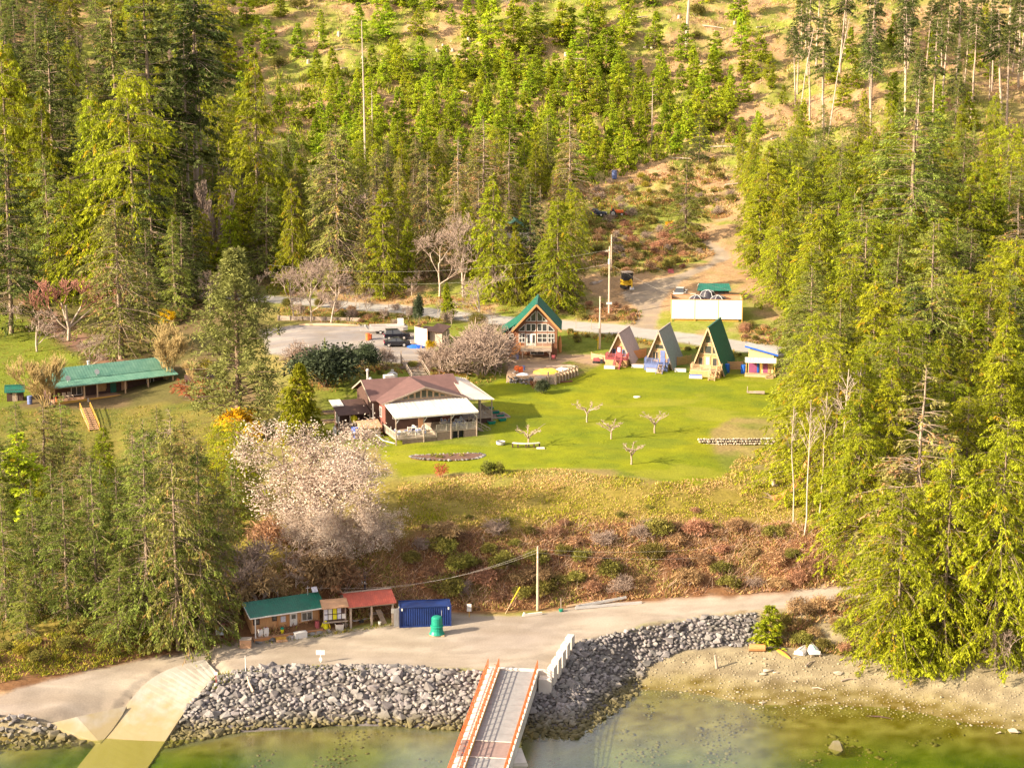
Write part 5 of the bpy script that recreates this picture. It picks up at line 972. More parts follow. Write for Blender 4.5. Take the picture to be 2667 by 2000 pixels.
for i, (x, lab) in enumerate([(.3, 'boulder at the left end of the office porch'), (2.0, 'boulder left of the porch step'), (4.3, 'boulder between the porch step and the freezer'), (6.9, 'boulder right of the freezer'), (7.9, 'boulder near the red bin'), (9.0, 'boulder at the right corner of the dock office')]):
    o = link('boulder', STONES[i]); o.location = hw(x, -.4, .05); o.scale = (1.0, .8, .85); o.rotation_euler.z = i; tag(o, lab, 'boulder')
IB = solo('information_board', 'small roofed information board left of the dock office', 'notice board', g(573, 1668), R(5), [('post', MB().bar((-.45, 0, -.3), (-.45, 0, 1.9), .1), M_RBRN), ('post', MB().bar((.45, 0, -.3), (.45, 0, 1.9), .1), M_RBRN), ('panel', B(-.45, .45, -.06, .0, .7, 1.7), mat('map_print', (.30, .42, .55), (.70, .70, .66), scale=4)), ('roof', MB().prism([(-.65, -.35, 1.85), (.65, -.35, 1.85), (.65, 0, 2.1), (-.65, 0, 2.1)], (0, .04, -.06)), M_RBRN)])
NB = thing('notice_shelter', 'plank-roofed notice board between the dock office and the red shed', 'notice board', g(842, 1632), R(16)); MB().slab((-.2, -.7, 2.5), (3.0, -.7, 2.5), (3.0, .9, 3.1), (-.2, .9, 3.1), .1).build('roof', M_PLY, NB)
for x in (.1, 2.7): MB().bar((x, 0, -.4), (x, 0, 2.7), .16).build('post', M_GWOOD, NB)
MB().box(0, 2.8, -.05, .02, .7, 2.3).build('board', M_DBRN, NB)
for i in range(9): x = .1+(i % 5)*.54; z = .85+(i//5)*.72; MB().box(x, x+.44, -.09, -.055, z, z+.6).build('poster', [M_NOTICE, M_WHITE, M_LIME, M_NOTICE, M_WHITE][i % 5] if i != 2 else M_LIME, NB)
MB().bar((-.1, -.3, .6), (2.9, -.3, .6), .4, .08).build('shelf', M_GWOOD, NB)
RS = thing('red_roofed_shed', 'open-sided timber shed with a rusty red metal roof', 'shed', g(913, 1636), R(18)); r_ = RS
ribbed(r_, (-.4, -.3, 2.75), (5.6, -.3, 2.75), (5.6, 2.3, 3.75), (-.4, 2.3, 3.75), M_RUST, 22, .07, .05); ribbed(r_, (-.4, 4.6, 2.75), (5.6, 4.6, 2.75), (5.6, 2.3, 3.75), (-.4, 2.3, 3.75), M_RUST, 22, .07, .05)
MB().bar((-.45, 2.3, 3.78), (5.65, 2.3, 3.78), .35, .08).build('ridge_cap', M_GWOOD, r_)
for x in (.05, 2.6, 5.2):
    for y in (0, 4.3): MB().bar((x, y, -.5), (x, y, 2.75 if y == 0 else 2.8), .22).build('post', M_GWOOD, r_)
MB().bar((-.2, 0, 2.6), (5.4, 0, 2.6), .14, .22).bar((-.2, 4.3, 2.6), (5.4, 4.3, 2.6), .14, .22).build('beam', M_GWOOD, r_); MB().prism([(-.3, -.2, 2.7), (-.3, 4.5, 2.7), (-.3, 2.3, 3.6)], (.06, 0, 0)).build('gable', M_GWOOD, r_); MB().box(0, 5.3, 4.35, 4.42, .2, 2.5).build('back_wall', M_DBRN, r_)
rw = lambda x, y, z=0: RS.matrix_basis@Vector((x, y, z))
solo('boat_trailer', 'grey boat trailer stored under the red roof', 'trailer', rw(1.5, 1.8), R(30), [('frame', MB().bar((-1.0, -.5, .5), (1.6, -.4, .45), .1).bar((-1.0, .5, .5), (1.6, .4, .45), .1).bar((-.9, -.5, .5), (-.9, .5, .5), .1).bar((.6, -.5, .5), (.6, .5, .5), .1), M_STEEL), ('wheel', MB().tube([(0, -.75, .3), (0, -.57, .3)], .3, 12), M_BLACK), ('wheel', MB().tube([(0, .57, .3), (0, .75, .3)], .3, 12), M_BLACK)])
solo('workbench', 'cluttered bench inside the red-roofed shed', 'bench', rw(3.6, 2.2), R(18), [('top', B(-.9, .9, -.4, .4, .8, .88), M_GWOOD)]+[('leg', MB().bar((a, b, 0), (a, b, .8), .09), M_GWOOD) for a in (-.8, .8) for b in (-.3, .3)])
solo('leaning_boards', 'grey boards leaning against the right post of the red-roofed shed', 'boards', rw(4.6, .6), R(18), [('board', MB().bar((-.6+i*.16, -.5, 0), (-1.2+i*.16, .3, 1.7), .14, .04), M_GWOOD) for i in range(4)])
solo('picnic_seat', 'small grey seat at the left post of the red-roofed shed', 'seat', rw(-.6, .6), R(40), [('seat', B(-.4, .4, -.25, .25, .4, .47), M_GWOOD), ('leg', B(-.35, -.25, -.2, .2, 0, .4), M_GWOOD), ('leg', B(.25, .35, -.2, .2, 0, .4), M_GWOOD)])
solo('bucket', 'white bucket at the right post of the red-roofed shed', 'bucket', g(989, 1628), 0, [('pail', MB().lathe([(.15, 0), (.19, .45), (.16, .45)], n=12), M_WHITE), ('handle', MB().tube([(-.19, 0, .42), (0, 0, .6), (.19, 0, .42)], .015, 5), M_STEEL)])
solo('concrete_tub', 'square concrete tub between the notice board and the red shed', 'tub', g(884, 1640), R(15), [('tub', MB().add([(-.4, -.35, 0), (.4, -.35, 0), (.4, .35, 0), (-.4, .35, 0), (-.5, -.45, .75), (.5, -.45, .75), (.5, .45, .75), (-.5, .45, .75)], [(0,3,2,1),(4,5,6,7),(0,1,5,4),(1,2,6,5),(2,3,7,6),(3,0,4,7)]), M_LCONC), ('soil', B(-.42, .42, -.37, .37, .72, .78), M_DBRN)])
solo('small_sign', 'small white notice on the right post of the red-roofed shed', 'sign', rw(5.2, -.14, 1.7), R(18), [('panel', B(-.22, .22, -.03, 0, -.3, .3), M_WHITE)])
# container
CN = thing('shipping_container', 'dark blue corrugated shipping container beside the red shed', 'container', g(1042, 1634), R(6)); fr_ = MB()
for x in (0, 6.06):
    for y in (0, 2.44): fr_.bar((x, y, 0), (x, y, 2.59), .16)
for z in (.08, 2.51):
    for y in (0, 2.44): fr_.bar((0, y, z), (6.06, y, z), .12, .16)
    for x in (0, 6.06): fr_.bar((x, 0, z), (x, 2.44, z), .12, .16)
fr_.build('frame', M_CONT, CN); MB().box(.1, 5.96, .1, 2.36, 2.44, 2.5).build('top', M_CONT, CN); co = MB(); nc_ = 22
xs = []
for i in range(nc_): a = .08+5.9*i/nc_; w_ = 5.9/nc_; xs += [(a, .0), (a+w_*.35, .0), (a+w_*.5, .06), (a+w_*.85, .06)]
xs.append((5.98, .0))
for yb_, s in ((.02, 1), (2.42, -1)):
    for (a, da), (b, db) in zip(xs[:-1], xs[1:]): co.add([(a, yb_+s*da, .14), (b, yb_+s*db, .14), (b, yb_+s*db, 2.44), (a, yb_+s*da, 2.44)], [(0, 1, 2, 3)])
co.build('side_panel', M_CONT, CN); MB().box(5.99, 6.05, .1, 2.34, .14, 2.45).build('end_panel', M_CONT, CN)
for y in (.1, 1.24): o = MB().box(-.05, .02, y, y+1.1, .14, 2.45).build('door', M_WCOR if y < 1 else M_TEAL, CN); MB().bar((-.1, y+.55, .2), (-.1, y+.55, 2.4), .05).build('lock_bar', M_STEEL, o)
o = MB().prism([(-.08, .05, .14), (-.75, -.35, .14), (-.75, -.35, 2.45), (-.08, .05, 2.45)], (.03, .06, 0)).build('open_door', M_WCOR, CN)
for x in (.25, 5.8): MB().box(x-.08, x+.08, -.1, -.065, 2.1, 2.4).build('marking', M_WHITE, CN)
TK = thing('green_tank', 'stacked green plastic tank on a pallet in front of the container', 'tank', g(1138, 1652), 0); MB().lathe([(.72, .15), (.75, .25), (.72, .8), (.66, .85), (.66, .95), (.78, 1.0), (.78, 1.15), (.72, 1.2)], n=16).build('lower_drum', M_TEAL, TK); MB().lathe([(.64, 1.2), (.66, 1.3), (.64, 2.1), (.5, 2.25), (.2, 2.3)], n=16).build('upper_drum', M_TEAL, TK); MB().lathe([(.95, .12), (.9, .2), (.75, .5)], n=16).build('skirt', M_TEAL, TK)
for i in range(5): MB().box(-.9, .9, -.8+i*.36, -.55+i*.36, .02, .12).build('pallet_board', M_TWOOD, TK)
MB().bar((.55, .3, 2.2), (.55, .3, 2.9), .04).build('pipe', M_STEEL, TK)
# signs, posts and poles of the shore
def sign(label, px, py, hh, panels, pm, w=.6, name='sign', rz=0):
    o = thing(name, label, 'sign', g(px, py), rz); MB().bar((0, .05, -.3), (0, .05, hh), .09).build('post', pm, o)
    for z0, z1, ww in panels: MB().box(-ww/2, ww/2, -.03, .0, z0, z1).build('panel', M_WHITE, o)
sign('white double notice on a wooden post right of the container', 1222, 1607, 1.75, [(1.25, 1.7, .55), (.75, 1.2, .55)], M_YWOOD); sign('white sign with a wide panel above the riprap', 835, 1725, 1.5, [(.95, 1.5, 1.0), (.2, .6, .35)], M_WHITE); sign('slim white notice on a red post at the top of the boat ramp', 563, 1782, 1.6, [(1.1, 1.5, .4)], M_RED)
solo('marker_stake', 'plain white stake at the left end of the riprap', 'stake', g(640, 1752), 0, [('stake', MB().tube([(0, 0, -.3), (.02, 0, 1.0), (0, 0, 2.0)], [.07, .06, .05], 6), M_WHITE)])
solo('driftwood_log', 'pale log lying down the riprap left of the gangway', 'log', g(650, 1800), 0, [('log', MB().tube([(.5, -.6, .2), (0, .2, .8), (-.35, 1.0, 1.4)], [.14, .13, .09], 7), M_POLE)])
def pole(label, px, pyb, pyt, r=.14, arms=0, tr_=False, m=None):
    p = g(px, pyb); Ht = pyz(px, pyt, p.y).z-p.z; o = thing('utility_pole', label, 'utility pole', p, 0)
    MB().tube([(0, 0, -.5), (0, 0, Ht*.5), (0, 0, Ht)], [r*1.15, r, r*.8], 9).build('pole', m or M_POLE, o)
    if arms: MB().bar((-.9, -.12, Ht-.9), (.3, -.12, Ht-.9), .1, .12).build('crossarm', M_GWOOD, o)
    if tr_: MB().lathe([(.22, 0), (.24, .1), (.24, .9), (.1, 1.0)], (-.05, -.4, Ht-3.2), 10).build('transformer', M_STEEL, o)
    for i in range(3): MB().lathe([(.05, 0), (.07, .1), (.03, .2)], (-.6+i*.3 if arms else .0, -.15, Ht-.85-i*.0+(0 if arms else -i*.6)), 6).build('insulator', M_WHITE, o)
    return p, Ht
PSH, hsh = pole('lone utility pole standing between the container and the bend of the shore road', 1400, 1590, 1422)
PR1, h1 = pole('tall utility pole with a transformer beside the driveway', 1586, 822, 642, .17, 1, True); PR2, h2 = pole('utility pole directly behind the transformer pole', 1592, 705, 611, .15); PR3, h3 = pole('shorter utility pole left of the red A-frame cabin', 1562, 908, 772, .16)
PDK, hdk = pole('dark pole stub rising behind the red-roofed shed', 951, 1562, 1500, .14, 1, False, M_TANK)
for p_, hz in ((PR1, 2.3),): solo('pole_sign', 'white notice fixed low on the transformer pole', 'sign', p_+Vector((0, -.2, hz)), 0, [('panel', B(-.5, .5, -.03, .0, -.2, .2), M_WHITE)])
def wire(label, a, b, sag, r=.008):
    a = Vector(a); b = Vector(b); pts = [a+(b-a)*(i/16)-Vector((0, 0, sag*4*(i/16)*(1-i/16))) for i in range(17)]
    tag(MB().tube(pts, r, 4).build('power_line', M_WCOR), label, 'power line')
tp = lambda p, hh, dz=0: p+Vector((0, 0, hh-dz))
wire('power line from the transformer pole down to the right over the tank pen', tp(PR1, h1, .6), pyz(2100, 790, 365), 1.5); wire('lower power line from the transformer pole over the white pen', tp(PR1, h1, 3.2), pyz(2080, 880, 350), 1.5); wire('power line from the transformer pole leftwards through the grove', tp(PR1, h1, .6), pyz(700, 690, 372), 2.5); wire('lower power line from the transformer pole leftwards through the grove', tp(PR1, h1, 3.2), pyz(700, 720, 372), 2.5)
wire('short service line from the transformer pole to the driveway', tp(PR1, h1, 4), pyz(1760, 750, 372), .6); wire('power line from the lone shore pole towards the right-hand cedars', tp(PSH, hsh, .4), pyz(2250, 1365, 248), 1.6); wire('lower power line along the steep bank to the right', tp(PSH, hsh, .8), pyz(2250, 1390, 247), 1.9); wire('service line from the lone shore pole down to the red-roofed shed', tp(PSH, hsh, .4), rw(2.6, 2.3, 3.9), 1.0); wire('second service line from the lone shore pole to the dock office', tp(PSH, hsh, .8), hw(7.6, 2.6, 4.9), 1.6)
solo('guy_guard', 'yellow sleeve on a slanting guy wire in the bank brush', 'guy wire', g(1316, 1598), 0, [('wire', MB().tube([(0, 0, 0), (.7, .5, 1.2)], .05, 6), M_TWOOD), ('guard', MB().tube([(.7, .5, 1.2), (1.8, 1.3, 3.0)], .07, 6), M_YELP)])
solo('pole_marker', 'yellow guard at the foot of the pole left of the red cabin', 'guy wire', g(1557, 910), 0, [('guard', MB().tube([(0, 0, 0), (.05, 0, 2.2)], .07, 6), M_YELP), ('wire', MB().tube([(.05, 0, 2.2), (.3, 0, 8)], .02, 4), M_STEEL)])
solo('green_pot', 'green pot with a white stake beside the shore road', 'pot', g(1461, 1592), 0, [('pot', MB().lathe([(.22, 0), (.3, .32), (.25, .32)], n=10), M_TEAL), ('stake', MB().bar((0, 0, .3), (-.03, 0, 1.7), .08), M_GWOOD)])
solo('guard_rail', 'grey fallen guard rails along the foot of the bank', 'guard rail', g(1560, 1582), R(9), [('rail', MB().bar((-2.8, .3, .2), (3.6, .8, .9), .1, .3), M_STEEL), ('rail', MB().bar((-3.0, -.1, .15), (5.4, .1, .35), .12, .32), M_STEEL), ('rail', MB().bar((-4.0, .5, .2), (-.5, .7, .6), .1, .2), M_TWOOD)])
solo('kerb_timber', 'short pale timber kerb beside the lone shore pole', 'timber', g(1385, 1603), R(14), [('timber', MB().bar((-1.0, 0, .15), (1.3, .1, .2), .25, .3), M_LCONC), ('end', MB().bar((-1.1, 0, .0), (-.9, 0, .5), .2), M_LCONC)])
# ------------------------------------------------------------------ gangway, abutment, lock blocks
a0 = pz(1345, 1748, 3.95); a1 = pz(1262, 1996, 2.2); BR = thing('gangway_bridge', 'sloping dock gangway with orange railings and a side walkway', 'gangway', a0, math.atan2(a0.x-a1.x, a0.y-a1.y)*-1)
Lb = math.hypot(a1.x-a0.x, a1.y-a0.y); sl = (a1.z-a0.z)/Lb; zz = lambda y: -y*sl if y < 0 else 0
def by(y): return (sl*-y)
Z = lambda y: sl*(-y)
Ltot = Lb+14
dk = mat('gangway_grating', (.29, .28, .27), (.22, .21, .205), scale=1.2, stripes=1.2, sdir='Y', samt=.3, rough=.7)
npan = 13; y_ = 0; seam0, seam1 = -17.5, -21.2
segs = [(-i*1.75, -(i+1)*1.75+.04) for i in range(10)]+[(seam0-.06, seam1)]+[(seam1-.06-i*1.75, seam1-.06-(i+1)*1.75+.04) for i in range(7)]
dk2 = mat('rusty_transition_plate', (.27, .19, .165), (.20, .14, .12), scale=2, rough=.7)
for k, (ya, yb2) in enumerate(segs):
    m = dk2 if k == 10 else dk; dz = .05 if k < 10 else 0
    MB().prism([(-1.85, ya, Z(ya)+dz), (2.2, ya, Z(ya)+dz), (2.2, yb2, Z(yb2)+dz), (-1.85, yb2, Z(yb2)+dz)], (0, 0, -.12)).build('deck_panel', m, BR)
    MB().prism([(-3.2, ya, Z(ya)+.1), (-2.2, ya, Z(ya)+.1), (-2.2, yb2, Z(yb2)+.1), (-3.2, yb2, Z(yb2)+.1)], (0, 0, -.1)).build('walkway_panel', M_LCONC if k != 10 else dk2, BR)
for y in (seam0, seam1): MB().bar((-1.85, y, Z(y)+.06), (2.2, y, Z(y)+.06), .14, .05).build('seam_plate', M_LCONC, BR)
for x, w, m, nm in ((-2.02, .28, M_YELP, 'kerb_stripe'), (2.36, .28, M_WCOR, 'girder_top')): MB().prism([(x-w/2, .2, Z(0)+.32), (x+w/2, .2, Z(0)+.32), (x+w/2, -Ltot, Z(-Ltot)+.32), (x-w/2, -Ltot, Z(-Ltot)+.32)], (0, 0, -1.5)).build(nm, m, BR)
for x in (-2.02, 2.36): MB().prism([(x-.16, .2, Z(0)+.36), (x+.16, .2, Z(0)+.36), (x+.16, -Ltot, Z(-Ltot)+.36), (x-.16, -Ltot, Z(-Ltot)+.36)], (0, 0, -.03)).build('girder_cap', M_LCONC, BR)
MB().prism([(-3.3, .2, Z(0)-.02), (-3.15, .2, Z(0)-.02), (-3.15, -Ltot, Z(-Ltot)-.02), (-3.3, -Ltot, Z(-Ltot)-.02)], (0, 0, -.4)).build('walkway_beam', M_STEEL, BR)
pm_ = MB().bar((0, 0, 0), (0, 0, 1.1), .1).mesh('rail_post'); pm_.materials.append(M_ORNG)
for x, zb, hh in ((-3.25, .05, 1.15), (-2.02, .36, .95), (2.36, .36, .95)):
    R_ = MB()
    for f in (1.0, .66, .33): R_.bar((x, .3, Z(0)+zb+hh*f), (x, -Ltot, Z(-Ltot)+zb+hh*f), .07)
    ro = R_.build('railing', M_ORNG, BR)
    for i in range(24):
        y = -i*1.45+.2
        if y < -Ltot: break
        o = bpy.data.objects.new('rail_post', pm_); COL.objects.link(o); o.parent = ro; o.location = (x, y, Z(y)+zb); o.scale = (1, 1, hh/1.1)
        if x != -3.25: MB().bar((x, y, Z(y)+zb), (x+(-.45 if x < 0 else .0), y-.5, Z(y)+zb+.5), .05).build('stay', M_ORNG, ro)
solo('gangway_pontoon', 'pale concrete pier block under the right side of the gangway', 'pier', pz(1345, 1990, .3), R(8), [('block', B(-.8, .8, -2.0, 2.0, -2.5, 1.0), M_LCONC), ('ledge', B(-.9, .9, -2.1, 2.1, .6, .75), M_LCONC)])
AB = thing('abutment', 'pale concrete abutment carrying the shore end of the gangway', 'abutment', a0, BR.rotation_euler.z); MB().box(-3.4, 4.0, .25, .85, -2.6, .12).build('cap_beam', M_LCONC, AB); MB().box(2.65, 4.1, -1.2, .2, -3.2, -.35).build('bearing_block', M_LCONC, AB)
p_a, p_b = pz(1438, 1752, 3.8), pz(1484, 1684, 4.0)
for i in range(5):
    f = i/4; o = thing('lock_block', ['concrete block nearest the gangway, first of the stepped row', 'second concrete block of the row beside the riprap', 'third concrete block in the middle of the stepped row', 'fourth concrete block of the row beside the riprap', 'last and highest concrete block of the stepped row'][i], 'concrete block', p_a+(p_b-p_a)*f+Vector((0, 0, -1.2)), math.atan2((p_b-p_a).y, (p_b-p_a).x), 'concrete blocks at the gangway')
    B(-.72, .72, -.42, .42, 0, 2.05+.12*i).build('block', M_LCONC, o, bevel=.05); MB().tube([(-.15, 0, 2.04+.12*i), (0, 0, 2.2+.12*i), (.15, 0, 2.04+.12*i)], .03, 5).build('lifting_eye', M_STEEL, o)
# ------------------------------------------------------------------ beach
def boat_hull(L, w, d):
    mb = MB(); n_ = 11; k = 9
    for i in range(n_):
        f = i/(n_-1); ww = w/2*(1-(f**2.6))*(.82+.18*math.sin(f*3.1)) if f < 1 else .02; hh = d*(1-.25*f)
        for j in range(k): a = math.pi*j/(k-1); mb.v.append((-ww*math.cos(a)*(1 if j not in (0, k-1) else 1.04), f*L, hh*math.sin(a)**.7*(1.0)+.18*f*f))
    for i in range(n_-1):
        for j in range(k-1): mb.f.append((i*k+j, i*k+j+1, (i+1)*k+j+1, (i+1)*k+j))
    mb.f.append(tuple(range(k))); return mb
def dinghy(label, px, py, L, w, rz, raise_):
    o = thing('dinghy', label, 'dinghy', g(px, py)+Vector((0, 0, raise_)), rz); boat_hull(L, w, .6).build('hull', M_WHITE, o, smooth=False); MB().tube([(0, 0, .62), (0, L*.5, .58), (0, L*.96, .45)], .04, 5).build('keel', M_TEAL if raise_ > .1 else M_STEEL, o); MB().tube([(-w/2, 0, .02), (-w/2*.98, L*.4, .05), (-w*.33, L*.75, .12), (0, L, .25)], .045, 5).tube([(w/2, 0, .02), (w/2*.98, L*.4, .05), (w*.33, L*.75, .12), (0, L, .25)], .045, 5).build('gunwale', M_WCOR, o); MB().box(-w/2*.8, w/2*.8, -.05, .02, .03, .45).build('transom', M_WHITE, o)
    if raise_ > .1:
        for x in (-w*.38, w*.38): MB().bar((x, .1, -raise_-.1), (x, .1, .05), .1).build('support', M_POLE, o)
dinghy('white dinghy turned upside down, left of the pair on the beach', 2080, 1706, 2.9, 1.35, R(-28), .03); dinghy('white dinghy propped upside down on posts, right of the pair', 2124, 1712, 3.2, 1.4, R(3), .35)
KA = thing('canoe', 'orange canoe lying upside down on the beach', 'canoe', g(2058, 1715), R(24)); k_ = MB(); cp = [(0, -.1, .06), (0, .3, .1), (0, 1.2, .12), (0, 2.3, .12), (0, 3.4, .14), (0, 4.2, .12), (0, 4.6, .1)]; n_ = 9
for i, (x, y, z) in enumerate(cp):
    w_ = [.02, .16, .36, .42, .36, .16, .02][i]; hh = [.12, .22, .34, .38, .34, .24, .2][i]
    for j in range(n_): a = math.pi*j/(n_-1); k_.v.append((-w_*math.cos(a), y, z-.1+hh*math.sin(a)**.8))
for i in range(len(cp)-1):
    for j in range(n_-1): k_.f.append((i*n_+j, i*n_+j+1, (i+1)*n_+j+1, (i+1)*n_+j))
k_.build('hull', mat('orange_hull', (.72, .30, .03), (.62, .20, .02), scale=1), KA, smooth=True); MB().tube([(0, y, z+h_) for (x, y, z), h_ in zip(cp, (.04, .13, .25, .29, .25, .15, .11))], .03, 5).build('keel', M_RBRN, KA)
SB_ = thing('sawn_log', 'thick reddish sawn log section on the upper beach', 'log', g(1972, 1695), R(-8)); MB().tube([(-.95, 0, .42), (0, .02, .42), (.95, .05, .44)], [.46, .45, .43], 11).build('log', M_OWOOD, SB_); eg = MB().lathe([(.44, 0), (.40, .02), (.1, .03)], n=11).build('end_grain', M_PLY, SB_); eg.rotation_euler = (0, R(-90), 0); eg.location = (-.95, 0, .42)
solo('long_driftwood', 'thin pole lying between the sawn log and the orange canoe', 'log', g(2015, 1690), R(-6), [('log', MB().tube([(-.8, 0, .2), (1.3, 0, .2)], [.09, .06], 6), M_GWOOD)])
solo('mooring_post', 'grey weathered post leaning on the bare sand', 'post', g(1866, 1740), 0, [('post', MB().tube([(.1, 0, -.3), (-.05, .0, .7), (-.2, .1, 1.6)], [.17, .16, .15], 8), M_GWOOD), ('brace', MB().bar((.1, 0, .2), (.5, .1, 0), .1), M_GWOOD)])
for i, (px, py, s, lab) in enumerate([(2185, 1962, 1.9, 'large pale rock breaking the water at the lower right'), (2640, 1905, 1.1, 'pale boulder at the right edge of the water'), (2600, 1910, .5, 'small rock left of the boulder at the right edge'), (2000, 1748, .9, 'flat grey rock in front of the orange canoe'), (1985, 1756, .7, 'grey rock left of the flat one on the beach'), (2020, 1752, .6, 'small grey rock right of the flat one on the beach'), (2180, 1755, .9, 'grey rock at the foot of the beach cedar'), (1985, 1830, .5, 'small stone at the waterline'), (2070, 1712, .35, 'white stone at the tip of the orange canoe')]):
    o = link('rock', MW[(i+4) % 9] if i else STONES[3]); p = g(px, py); o.location = (p.x, p.y, p.z+s*.15+(1.15 if i == 0 else 0)*0); o.scale = (s*1.3, s, s*.7)
    if i < 3: o.location.z = -s*.1; o.scale = (s*1.5, s*1.1, s*1.0); o.rotation_euler = (.5, .3, 1.0+i)
    tag(o, lab, 'rock')
for i, (x, y, L, a, lab) in enumerate([(2210, 1772, 1.9, .3, 'dark driftwood branch on the pebbles'), (2130, 1795, 1.4, -.4, 'short driftwood stick near the water'), (2110, 1730, 2.2, .9, 'grey root sticking out at the beach edge'), (2290, 1870, 3.0, -.3, 'sunken dark branch in the shallows'), (1570, 1800, .8, .5, 'bit of driftwood by the riprap toe')]):
    solo('driftwood', lab, 'driftwood', g(x, y)+Vector((0, 0, .08)), a, [('stick', MB().tube([(-L/2, 0, 0), (0, .12, .12), (L/2, -.05, .06)], [.09, .08, .04], 6), M_GWOOD if i != 3 else M_DBRN)])
# ------------------------------------------------------------------ bunkhouse and its yard
BU = thing('bunkhouse', 'long low bunkhouse with a faded green roof and posted porch', 'bunkhouse', g(141, 1056), R(32)); b = BU; BL = 21.0
MB().box(.3, BL-.3, 2.4, 7.5, -.8, 3.0).build('wall', M_DBRN, b); ribbed(b, (-.5, -.35, 2.85), (BL+.4, -.35, 2.85), (BL+.4, 2.4, 3.35), (-.5, 2.4, 3.35), M_GREEN2, 44, .07, .035, 'porch_roof'); ribbed(b, (-.5, 2.35, 3.42), (BL+.4, 2.35, 3.42), (BL+.4, 5.0, 5.0), (-.5, 5.0, 5.0), M_GREEN2, 44, .08, .035); ribbed(b, (-.5, 8.2, 3.3), (BL+.4, 8.2, 3.3), (BL+.4, 5.0, 5.0), (-.5, 5.0, 5.0), M_GREEN2, 44, .08, .035)
MB().prism([(.3, 2.4, 3.0), (.3, 7.5, 3.0), (.3, 5.0, 4.8)], (BL-.6, 0, 0)).build('gable', M_DBRN, b); MB().box(0, BL, 0, 2.4, .3, .48).build('porch_floor', M_DECK, b); MB().box(0, BL, -.06, 0, -.1, .5).build('porch_fascia', M_YWOOD, b)
for x in (.15, 5.2, 7.4, 12.2, 16.2, 20.6): MB().bar((x, .08, -.7), (x, .08, 2.85), .2).build('post', M_TWOOD, b)
MB().bar((0, .08, 2.72), (BL, .08, 2.72), .14, .2).build('beam', M_TWOOD, b)
window(b, (4.7, 2.4, 1.6), 1.8, 1.7, 'front', 2, 1); window(b, (9.0, 2.4, 1.8), 1.6, 1.0, 'front', 1, 1, M_AWOOD); window(b, (17.5, 2.4, 1.8), 1.2, 1.0, 'front', 2, 1)
for x, m in ((11.0, M_GREEN), (12.9, M_PLY), (6.8, M_DBRN)): MB().box(x-.5, x+.5, 2.3, 2.4, .48, 2.5).build('door', m, b)
MB().box(8.2, 9.7, 2.3, 2.38, .9, 2.3).build('panel', M_AWOOD, b); MB().lathe([(.22, 0), (.22, .9), (.3, .95), (.3, 1.05), (.1, 1.15)], (8.0, 5.4, 4.5), 10).build('chimney', M_STEEL, b)
bw = lambda x, y, z=0: BU.matrix_basis@Vector((x, y, z))
for x, y, z, lab in ((3.0, 1.6, 3.2, 'white satellite dish on the left part of the bunkhouse roof'), (8.3, 2.6, 3.55, 'white satellite dish in the middle of the bunkhouse roof')): solo('satellite_dish', lab, 'satellite dish', bw(x, y, z), R(40), [('mast', MB().tube([(0, 0, -.05), (0, 0, .5)], .04, 6), M_STEEL), ('dish', MB().tube([(0, -.02, .6), (0, -.12, .66), (0, -.2, .7)], [.1, .32, .46], 12), M_WHITE)])
def adirondack(label, p, rz): solo('lawn_chair', label, 'chair', p, rz, [('seat', MB().prism([(-.3, -.35, .38), (.3, -.35, .38), (.3, .25, .25), (-.3, .25, .25)], (0, 0, -.05)), M_GWOOD), ('backrest', MB().prism([(-.32, .22, .25), (.32, .22, .25), (.28, .5, 1.05), (-.28, .5, 1.05)], (0, .05, 0)), M_GWOOD), ('armrest', B(-.42, -.3, -.4, .3, .55, .6), M_GWOOD), ('armrest', B(.3, .42, -.4, .3, .55, .6), M_GWOOD), ('leg', B(-.4, -.32, -.38, -.3, 0, .55), M_GWOOD), ('leg', B(.32, .4, -.38, -.3, 0, .55), M_GWOOD)])
adirondack('slatted lawn chair, left of two on the bunkhouse porch', bw(2.3, 1.2, .48), R(30)); adirondack('slatted lawn chair, right of two on the bunkhouse porch', bw(3.2, 1.2, .48), R(35)); adirondack('white chair on the grass at the left porch corner', bw(-.6, -.5, .0), R(60))
solo('traffic_cone', 'orange cone at the left end of the bunkhouse porch', 'cone', bw(.7, .9, .48), 0, [('cone', MB().lathe([(.2, .04), (.05, .75)], n=10), M_ORPL), ('base', B(-.25, .25, -.25, .25, 0, .04), M_ORPL)])
solo('porch_step', 'low wooden steps at the front of the bunkhouse porch', 'steps', bw(6.4, -.6, -.3), R(32), [('tread', B(-.9, .9, -.2, .2, .2, .28), M_GWOOD), ('tread', B(-.9, .9, .2, .6, .4, .48), M_GWOOD)]); solo('ramp_board', 'pale board leaning on the bunkhouse porch edge', 'board', bw(5.6, -.4, 0), R(32), [('board', MB().bar((-.3, -1.0, -.2), (.1, .3, .55), .3, .05), M_GWOOD)])
SS = thing('garden_shed', 'tiny wooden shed with a green roof at the left edge', 'shed', g(18, 1046), R(10)); MB().box(0, 2.6, 0, 2.0, -.4, 1.9).build('wall', M_DBRN, SS); gable_roof(SS, -.3, 2.9, 0, 2.0, 1.85, 2.5, M_GREEN, .35, 'x', 10); MB().box(.9, 1.7, -.05, 0, 0, 1.7).build('door', M_GWOOD, SS); MB().bar((1.6, -.5, 0), (1.4, -.1, 1.6), .12, .05).build('leaning_board', M_TWOOD, SS)
barrel('dark blue barrel beside the tiny shed', g(78, 1052), M_BLUE, 1.4)
sa, sb_ = g(222, 1068), g(246, 1122); SY = thing('yellow_stairs', 'yellow timber stairs going down the meadow slope', 'stairs', sb_, 0); d = sa-sb_; stairs(SY, (0, 0, .1), (d.x, d.y, d.z+.3), 1.5, 12, M_PLY, rail=M_YWOOD, name='flight')
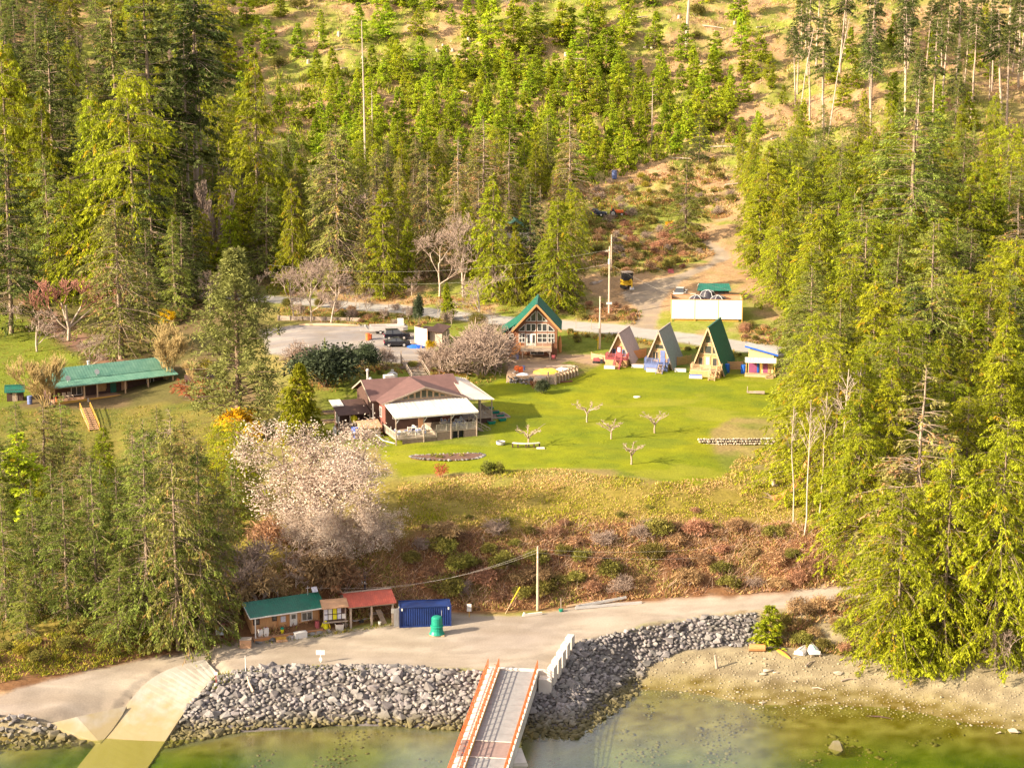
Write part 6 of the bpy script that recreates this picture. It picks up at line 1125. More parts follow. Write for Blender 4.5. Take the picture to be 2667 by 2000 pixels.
LT = thing('lean_to', 'collapsing lean-to with grey poles right of the bunkhouse', 'lean-to', g(487, 1032), R(10)); MB().slab((-.3, -.6, 2.0), (4.6, -.6, 2.1), (4.6, 2.6, 3.0), (-.3, 2.6, 3.0), .1).build('roof', M_DBRN, LT)
for x, y in ((0, 0), (4.2, 0), (0, 2.4), (4.2, 2.4)): MB().tube([(x-.2, y, -.4), (x, y, 1.3), (x-.15, y, 2.7)], .09, 6).build('post', M_GWOOD, LT)
for i in range(7): MB().tube([(.4, .3+i*.3, .25+(i % 3)*.25), (4.1, .35+i*.3, .25+(i % 3)*.25)], .14, 7).build('log', M_PLY, LT)
# ------------------------------------------------------------------ parking lot
def wheel(par, x, y, r, w):
    o = MB().tube([(x-w/2, y, r), (x+w/2, y, r)], r, 14).build('wheel', M_BLACK, par); MB().tube([(x-w/2-.02, y, r), (x+w/2+.02, y, r)], r*.62, 10).build('rim', M_STEEL, o)
def car(name, label, cat, p, rz, body, prof, cab, L, W=1.8, wb=(.8, 3.4), r=.33, bed=None):
    """prof: side outline (y, z) of the lower body, cab: outline of the glass house; nose towards +y"""
    o = thing(name, label, cat, p, rz); mb = MB(); mb.prism([(-W/2, y, z) for y, z in prof], (W, 0, 0)); mb.build('body', body, o, bevel=.06)
    c = MB(); n_ = len(cab); t = W/2-.06; t2 = W/2-.26; zz_ = [z for y, z in cab]; zm = min(zz_); zM = max(zz_)
    ins = lambda z: t+(t2-t)*(z-zm)/(zM-zm)
    c.add([(-ins(z), y, z) for y, z in cab]+[(ins(z), y, z) for y, z in cab], [tuple(range(n_))[::-1], tuple(range(n_, 2*n_))]+[(i, (i+1) % n_, n_+(i+1) % n_, n_+i) for i in range(n_)]); c.build('glasshouse', M_GLASS, o)
    top = [(y, z) for y, z in cab if z > zM-.08]; y0, y1 = min(q[0] for q in top), max(q[0] for q in top); MB().prism([(-t2-.03, y0-.05, zM+.01), (t2+.03, y0-.05, zM+.01), (t2+.03, y1+.05, zM+.01), (-t2-.03, y1+.05, zM+.01)], (0, 0, .05)).build('roof', body, o, bevel=.02)
    for s in (-1, 1):
        mid = (y0+y1)/2; MB().bar((s*(t+.01), mid, zm), (s*(t2+.03), mid, zM), .09, .05).build('pillar', body, o); MB().bar((s*(W/2+.05), y1+.45, zm+.08), (s*(W/2+.2), y1+.45, zm+.08), .12, .14).build('mirror', body, o)
        for y in wb: wheel(o, s*(W/2-.1), y, r, .22)
        ye = prof[0][0]; MB().box(s*W/2-.22 if s > 0 else -W/2, s*W/2 if s > 0 else -W/2+.22, ye-.04, ye+.12, .72, .95).build('tail_lamp', M_TAIL, o); MB().box(s*W/2-.3 if s > 0 else -W/2, s*W/2 if s > 0 else -W/2+.3, L-.14, L+.02, .62, .78).build('headlamp', M_WHITE, o)
    MB().box(-.25, .25, prof[0][0]-.05, prof[0][0]+.02, .5, .62).build('number_plate', M_WHITE, o); return o
SEDAN = ([(0, .35), (0, .9), (.5, 1.0), (1.2, 1.0), (3.2, .98), (4.4, .82), (4.6, .6), (4.6, .3), (.2, .25)], [(.65, .98), (1.5, 1.42), (2.6, 1.44), (3.45, .97)])
SUV = ([(0, .4), (-.02, 1.05), (.3, 1.1), (3.3, 1.08), (4.4, .95), (4.6, .7), (4.6, .38), (.2, .32)], [(.12, 1.08), (.35, 1.68), (2.5, 1.72), (3.4, 1.07)])
pA = g(1002, 893); pB = g(1000, 876)
car('parked_car', 'black sedan parked nearest the lodge', 'car', g(1000, 902), R(-84), M_CARP, *SEDAN, 4.6); car('parked_car', 'black sport utility car parked behind the sedan', 'car', g(1000, 884), R(-80), M_CARP, *SUV, 4.6)
car('parked_car', 'dark car parked high beside the clearing, next to the red tractor', 'car', g(1525, 562), R(-95), mat('dark_blue_paint', (.03, .04, .07), (.03, .035, .06), rough=.3), *SEDAN, 4.6)
PICK = ([(0, .5), (0, 1.1), (2.0, 1.1), (3.6, 1.08), (5.2, 1.0), (5.35, .7), (5.35, .42), (.2, .4)], [(2.0, 1.1), (2.15, 1.75), (3.2, 1.78), (3.95, 1.08)])
car('pickup_truck', 'silver pickup truck nosed up to the white tank pen', 'pickup', g(1778, 768), R(165), M_SILV, *PICK, 5.35, 1.95, (1.0, 4.3), .38)
SK_ = thing('aluminium_skiff', 'flat aluminium work skiff on a trailer behind the black cars', 'boat', g(958, 868), R(-85)); MB().prism([(-1.15, 0.3, 1.1), (1.15, .3, 1.1), (1.15, 6.2, 1.15), (.9, 7.0, 1.2), (-.9, 7.0, 1.2), (-1.15, 6.2, 1.15)], (0, 0, -.55)).build('hull', M_ALU, SK_)
MB().box(-.95, .95, .6, 6.0, 1.1, 1.14).build('floor', mat('boat_floor', (.20, .14, .12), (.15, .1, .09)), SK_)
for s in (-1, 1): MB().bar((s*1.1, .3, 1.25), (s*1.1, 6.6, 1.3), .12, .3).build('gunwale', M_ALU, SK_); wheel(SK_, s*1.15, 2.2, .33, .22)
MB().prism([(-1.1, 0.0, .75), (1.1, 0.0, .75), (1.1, -.55, 1.35), (-1.1, -.55, 1.35)], (0, .15, .05)).build('bow_ramp', M_ALU, SK_); MB().box(-.6, .6, 5.2, 6.3, 1.15, 2.5).build('cabin', M_WCOR, SK_); MB().box(-.5, .5, 5.15, 5.2, 1.8, 2.35).build('windscreen', M_GLASS, SK_); MB().bar((0, .2, .5), (0, -1.4, .55), .12).bar((-.9, .5, .55), (-.9, 6, .55), .1).bar((.9, .5, .55), (.9, 6, .55), .1).build('trailer_frame', M_STEEL, SK_)
barrel('orange drum on the parking lot', g(958, 886), M_ORPL, 1.25); barrel('small orange drum beside the larger one', g(965, 883), M_ORPL, .9)
MS = thing('mural_shed', 'small wooden shed with a painted white side beside the parking lot', 'shed', g(1082, 898), R(-22)); MB().box(0, 2.3, 0, 4.2, -.5, 2.6).build('wall', M_DBRN, MS); MB().prism([(-.04, -.1, -.3), (-.04, 2.6, -.3), (-.04, 2.6, 3.3), (-.04, -.1, 3.3)], (-.08, 0, 0)).build('side_panel', M_CSID, MS)
MB().prism([(-.1, -.14, -.2), (2.3, -.14, -.2), (2.3, -.14, 2.9), (-.1, -.14, 3.2)], (0, .1, 0)).build('painted_front', mat('painted_boards', (.72, .60, .48), (.66, .40, .28), scale=1.3, stripes=1.6, sdir='Z', samt=.25), MS); MB().slab((2.4, -.2, 2.7), (4.8, .8, 2.3), (4.8, 4.4, 2.9), (2.2, 4.4, 3.2), .1).build('roof', M_DBRN, MS); MB().box(2.3, 4.6, .9, 4.1, -.5, 2.3).build('annex_wall', M_GWOOD, MS)
heap('bright blue tarp spread beside the mural shed', 'tarp', g(1083, 905), 1.7, .9, .55, M_TARP, 9, 'tarp')
solo('leaning_plank', 'long pale plank propped on the mural shed', 'plank', g(1075, 882), R(-15), [('plank', MB().bar((-2.0, 0, 1.3), (.6, 0, .3), .2, .06), M_TWOOD)])
ra, rb = g(725, 835), g(938, 838); RWL = thing('timber_retaining_wall', 'grey timber retaining wall below the upper road', 'retaining wall', ra, math.atan2(rb.y-ra.y, rb.x-ra.x)); Lr = math.hypot(rb.x-ra.x, rb.y-ra.y)
for j in range(4): MB().bar((0, .03*j, -.1+j*.28), (Lr, .03*j, -.1+j*.28), .2, .26).build('timber', M_GWOOD, RWL)
for k in range(8): MB().bar((Lr*k/7, -.14, -.4), (Lr*k/7, -.14, 1.05), .14).build('post', M_GWOOD, RWL)
solo('gravel_kerb', 'low curved kerb of sand at the back of the parking lot', 'kerb', g(865, 848), R(-3), [('kerb', MB().tube([(-6, .2, .05), (-3, 0, .1), (0, -.2, .12), (3, -.35, .1), (5, -.3, .05)], [.1, .3, .35, .3, .1], 6), M_TWOOD)])
for i, (x, y) in enumerate([(926, 808), (937, 806), (966, 808), (1060, 826), (1095, 830), (1500, 855), (1540, 858)]): solo('fence_post', 'thin wooden fence post at the edge of the upper road, number '.replace(', number ', '')+[' far left', ' second from left', ' third from left', ' near the ivy stub', ' right of the ivy stub', ' behind the chalet yard', ' near the shorter pole'][i], 'post', g(x, y), 0, [('post', MB().bar((0, 0, -.3), (0, 0, 1.7), .12), M_GWOOD)])
solo('small_roof_hut', 'little brown hut half hidden behind the big rhododendron', 'hut', g(788, 945), R(15), [('wall', B(-1.2, 1.2, 0, 2, -.5, 2.0), M_RBRN), ('roof', MB().slab((-1.5, -.4, 2.0), (1.5, -.4, 2.0), (1.5, 2.3, 2.6), (-1.5, 2.3, 2.6), .1), M_WCOR)])
# raised beds left of the lodge
for i, (x, y, lab) in enumerate([(868, 1075, 'dark garden bed behind the bright cedar, nearer the annex'), (872, 1098, 'dark garden bed behind the bright cedar, nearer the lawn')]): solo('garden_bed', lab, 'garden bed', g(x, y), R(12), [('soil', B(-1.9, 1.9, -.6, .6, -.2, .2), M_DBRN), ('edging', MB().bar((-2, -.65, .12), (2, -.65, .12), .1, .3).bar((-2, .65, .12), (2, .65, .12), .1, .3), M_TWOOD)])
# ------------------------------------------------------------------ tank pen, shed and machines behind the road
tpa, tpb = g(1748, 838), g(1932, 846); TP = thing('tank_pen', 'white-panelled pen holding black water tanks', 'enclosure', tpa, math.atan2((tpb-tpa).y*.3, (tpb-tpa).x)); Lt = (tpb-tpa).length
for k in range(3): MB().box(Lt*k/3+.06, Lt*(k+1)/3-.06, 0, .06, .55, 4.0).build('panel', M_WHITE, TP)
for k in range(4): MB().bar((Lt*k/3, .08, -.6), (Lt*k/3, .08, 4.05), .14).build('post', M_YWOOD, TP)
MB().box(.6, Lt-.6, .3, .36, -.5, .55).build('base_board', M_YWOOD, TP); MB().box(0, .06, .1, 5.5, .6, 4.0).build('panel', M_PLY, TP); MB().box(Lt-.06, Lt, .1, 5.5, .6, 4.0).build('panel', M_PLY, TP); MB().box(.06, Lt-.06, 5.5, 5.56, .6, 4.0).build('panel', M_PLY, TP)
MB().bar((0, 0.03, 4.06), (Lt, .03, 4.06), .12, .1).bar((0, 5.5, 4.06), (Lt, 5.5, 4.06), .12, .1).bar((0, 0, 4.06), (0, 5.5, 4.06), .12, .1).bar((Lt, 0, 4.06), (Lt, 5.5, 4.06), .12, .1).build('top_rail', M_OWOOD, TP)
tpw = lambda x, y, z=0: TP.matrix_basis@Vector((x, y, z))
for i, (x, y, s, lab) in enumerate([(4.6, 1.9, 1.0, 'black domed water tank at the left of the pen'), (8.4, 1.8, 1.0, 'black domed water tank at the right front of the pen'), (6.6, 3.8, 1.15, 'largest black domed tank at the back of the pen')]):
    o = solo('water_tank', lab, 'water tank', tpw(x, y, .4), 0, [('shell', MB().lathe([(1.45*s, 0), (1.5*s, .2), (1.5*s, 3.0), (1.35*s, 3.5), (.9*s, 3.9*s), (.3*s, 4.1*s)], n=20), M_TANK), ('lid', MB().lathe([(.3*s, 4.1*s), (.3*s, 4.2*s), (.1, 4.25*s)], n=12), M_STEEL)]); rb_ = MB()
    for k in range(6): a = k*math.pi/3; rb_.tube([(1.5*s*math.cos(a), 1.5*s*math.sin(a), 3.0), (1.36*s*math.cos(a), 1.36*s*math.sin(a), 3.55), (.9*s*math.cos(a), .9*s*math.sin(a), 3.95*s), (.35*s*math.cos(a), .35*s*math.sin(a), 4.15*s)], .07, 5)
    rb_.build('ribs', M_STEEL, o)
PS = thing('pump_shed', 'low dark shed with a green and white roof behind the tank pen', 'shed', g(1822, 786), R(-3)); MB().box(0, 5.4, 0, 3.6, -.5, 2.3).build('wall', M_DBRN, PS); ribbed(PS, (-.5, -.5, 2.2), (5.8, -.5, 2.2), (5.4, 1.6, 3.2), (-.1, 1.6, 3.2), M_GREEN, 14, .07); ribbed(PS, (-.3, 4.2, 2.3), (5.6, 4.2, 2.3), (5.4, 1.6, 3.2), (-.1, 1.6, 3.2), M_WCOR, 14, .07); MB().box(3.4, 4.5, -.06, 0, 0, 2.0).build('door', M_BLACK, PS); window(PS, (1.3, 0, 1.2), 1.0, .7, 'front', 2, 1)
solo('flat_trailer', 'pale utility trailer between the pickup and the pump shed', 'trailer', g(1797, 778), 0, [('bed', B(-1.0, 1.0, -.6, .8, .5, .65), M_GWOOD), ('side', B(-1.0, 1.0, -.65, -.6, .5, 1.1), M_WCOR), ('wheel', MB().tube([(-1.15, 0, .3), (-1.0, 0, .3)], .3, 10), M_BLACK), ('wheel', MB().tube([(1.0, 0, .3), (1.15, 0, .3)], .3, 10), M_BLACK)])
EXC = thing('yellow_excavator', 'small yellow machine with a dark cab left of the driveway', 'excavator', g(1633, 752), R(15))
for s in (-1, 1): MB().prism([(s*.75-.2, -1.2, .1), (s*.75-.2, 1.2, .1), (s*.75-.2, 1.4, .35), (s*.75-.2, 1.2, .6), (s*.75-.2, -1.2, .6), (s*.75-.2, -1.4, .35)], (.4, 0, 0)).build('track', M_BLACK, EXC)
MB().box(-.95, .95, -.6, 1.3, .7, 1.7).build('body', M_YELP, EXC, bevel=.06); MB().box(-.9, .9, -.9, .9, 1.7, 3.1).build('cab', M_BLACK, EXC, bevel=.06); MB().box(-.95, .95, -.95, 1.0, 3.1, 3.25).build('cab_roof', M_GWOOD, EXC); MB().bar((.2, -.8, 1.3), (.2, -1.8, 2.0), .25).bar((.2, -1.8, 2.0), (.2, -2.4, .6), .2).build('arm', M_YELP, EXC); MB().prism([(-.2, -2.6, .2), (.6, -2.6, .2), (.6, -2.2, .7), (-.2, -2.2, .7)], (0, .25, -.1)).build('bucket', M_STEEL, EXC)
TRc = thing('red_tractor', 'small red tractor parked beside the dark car at the clearing', 'tractor', g(1600, 562), R(-90)); MB().prism([(-.35, .2, .7), (-.35, 1.9, .7), (-.35, 1.9, 1.25), (-.35, .2, 1.35)], (.7, 0, 0)).build('bonnet', M_ORPL, TRc); MB().box(-.5, .5, -.7, .2, .7, 1.1).build('fender', M_ORPL, TRc); MB().box(-.25, .25, -.5, -.1, 1.1, 1.6).build('seat', M_BLACK, TRc); MB().bar((-.5, -.6, 1.1), (-.5, -.6, 2.3), .07).bar((.5, -.6, 1.1), (.5, -.6, 2.3), .07).bar((-.5, -.6, 2.3), (.5, -.6, 2.3), .07).build('roll_bar', M_ORPL, TRc)
for x, y, r in ((-.7, -.3, .65), (.7, -.3, .65), (-.55, 1.6, .4), (.55, 1.6, .4)): wheel(TRc, x, y, r, .28)
MB().prism([(-.8, 2.3, .3), (.8, 2.3, .3), (.8, 2.8, .2), (-.8, 2.8, .2)], (0, 0, .5)).build('loader_bucket', M_RED, TRc)
barrel('blue barrel in the ferns high above the driveway', g(1600, 466), M_BLUE, 2.0); solo('old_boat', 'narrow old boat lying in the grass left of the transformer pole', 'boat', g(1540, 742), R(-40), [('hull', boat_hull(4.2, 1.2, .5), M_GWOOD), ('thwart', B(-.5, .5, 1.4, 1.7, .5, .56), M_TWOOD)])
solo('red_debris', 'red panel lying in the weeds beside the driveway', 'panel', g(1748, 712), R(10), [('panel', MB().prism([(-.6, 0, 0), (.6, 0, 0), (.5, .4, .8), (-.5, .4, .8)], (0, .08, 0)), M_RED)])
heap('white and blue tarp pile in the clearing above the grove', 'tarp', g(1090, 582), 2.4, 1.2, .9, M_WHITE, 21, 'tarp'); heap('blue end of the tarp pile above the grove', 'tarp', g(1108, 580), 1.0, .8, .9, M_TARP, 22, 'tarp'); heap('rounded white tarp beside the tarp pile', 'tarp', g(1176, 600), 1.3, 1.0, 1.1, M_WHITE, 23, 'tarp'); heap('green and blue tarp behind the white ones', 'tarp', g(1180, 560), 2.0, 1.0, .9, M_TEAL, 24, 'tarp')
HH = thing('hidden_house', 'house with a teal roof and white front hidden among the cedars', 'house', g(1335, 672), R(5)); MB().box(-3, 4, 0, 7, -1, 5.0).build('wall', M_WCOR, HH); gable_roof(HH, -3.2, 4.2, -.8, 7.5, 5.0, 7.6, M_GREEN2, .6, 'y', 12); window(HH, (1, 0, 2.5), 1.6, 2.0, 'front', 2, 1); MB().box(-3.5, 4.5, -2.4, 0, 2.3, 2.45).build('balcony', M_GWOOD, HH)
for x in (-3.2, .5, 4.2): MB().bar((x, -2.2, -1), (x, -2.2, 2.3), .16).build('post', M_WHITE, HH)
# snags, logs and stumps on the logged slope
def snag(label, x, yb, yt, r=.22, lean=0):
    p = gd(x, yb); Ht = pyz(0, yt*KD, p.y).z-p.z; o = thing('dead_snag', label, 'snag', p, 0); MB().tube([(0, 0, -.4), (lean*.4, 0, Ht*.5), (lean, 0, Ht)], [r*1.2, r*.8, r*.35], 7).build('trunk', M_PALE, o)
    for k in range(7): z = Ht*rnd.uniform(.5, .97); a = rnd.uniform(0, 6.28); MB().tube([(lean*z/Ht, 0, z), (lean*z/Ht+math.cos(a)*.9, math.sin(a)*.9, z-.1)], [.05, .02], 4).build('branch', M_PALE, o)
for a in [('tall white snag above the grove, left of centre', 790, 380, 45, .24, -.4), ('reddish dead trunk at the top of the logged slope', 1482, 105, -60, .45, 1.0), ('thin white snag in the plantation', 1408, 310, 190, .14), ('pale snag right of the tall white one', 805, 330, 195, .14), ('white snag behind the browning spruces', 990, 385, 300, .16), ('leaning pale snag in the thinned wood, left', 1725, 270, 60, .16, 3.0), ('leaning pale snag in the thinned wood, right', 1790, 290, 40, .16, 4.0), ('bare white spire over the right-hand cedars', 1992, 900, 690, .2), ('thin stem left of the shore forest spruce', 90, 1320, 1170, .12), ('second thin bare stem in the shore forest', 118, 1325, 1190, .12), ('third thin bare stem in the shore forest', 60, 1330, 1180, .12), ('fourth thin bare stem in the shore forest', 165, 1330, 1180, .12), ('bare stem left of the big olive spruce', 305, 1320, 1150, .12), ('second bare stem left of the big olive spruce', 318, 1325, 1160, .12)]: snag(*a)
SL = [(730,110,4,.4),(745,150,3,.9),(900,130,5,.2),(560,190,3,.6),(1000,200,3,-.4),(1180,115,4,.5),(1330,95,4,-.3),(1420,90,5,.5),(1540,60,6,-.2),(1600,90,5,.3),(1570,130,5,.9),(1640,150,5,-.5),(1530,170,4,.2),(1500,300,5,.3),(1560,320,6,-.2),(1620,330,5,.6),(1590,400,5,.1),(1540,250,4,.5),(1680,300,6,.9),(1760,310,6,-.6),(1830,330,6,.4),(1380,40,5,.2),(1650,60,5,.5),(860,95,3,.8),(1250,130,3,.1),(1470,345,5,-.3)]
for i, (x, y, L, a) in enumerate(SL): p = gd(x, y); o = MB().tube([(-L/2, 0, .2), (0, .1, .3), (L/2, 0, .25)], [.2, .18, .1], 6).build('felled_log', M_PALE); o.location = p; o.rotation_euler = (0, rnd.uniform(-.15, .15), a); tag(o, 'pale felled log lying among the slash on the logged slope', 'log', 'felled logs on the logged slope')
for i in range(22):
    x, y = rnd.choice([(rnd.uniform(650, 1450), rnd.uniform(60, 160)), (rnd.uniform(1420, 1690), rnd.uniform(30, 330))]); p = gd(x, y); o = MB().lathe([(.5, -.4), (.38, .2), (.33, .7), (.3, .75)], n=8).build('tree_stump', M_PALE); o.location = p; s = rnd.uniform(.8, 1.5); o.scale = (s, s, s); tag(o, 'weathered grey stump left standing on the logged slope', 'stump', 'stumps on the logged slope')
# ------------------------------------------------------------------ planting: single trees one can point at (display pixels: x, base, top)
ONE = [
 ('pine', 517, 935, 535, 'huge blue-green pine towering between the bunkhouse and the parking lot', 1.2),
 ('conecedar', 652, 950, 783, 'dense bright cone-shaped cedar just left of the lodge', 1.1),
 ('cedar', 560, 560, 108, 'tall bright yellow-green cedar with a bare tip, above the big pine', 1.0),
 ('olive', 262, 775, 430, 'broad drooping cedar with a thick dark trunk behind the bunkhouse roof', 1.5),
 ('tallfir', 428, 520, -40, 'tallest fir with a long bare trunk in the left forest', 1.3),
 ('tallfir', 412, 530, 60, 'thin bare-trunked fir just left of the tallest fir', .8),
 ('tallfir', 441, 515, 20, 'thin bare-trunked fir just right of the tallest fir', .8),
 ('darkfir', 128, 560, 55, 'dark fir rising above the cedars in the upper left', 1.1),
 ('darkfir', 335, 560, -30, 'large dark fir with heavy spreading branches near the top left', 1.3),
 ('fir', 265, 560, -10, 'tall pale-trunked fir left of the heavy dark fir', 1.1),
 ('cedar', 105, 610, 190, 'bright cedar with bare upper twigs below the dark fir at left', 1.0),
 ('cedar', 30, 600, 90, 'bright cedar at the very left edge of the upper forest', 1.0),
 ('cedar', 215, 610, 200, 'pale olive cedar with many bare side branches left of centre forest', 1.0),
 ('cedar', 295, 640, 150, 'tall bright cedar left of the tallest fir', 1.0),
 ('darkfir', 25, 720, 330, 'dark fir in shade at the left edge above the meadow', 1.2),
 ('fir', 110, 640, 330, 'olive fir above the reddish bare maple', 1.0),
 ('cedar', 160, 640, 380, 'green cedar above the reddish bare maple, right of the olive fir', 1.2),
 ('darkfir', 335, 650, 330, 'dark green fir in shade right of the broad drooping cedar', 1.3),
 ('cedar', 635, 625, 385, 'small pointed olive cedar right of the big pine', 1.0),
 ('olive', 730, 620, 265, 'olive spruce with bare twigs above the timber retaining wall', 1.15),
 ('cedar', 830, 640, 400, 'drooping cedar above the parked skiff', 1.3),
 ('cedar', 1065, 650, 375, 'bright cedar standing behind the chalet on its left', 1.25),
 ('darkfir', 1145, 640, 395, 'dark fir standing straight behind the chalet roof', 1.1),
 ('cedar', 1205, 672, 425, 'bright drooping cedar right behind the chalet roof', 1.3),
 ('scraggy', 1045, 520, 250, 'browning spruce with a bare crown, tallest of the group above the lodge', 1.3),
 ('scraggy', 1100, 520, 285, 'browning spruce with upturned bare twigs right of the tallest one', 1.1),
 ('scraggy', 990, 540, 295, 'browning spruce with a thin leader left of the tallest one', 1.1),
 ('scraggy', 1230, 480, 235, 'browning spruce with a bare spire above the grassy bank', 1.2),
 ('olive', 925, 600, 330, 'olive spruce between the tarps and the snag', 1.1),
 ('fir', 1480, 520, 330, 'round leafy green tree at the bend of the driveway', 1.5),
 ('fir', 1960, 640, 190, 'grey-green fir with open branches rising over the right-hand cedars', 1.5),
 ('fir', 2000, 900, 480, 'grey-green fir standing in the middle of the right-hand cedars', 1.2),
 ('darkfir', 1510, 350, 245, 'lone dark green fir at the foot of the logged slope', 1.2),
 ('olive', 385, 1402, 880, 'big olive spruce with a thick trunk beside the shore road', .72),
 ('fir', 440, 1392, 960, 'slender fir right of the big olive spruce by the shore road', .95),
 ('olive', 478, 1368, 1010, 'olive spruce nearest the dock office on its left', .7),
 ('fir', 325, 1360, 905, 'fir just left of the big olive spruce', 1.0),
 ('fir', 210, 1330, 985, 'fir with a pointed tip in front of the yellow stairs', 1.1),
 ('fir', 262, 1320, 1010, 'fir between the yellow-stairs fir and the big olive spruce', 1.05),
 ('fir', 150, 1340, 1015, 'fir third from the left edge in the shore forest', 1.0),
 ('fir', 80, 1330, 1030, 'fir second from the left edge in the shore forest', 1.0),
 ('fir', 15, 1340, 1055, 'fir cut by the left edge in the shore forest', 1.1),
 ('young', 48, 1130, 935, 'small dark pointed fir at the foot of the left meadow', 1.3),
 ('cedar', 1935, 1425, 1040, 'bright cedar on the beach edge, nearest the white dinghies', 1.2),
 ('cedar', 2035, 1420, 960, 'large bright cedar standing over the beach', 1.1),
 ('cedar', 2150, 1415, 900, 'large bright cedar over the beach at the right edge', 1.2),
 ('young', 1965, 1445, 1320, 'small bright cedar at the beach with exposed roots', 1.7),
 ('young', 1662, 1395, 1305, 'small bright green fir at the end of the riprap', 1.6),
 ('young', 1272, 122, 15, 'large bright green cone-shaped tree high on the logged slope, right of centre', 1.5),
 ('young', 1215, 95, 5, 'large bright tree left of the big cone-shaped one on the high slope', 1.5),
 ('young', 1060, 130, 0, 'tall bright fir at the top centre of the logged slope', 1.2), ('young', 1110, 110, -5, 'tall bright fir right of the top centre one', 1.2),
 ('young', 1310, 160, 60, 'bright spreading fir below the large cone-shaped tree', 1.6), ('young', 1160, 70, 5, 'dark bushy tree at the top of the logged slope', 1.5),
 ('cedar', 1890, 1255, 1000, 'bright cedar at the bend where the shore road meets the stand', 1.3), ('cedar', 1850, 1225, 930, 'bright cedar just behind the shore road at the right', 1.3), ('cedar', 1800, 1100, 760, 'bright cedar behind the white-stemmed alders', 1.3),
 ('scraggy', 1975, 1310, 790, 'browning spruce with a bare spire among the bright cedars over the beach', 1.5),
]
for k, x, yb, yt, lab, w in ONE: plant_px(k, x, yb, yt, lab, wide=w)
ONE2 = [
 ('poplar', 443, 600, 385, 'upright bare poplar with tan twigs left of the big pine', 'poplar', 1.0),
 ('redbare', 148, 735, 560, 'reddish bare maple at the top of the left meadow', 'maple', 1.3),
 ('greybare', 80, 760, 610, 'pale grey bare tree left of the reddish maple', 'bare tree', 1.2),
 ('greybare', 195, 800, 725, 'small bare tree below the reddish maple', 'bare tree', 1.2),
 ('greybare', 790, 560, 400, 'pale leafless tree hanging with grey twigs left of the tarps', 'bare tree', 1.1),
 ('greybare', 950, 640, 480, 'pale bare maple above the ivy stump', 'bare tree', 1.1),
 ('greybare', 1000, 640, 480, 'pale bare maple second from the chalet', 'bare tree', 1.1),
 ('greybare', 1035, 690, 530, 'pale bare maple nearest the chalet', 'bare tree', 1.0),
 ('strawbare', 355, 820, 700, 'straw-yellow willow against the right end of the bunkhouse', 'willow', 1.1),
 ('strawbare', 100, 880, 755, 'straw-yellow willow at the left end of the bunkhouse', 'willow', 1.0),
 ('strawbare', 430, 850, 770, 'straw-yellow willow between the bunkhouse and the big pine', 'willow', 1.0),
 ('greybare', 2180, 1440, 1290, 'bare grey alder leaning over the beach at the right edge', 'bare tree', 1.2),
 ('greybare', 495, 520, 280, 'bare grey maple with forked limbs left of the bright pointed cedar', 'bare tree', .6),
 ('greybare', 635, 690,565, 'leafless orchard tree leftmost of three by the upper road', 'bare tree', 1.0),
 ('greybare', 672, 695,565, 'leafless orchard tree in the middle of three by the upper road', 'bare tree', 1.0),
 ('greybare', 715, 698,565, 'leafless orchard tree rightmost of three by the upper road', 'bare tree', 1.0),
 ('whitestem', 1714, 1130, 880, 'white-stemmed alder leftmost of the bare clump right of the lawn', 'alder', 1.0),
 ('whitestem', 1738, 1155, 865, 'white-stemmed alder second in the bare clump right of the lawn', 'alder', 1.0),
 ('whitestem', 1768, 1125, 850, 'white-stemmed alder in the middle of the bare clump right of the lawn', 'alder', 1.0),
 ('whitestem', 1812, 1140, 800, 'white-stemmed alder right of the clump with a feathery top', 'alder', .9),
 ('whitestem', 1848, 1060, 790, 'white-stemmed alder rightmost of the bare clump', 'alder', 1.0),
 ('rhododendron', 705, 835, 738, 'large dark rhododendron left of the lodge roof', 'bush', 1.35),
 ('rhododendron', 790, 800, 735, 'dark rhododendron in front of the parked cars', 'bush', .8),
 ('rhododendron', 1172, 850, 815, 'dark round bush at the corner of the chalet terrace', 'bush', .8),
 ('goldshrub', 930, 760, 730, 'orange-gold shrub beside the mural shed', 'bush', .9),
 ('redshrub', 1152, 838, 815, 'red-leaved bush against the dark bush at the terrace', 'bush', .8),
 ('redshrub', 952, 1030, 993, 'small red-twigged shrub at the front of the lawn', 'bush', .9),
 ('greenshrub', 1055, 1024, 990, 'round pale green shrub, left of the pair on the lawn edge', 'bush', 1.0),
 ('greenshrub', 1078, 1022, 992, 'round pale green shrub, right of the pair on the lawn edge', 'bush', .8),
 ('goldshrub', 512, 950, 872, 'brilliant yellow broom below the big pine', 'bush', 1.3),
 ('goldshrub', 545, 955, 905, 'golden broom right of the brilliant yellow broom', 'bush', 1.0),
 ('yellowshrub', 445, 810, 770, 'yellow broom right of the bunkhouse', 'bush', 1.2),
 ('goldshrub', 360, 705, 660, 'golden bush behind the broad drooping cedar', 'bush', 1.0),
 ('redshrub', 420, 865, 815, 'orange-red twiggy bush over the lean-to', 'bush', 1.9),
 ('redshrub', 465, 860, 810, 'orange-red twiggy bush between the lean-to and the big pine', 'bush', 1.8),
 ('conecedar', 965, 690, 610, 'tall ivy-covered stump beside the upper road', 'stump', .75),
 ('rhododendron', 903, 705, 625, 'dark ivy-clad stub left of the ivy-covered stump', 'stump', .28),
 ('young', 702, 765, 728, 'tiny dark columnar cypress on the parking lot', 'cypress', .35),
]
for k, x, yb, yt, lab, cat, w in ONE2: plant_px(k, x, yb, yt, lab, cat, wide=w)
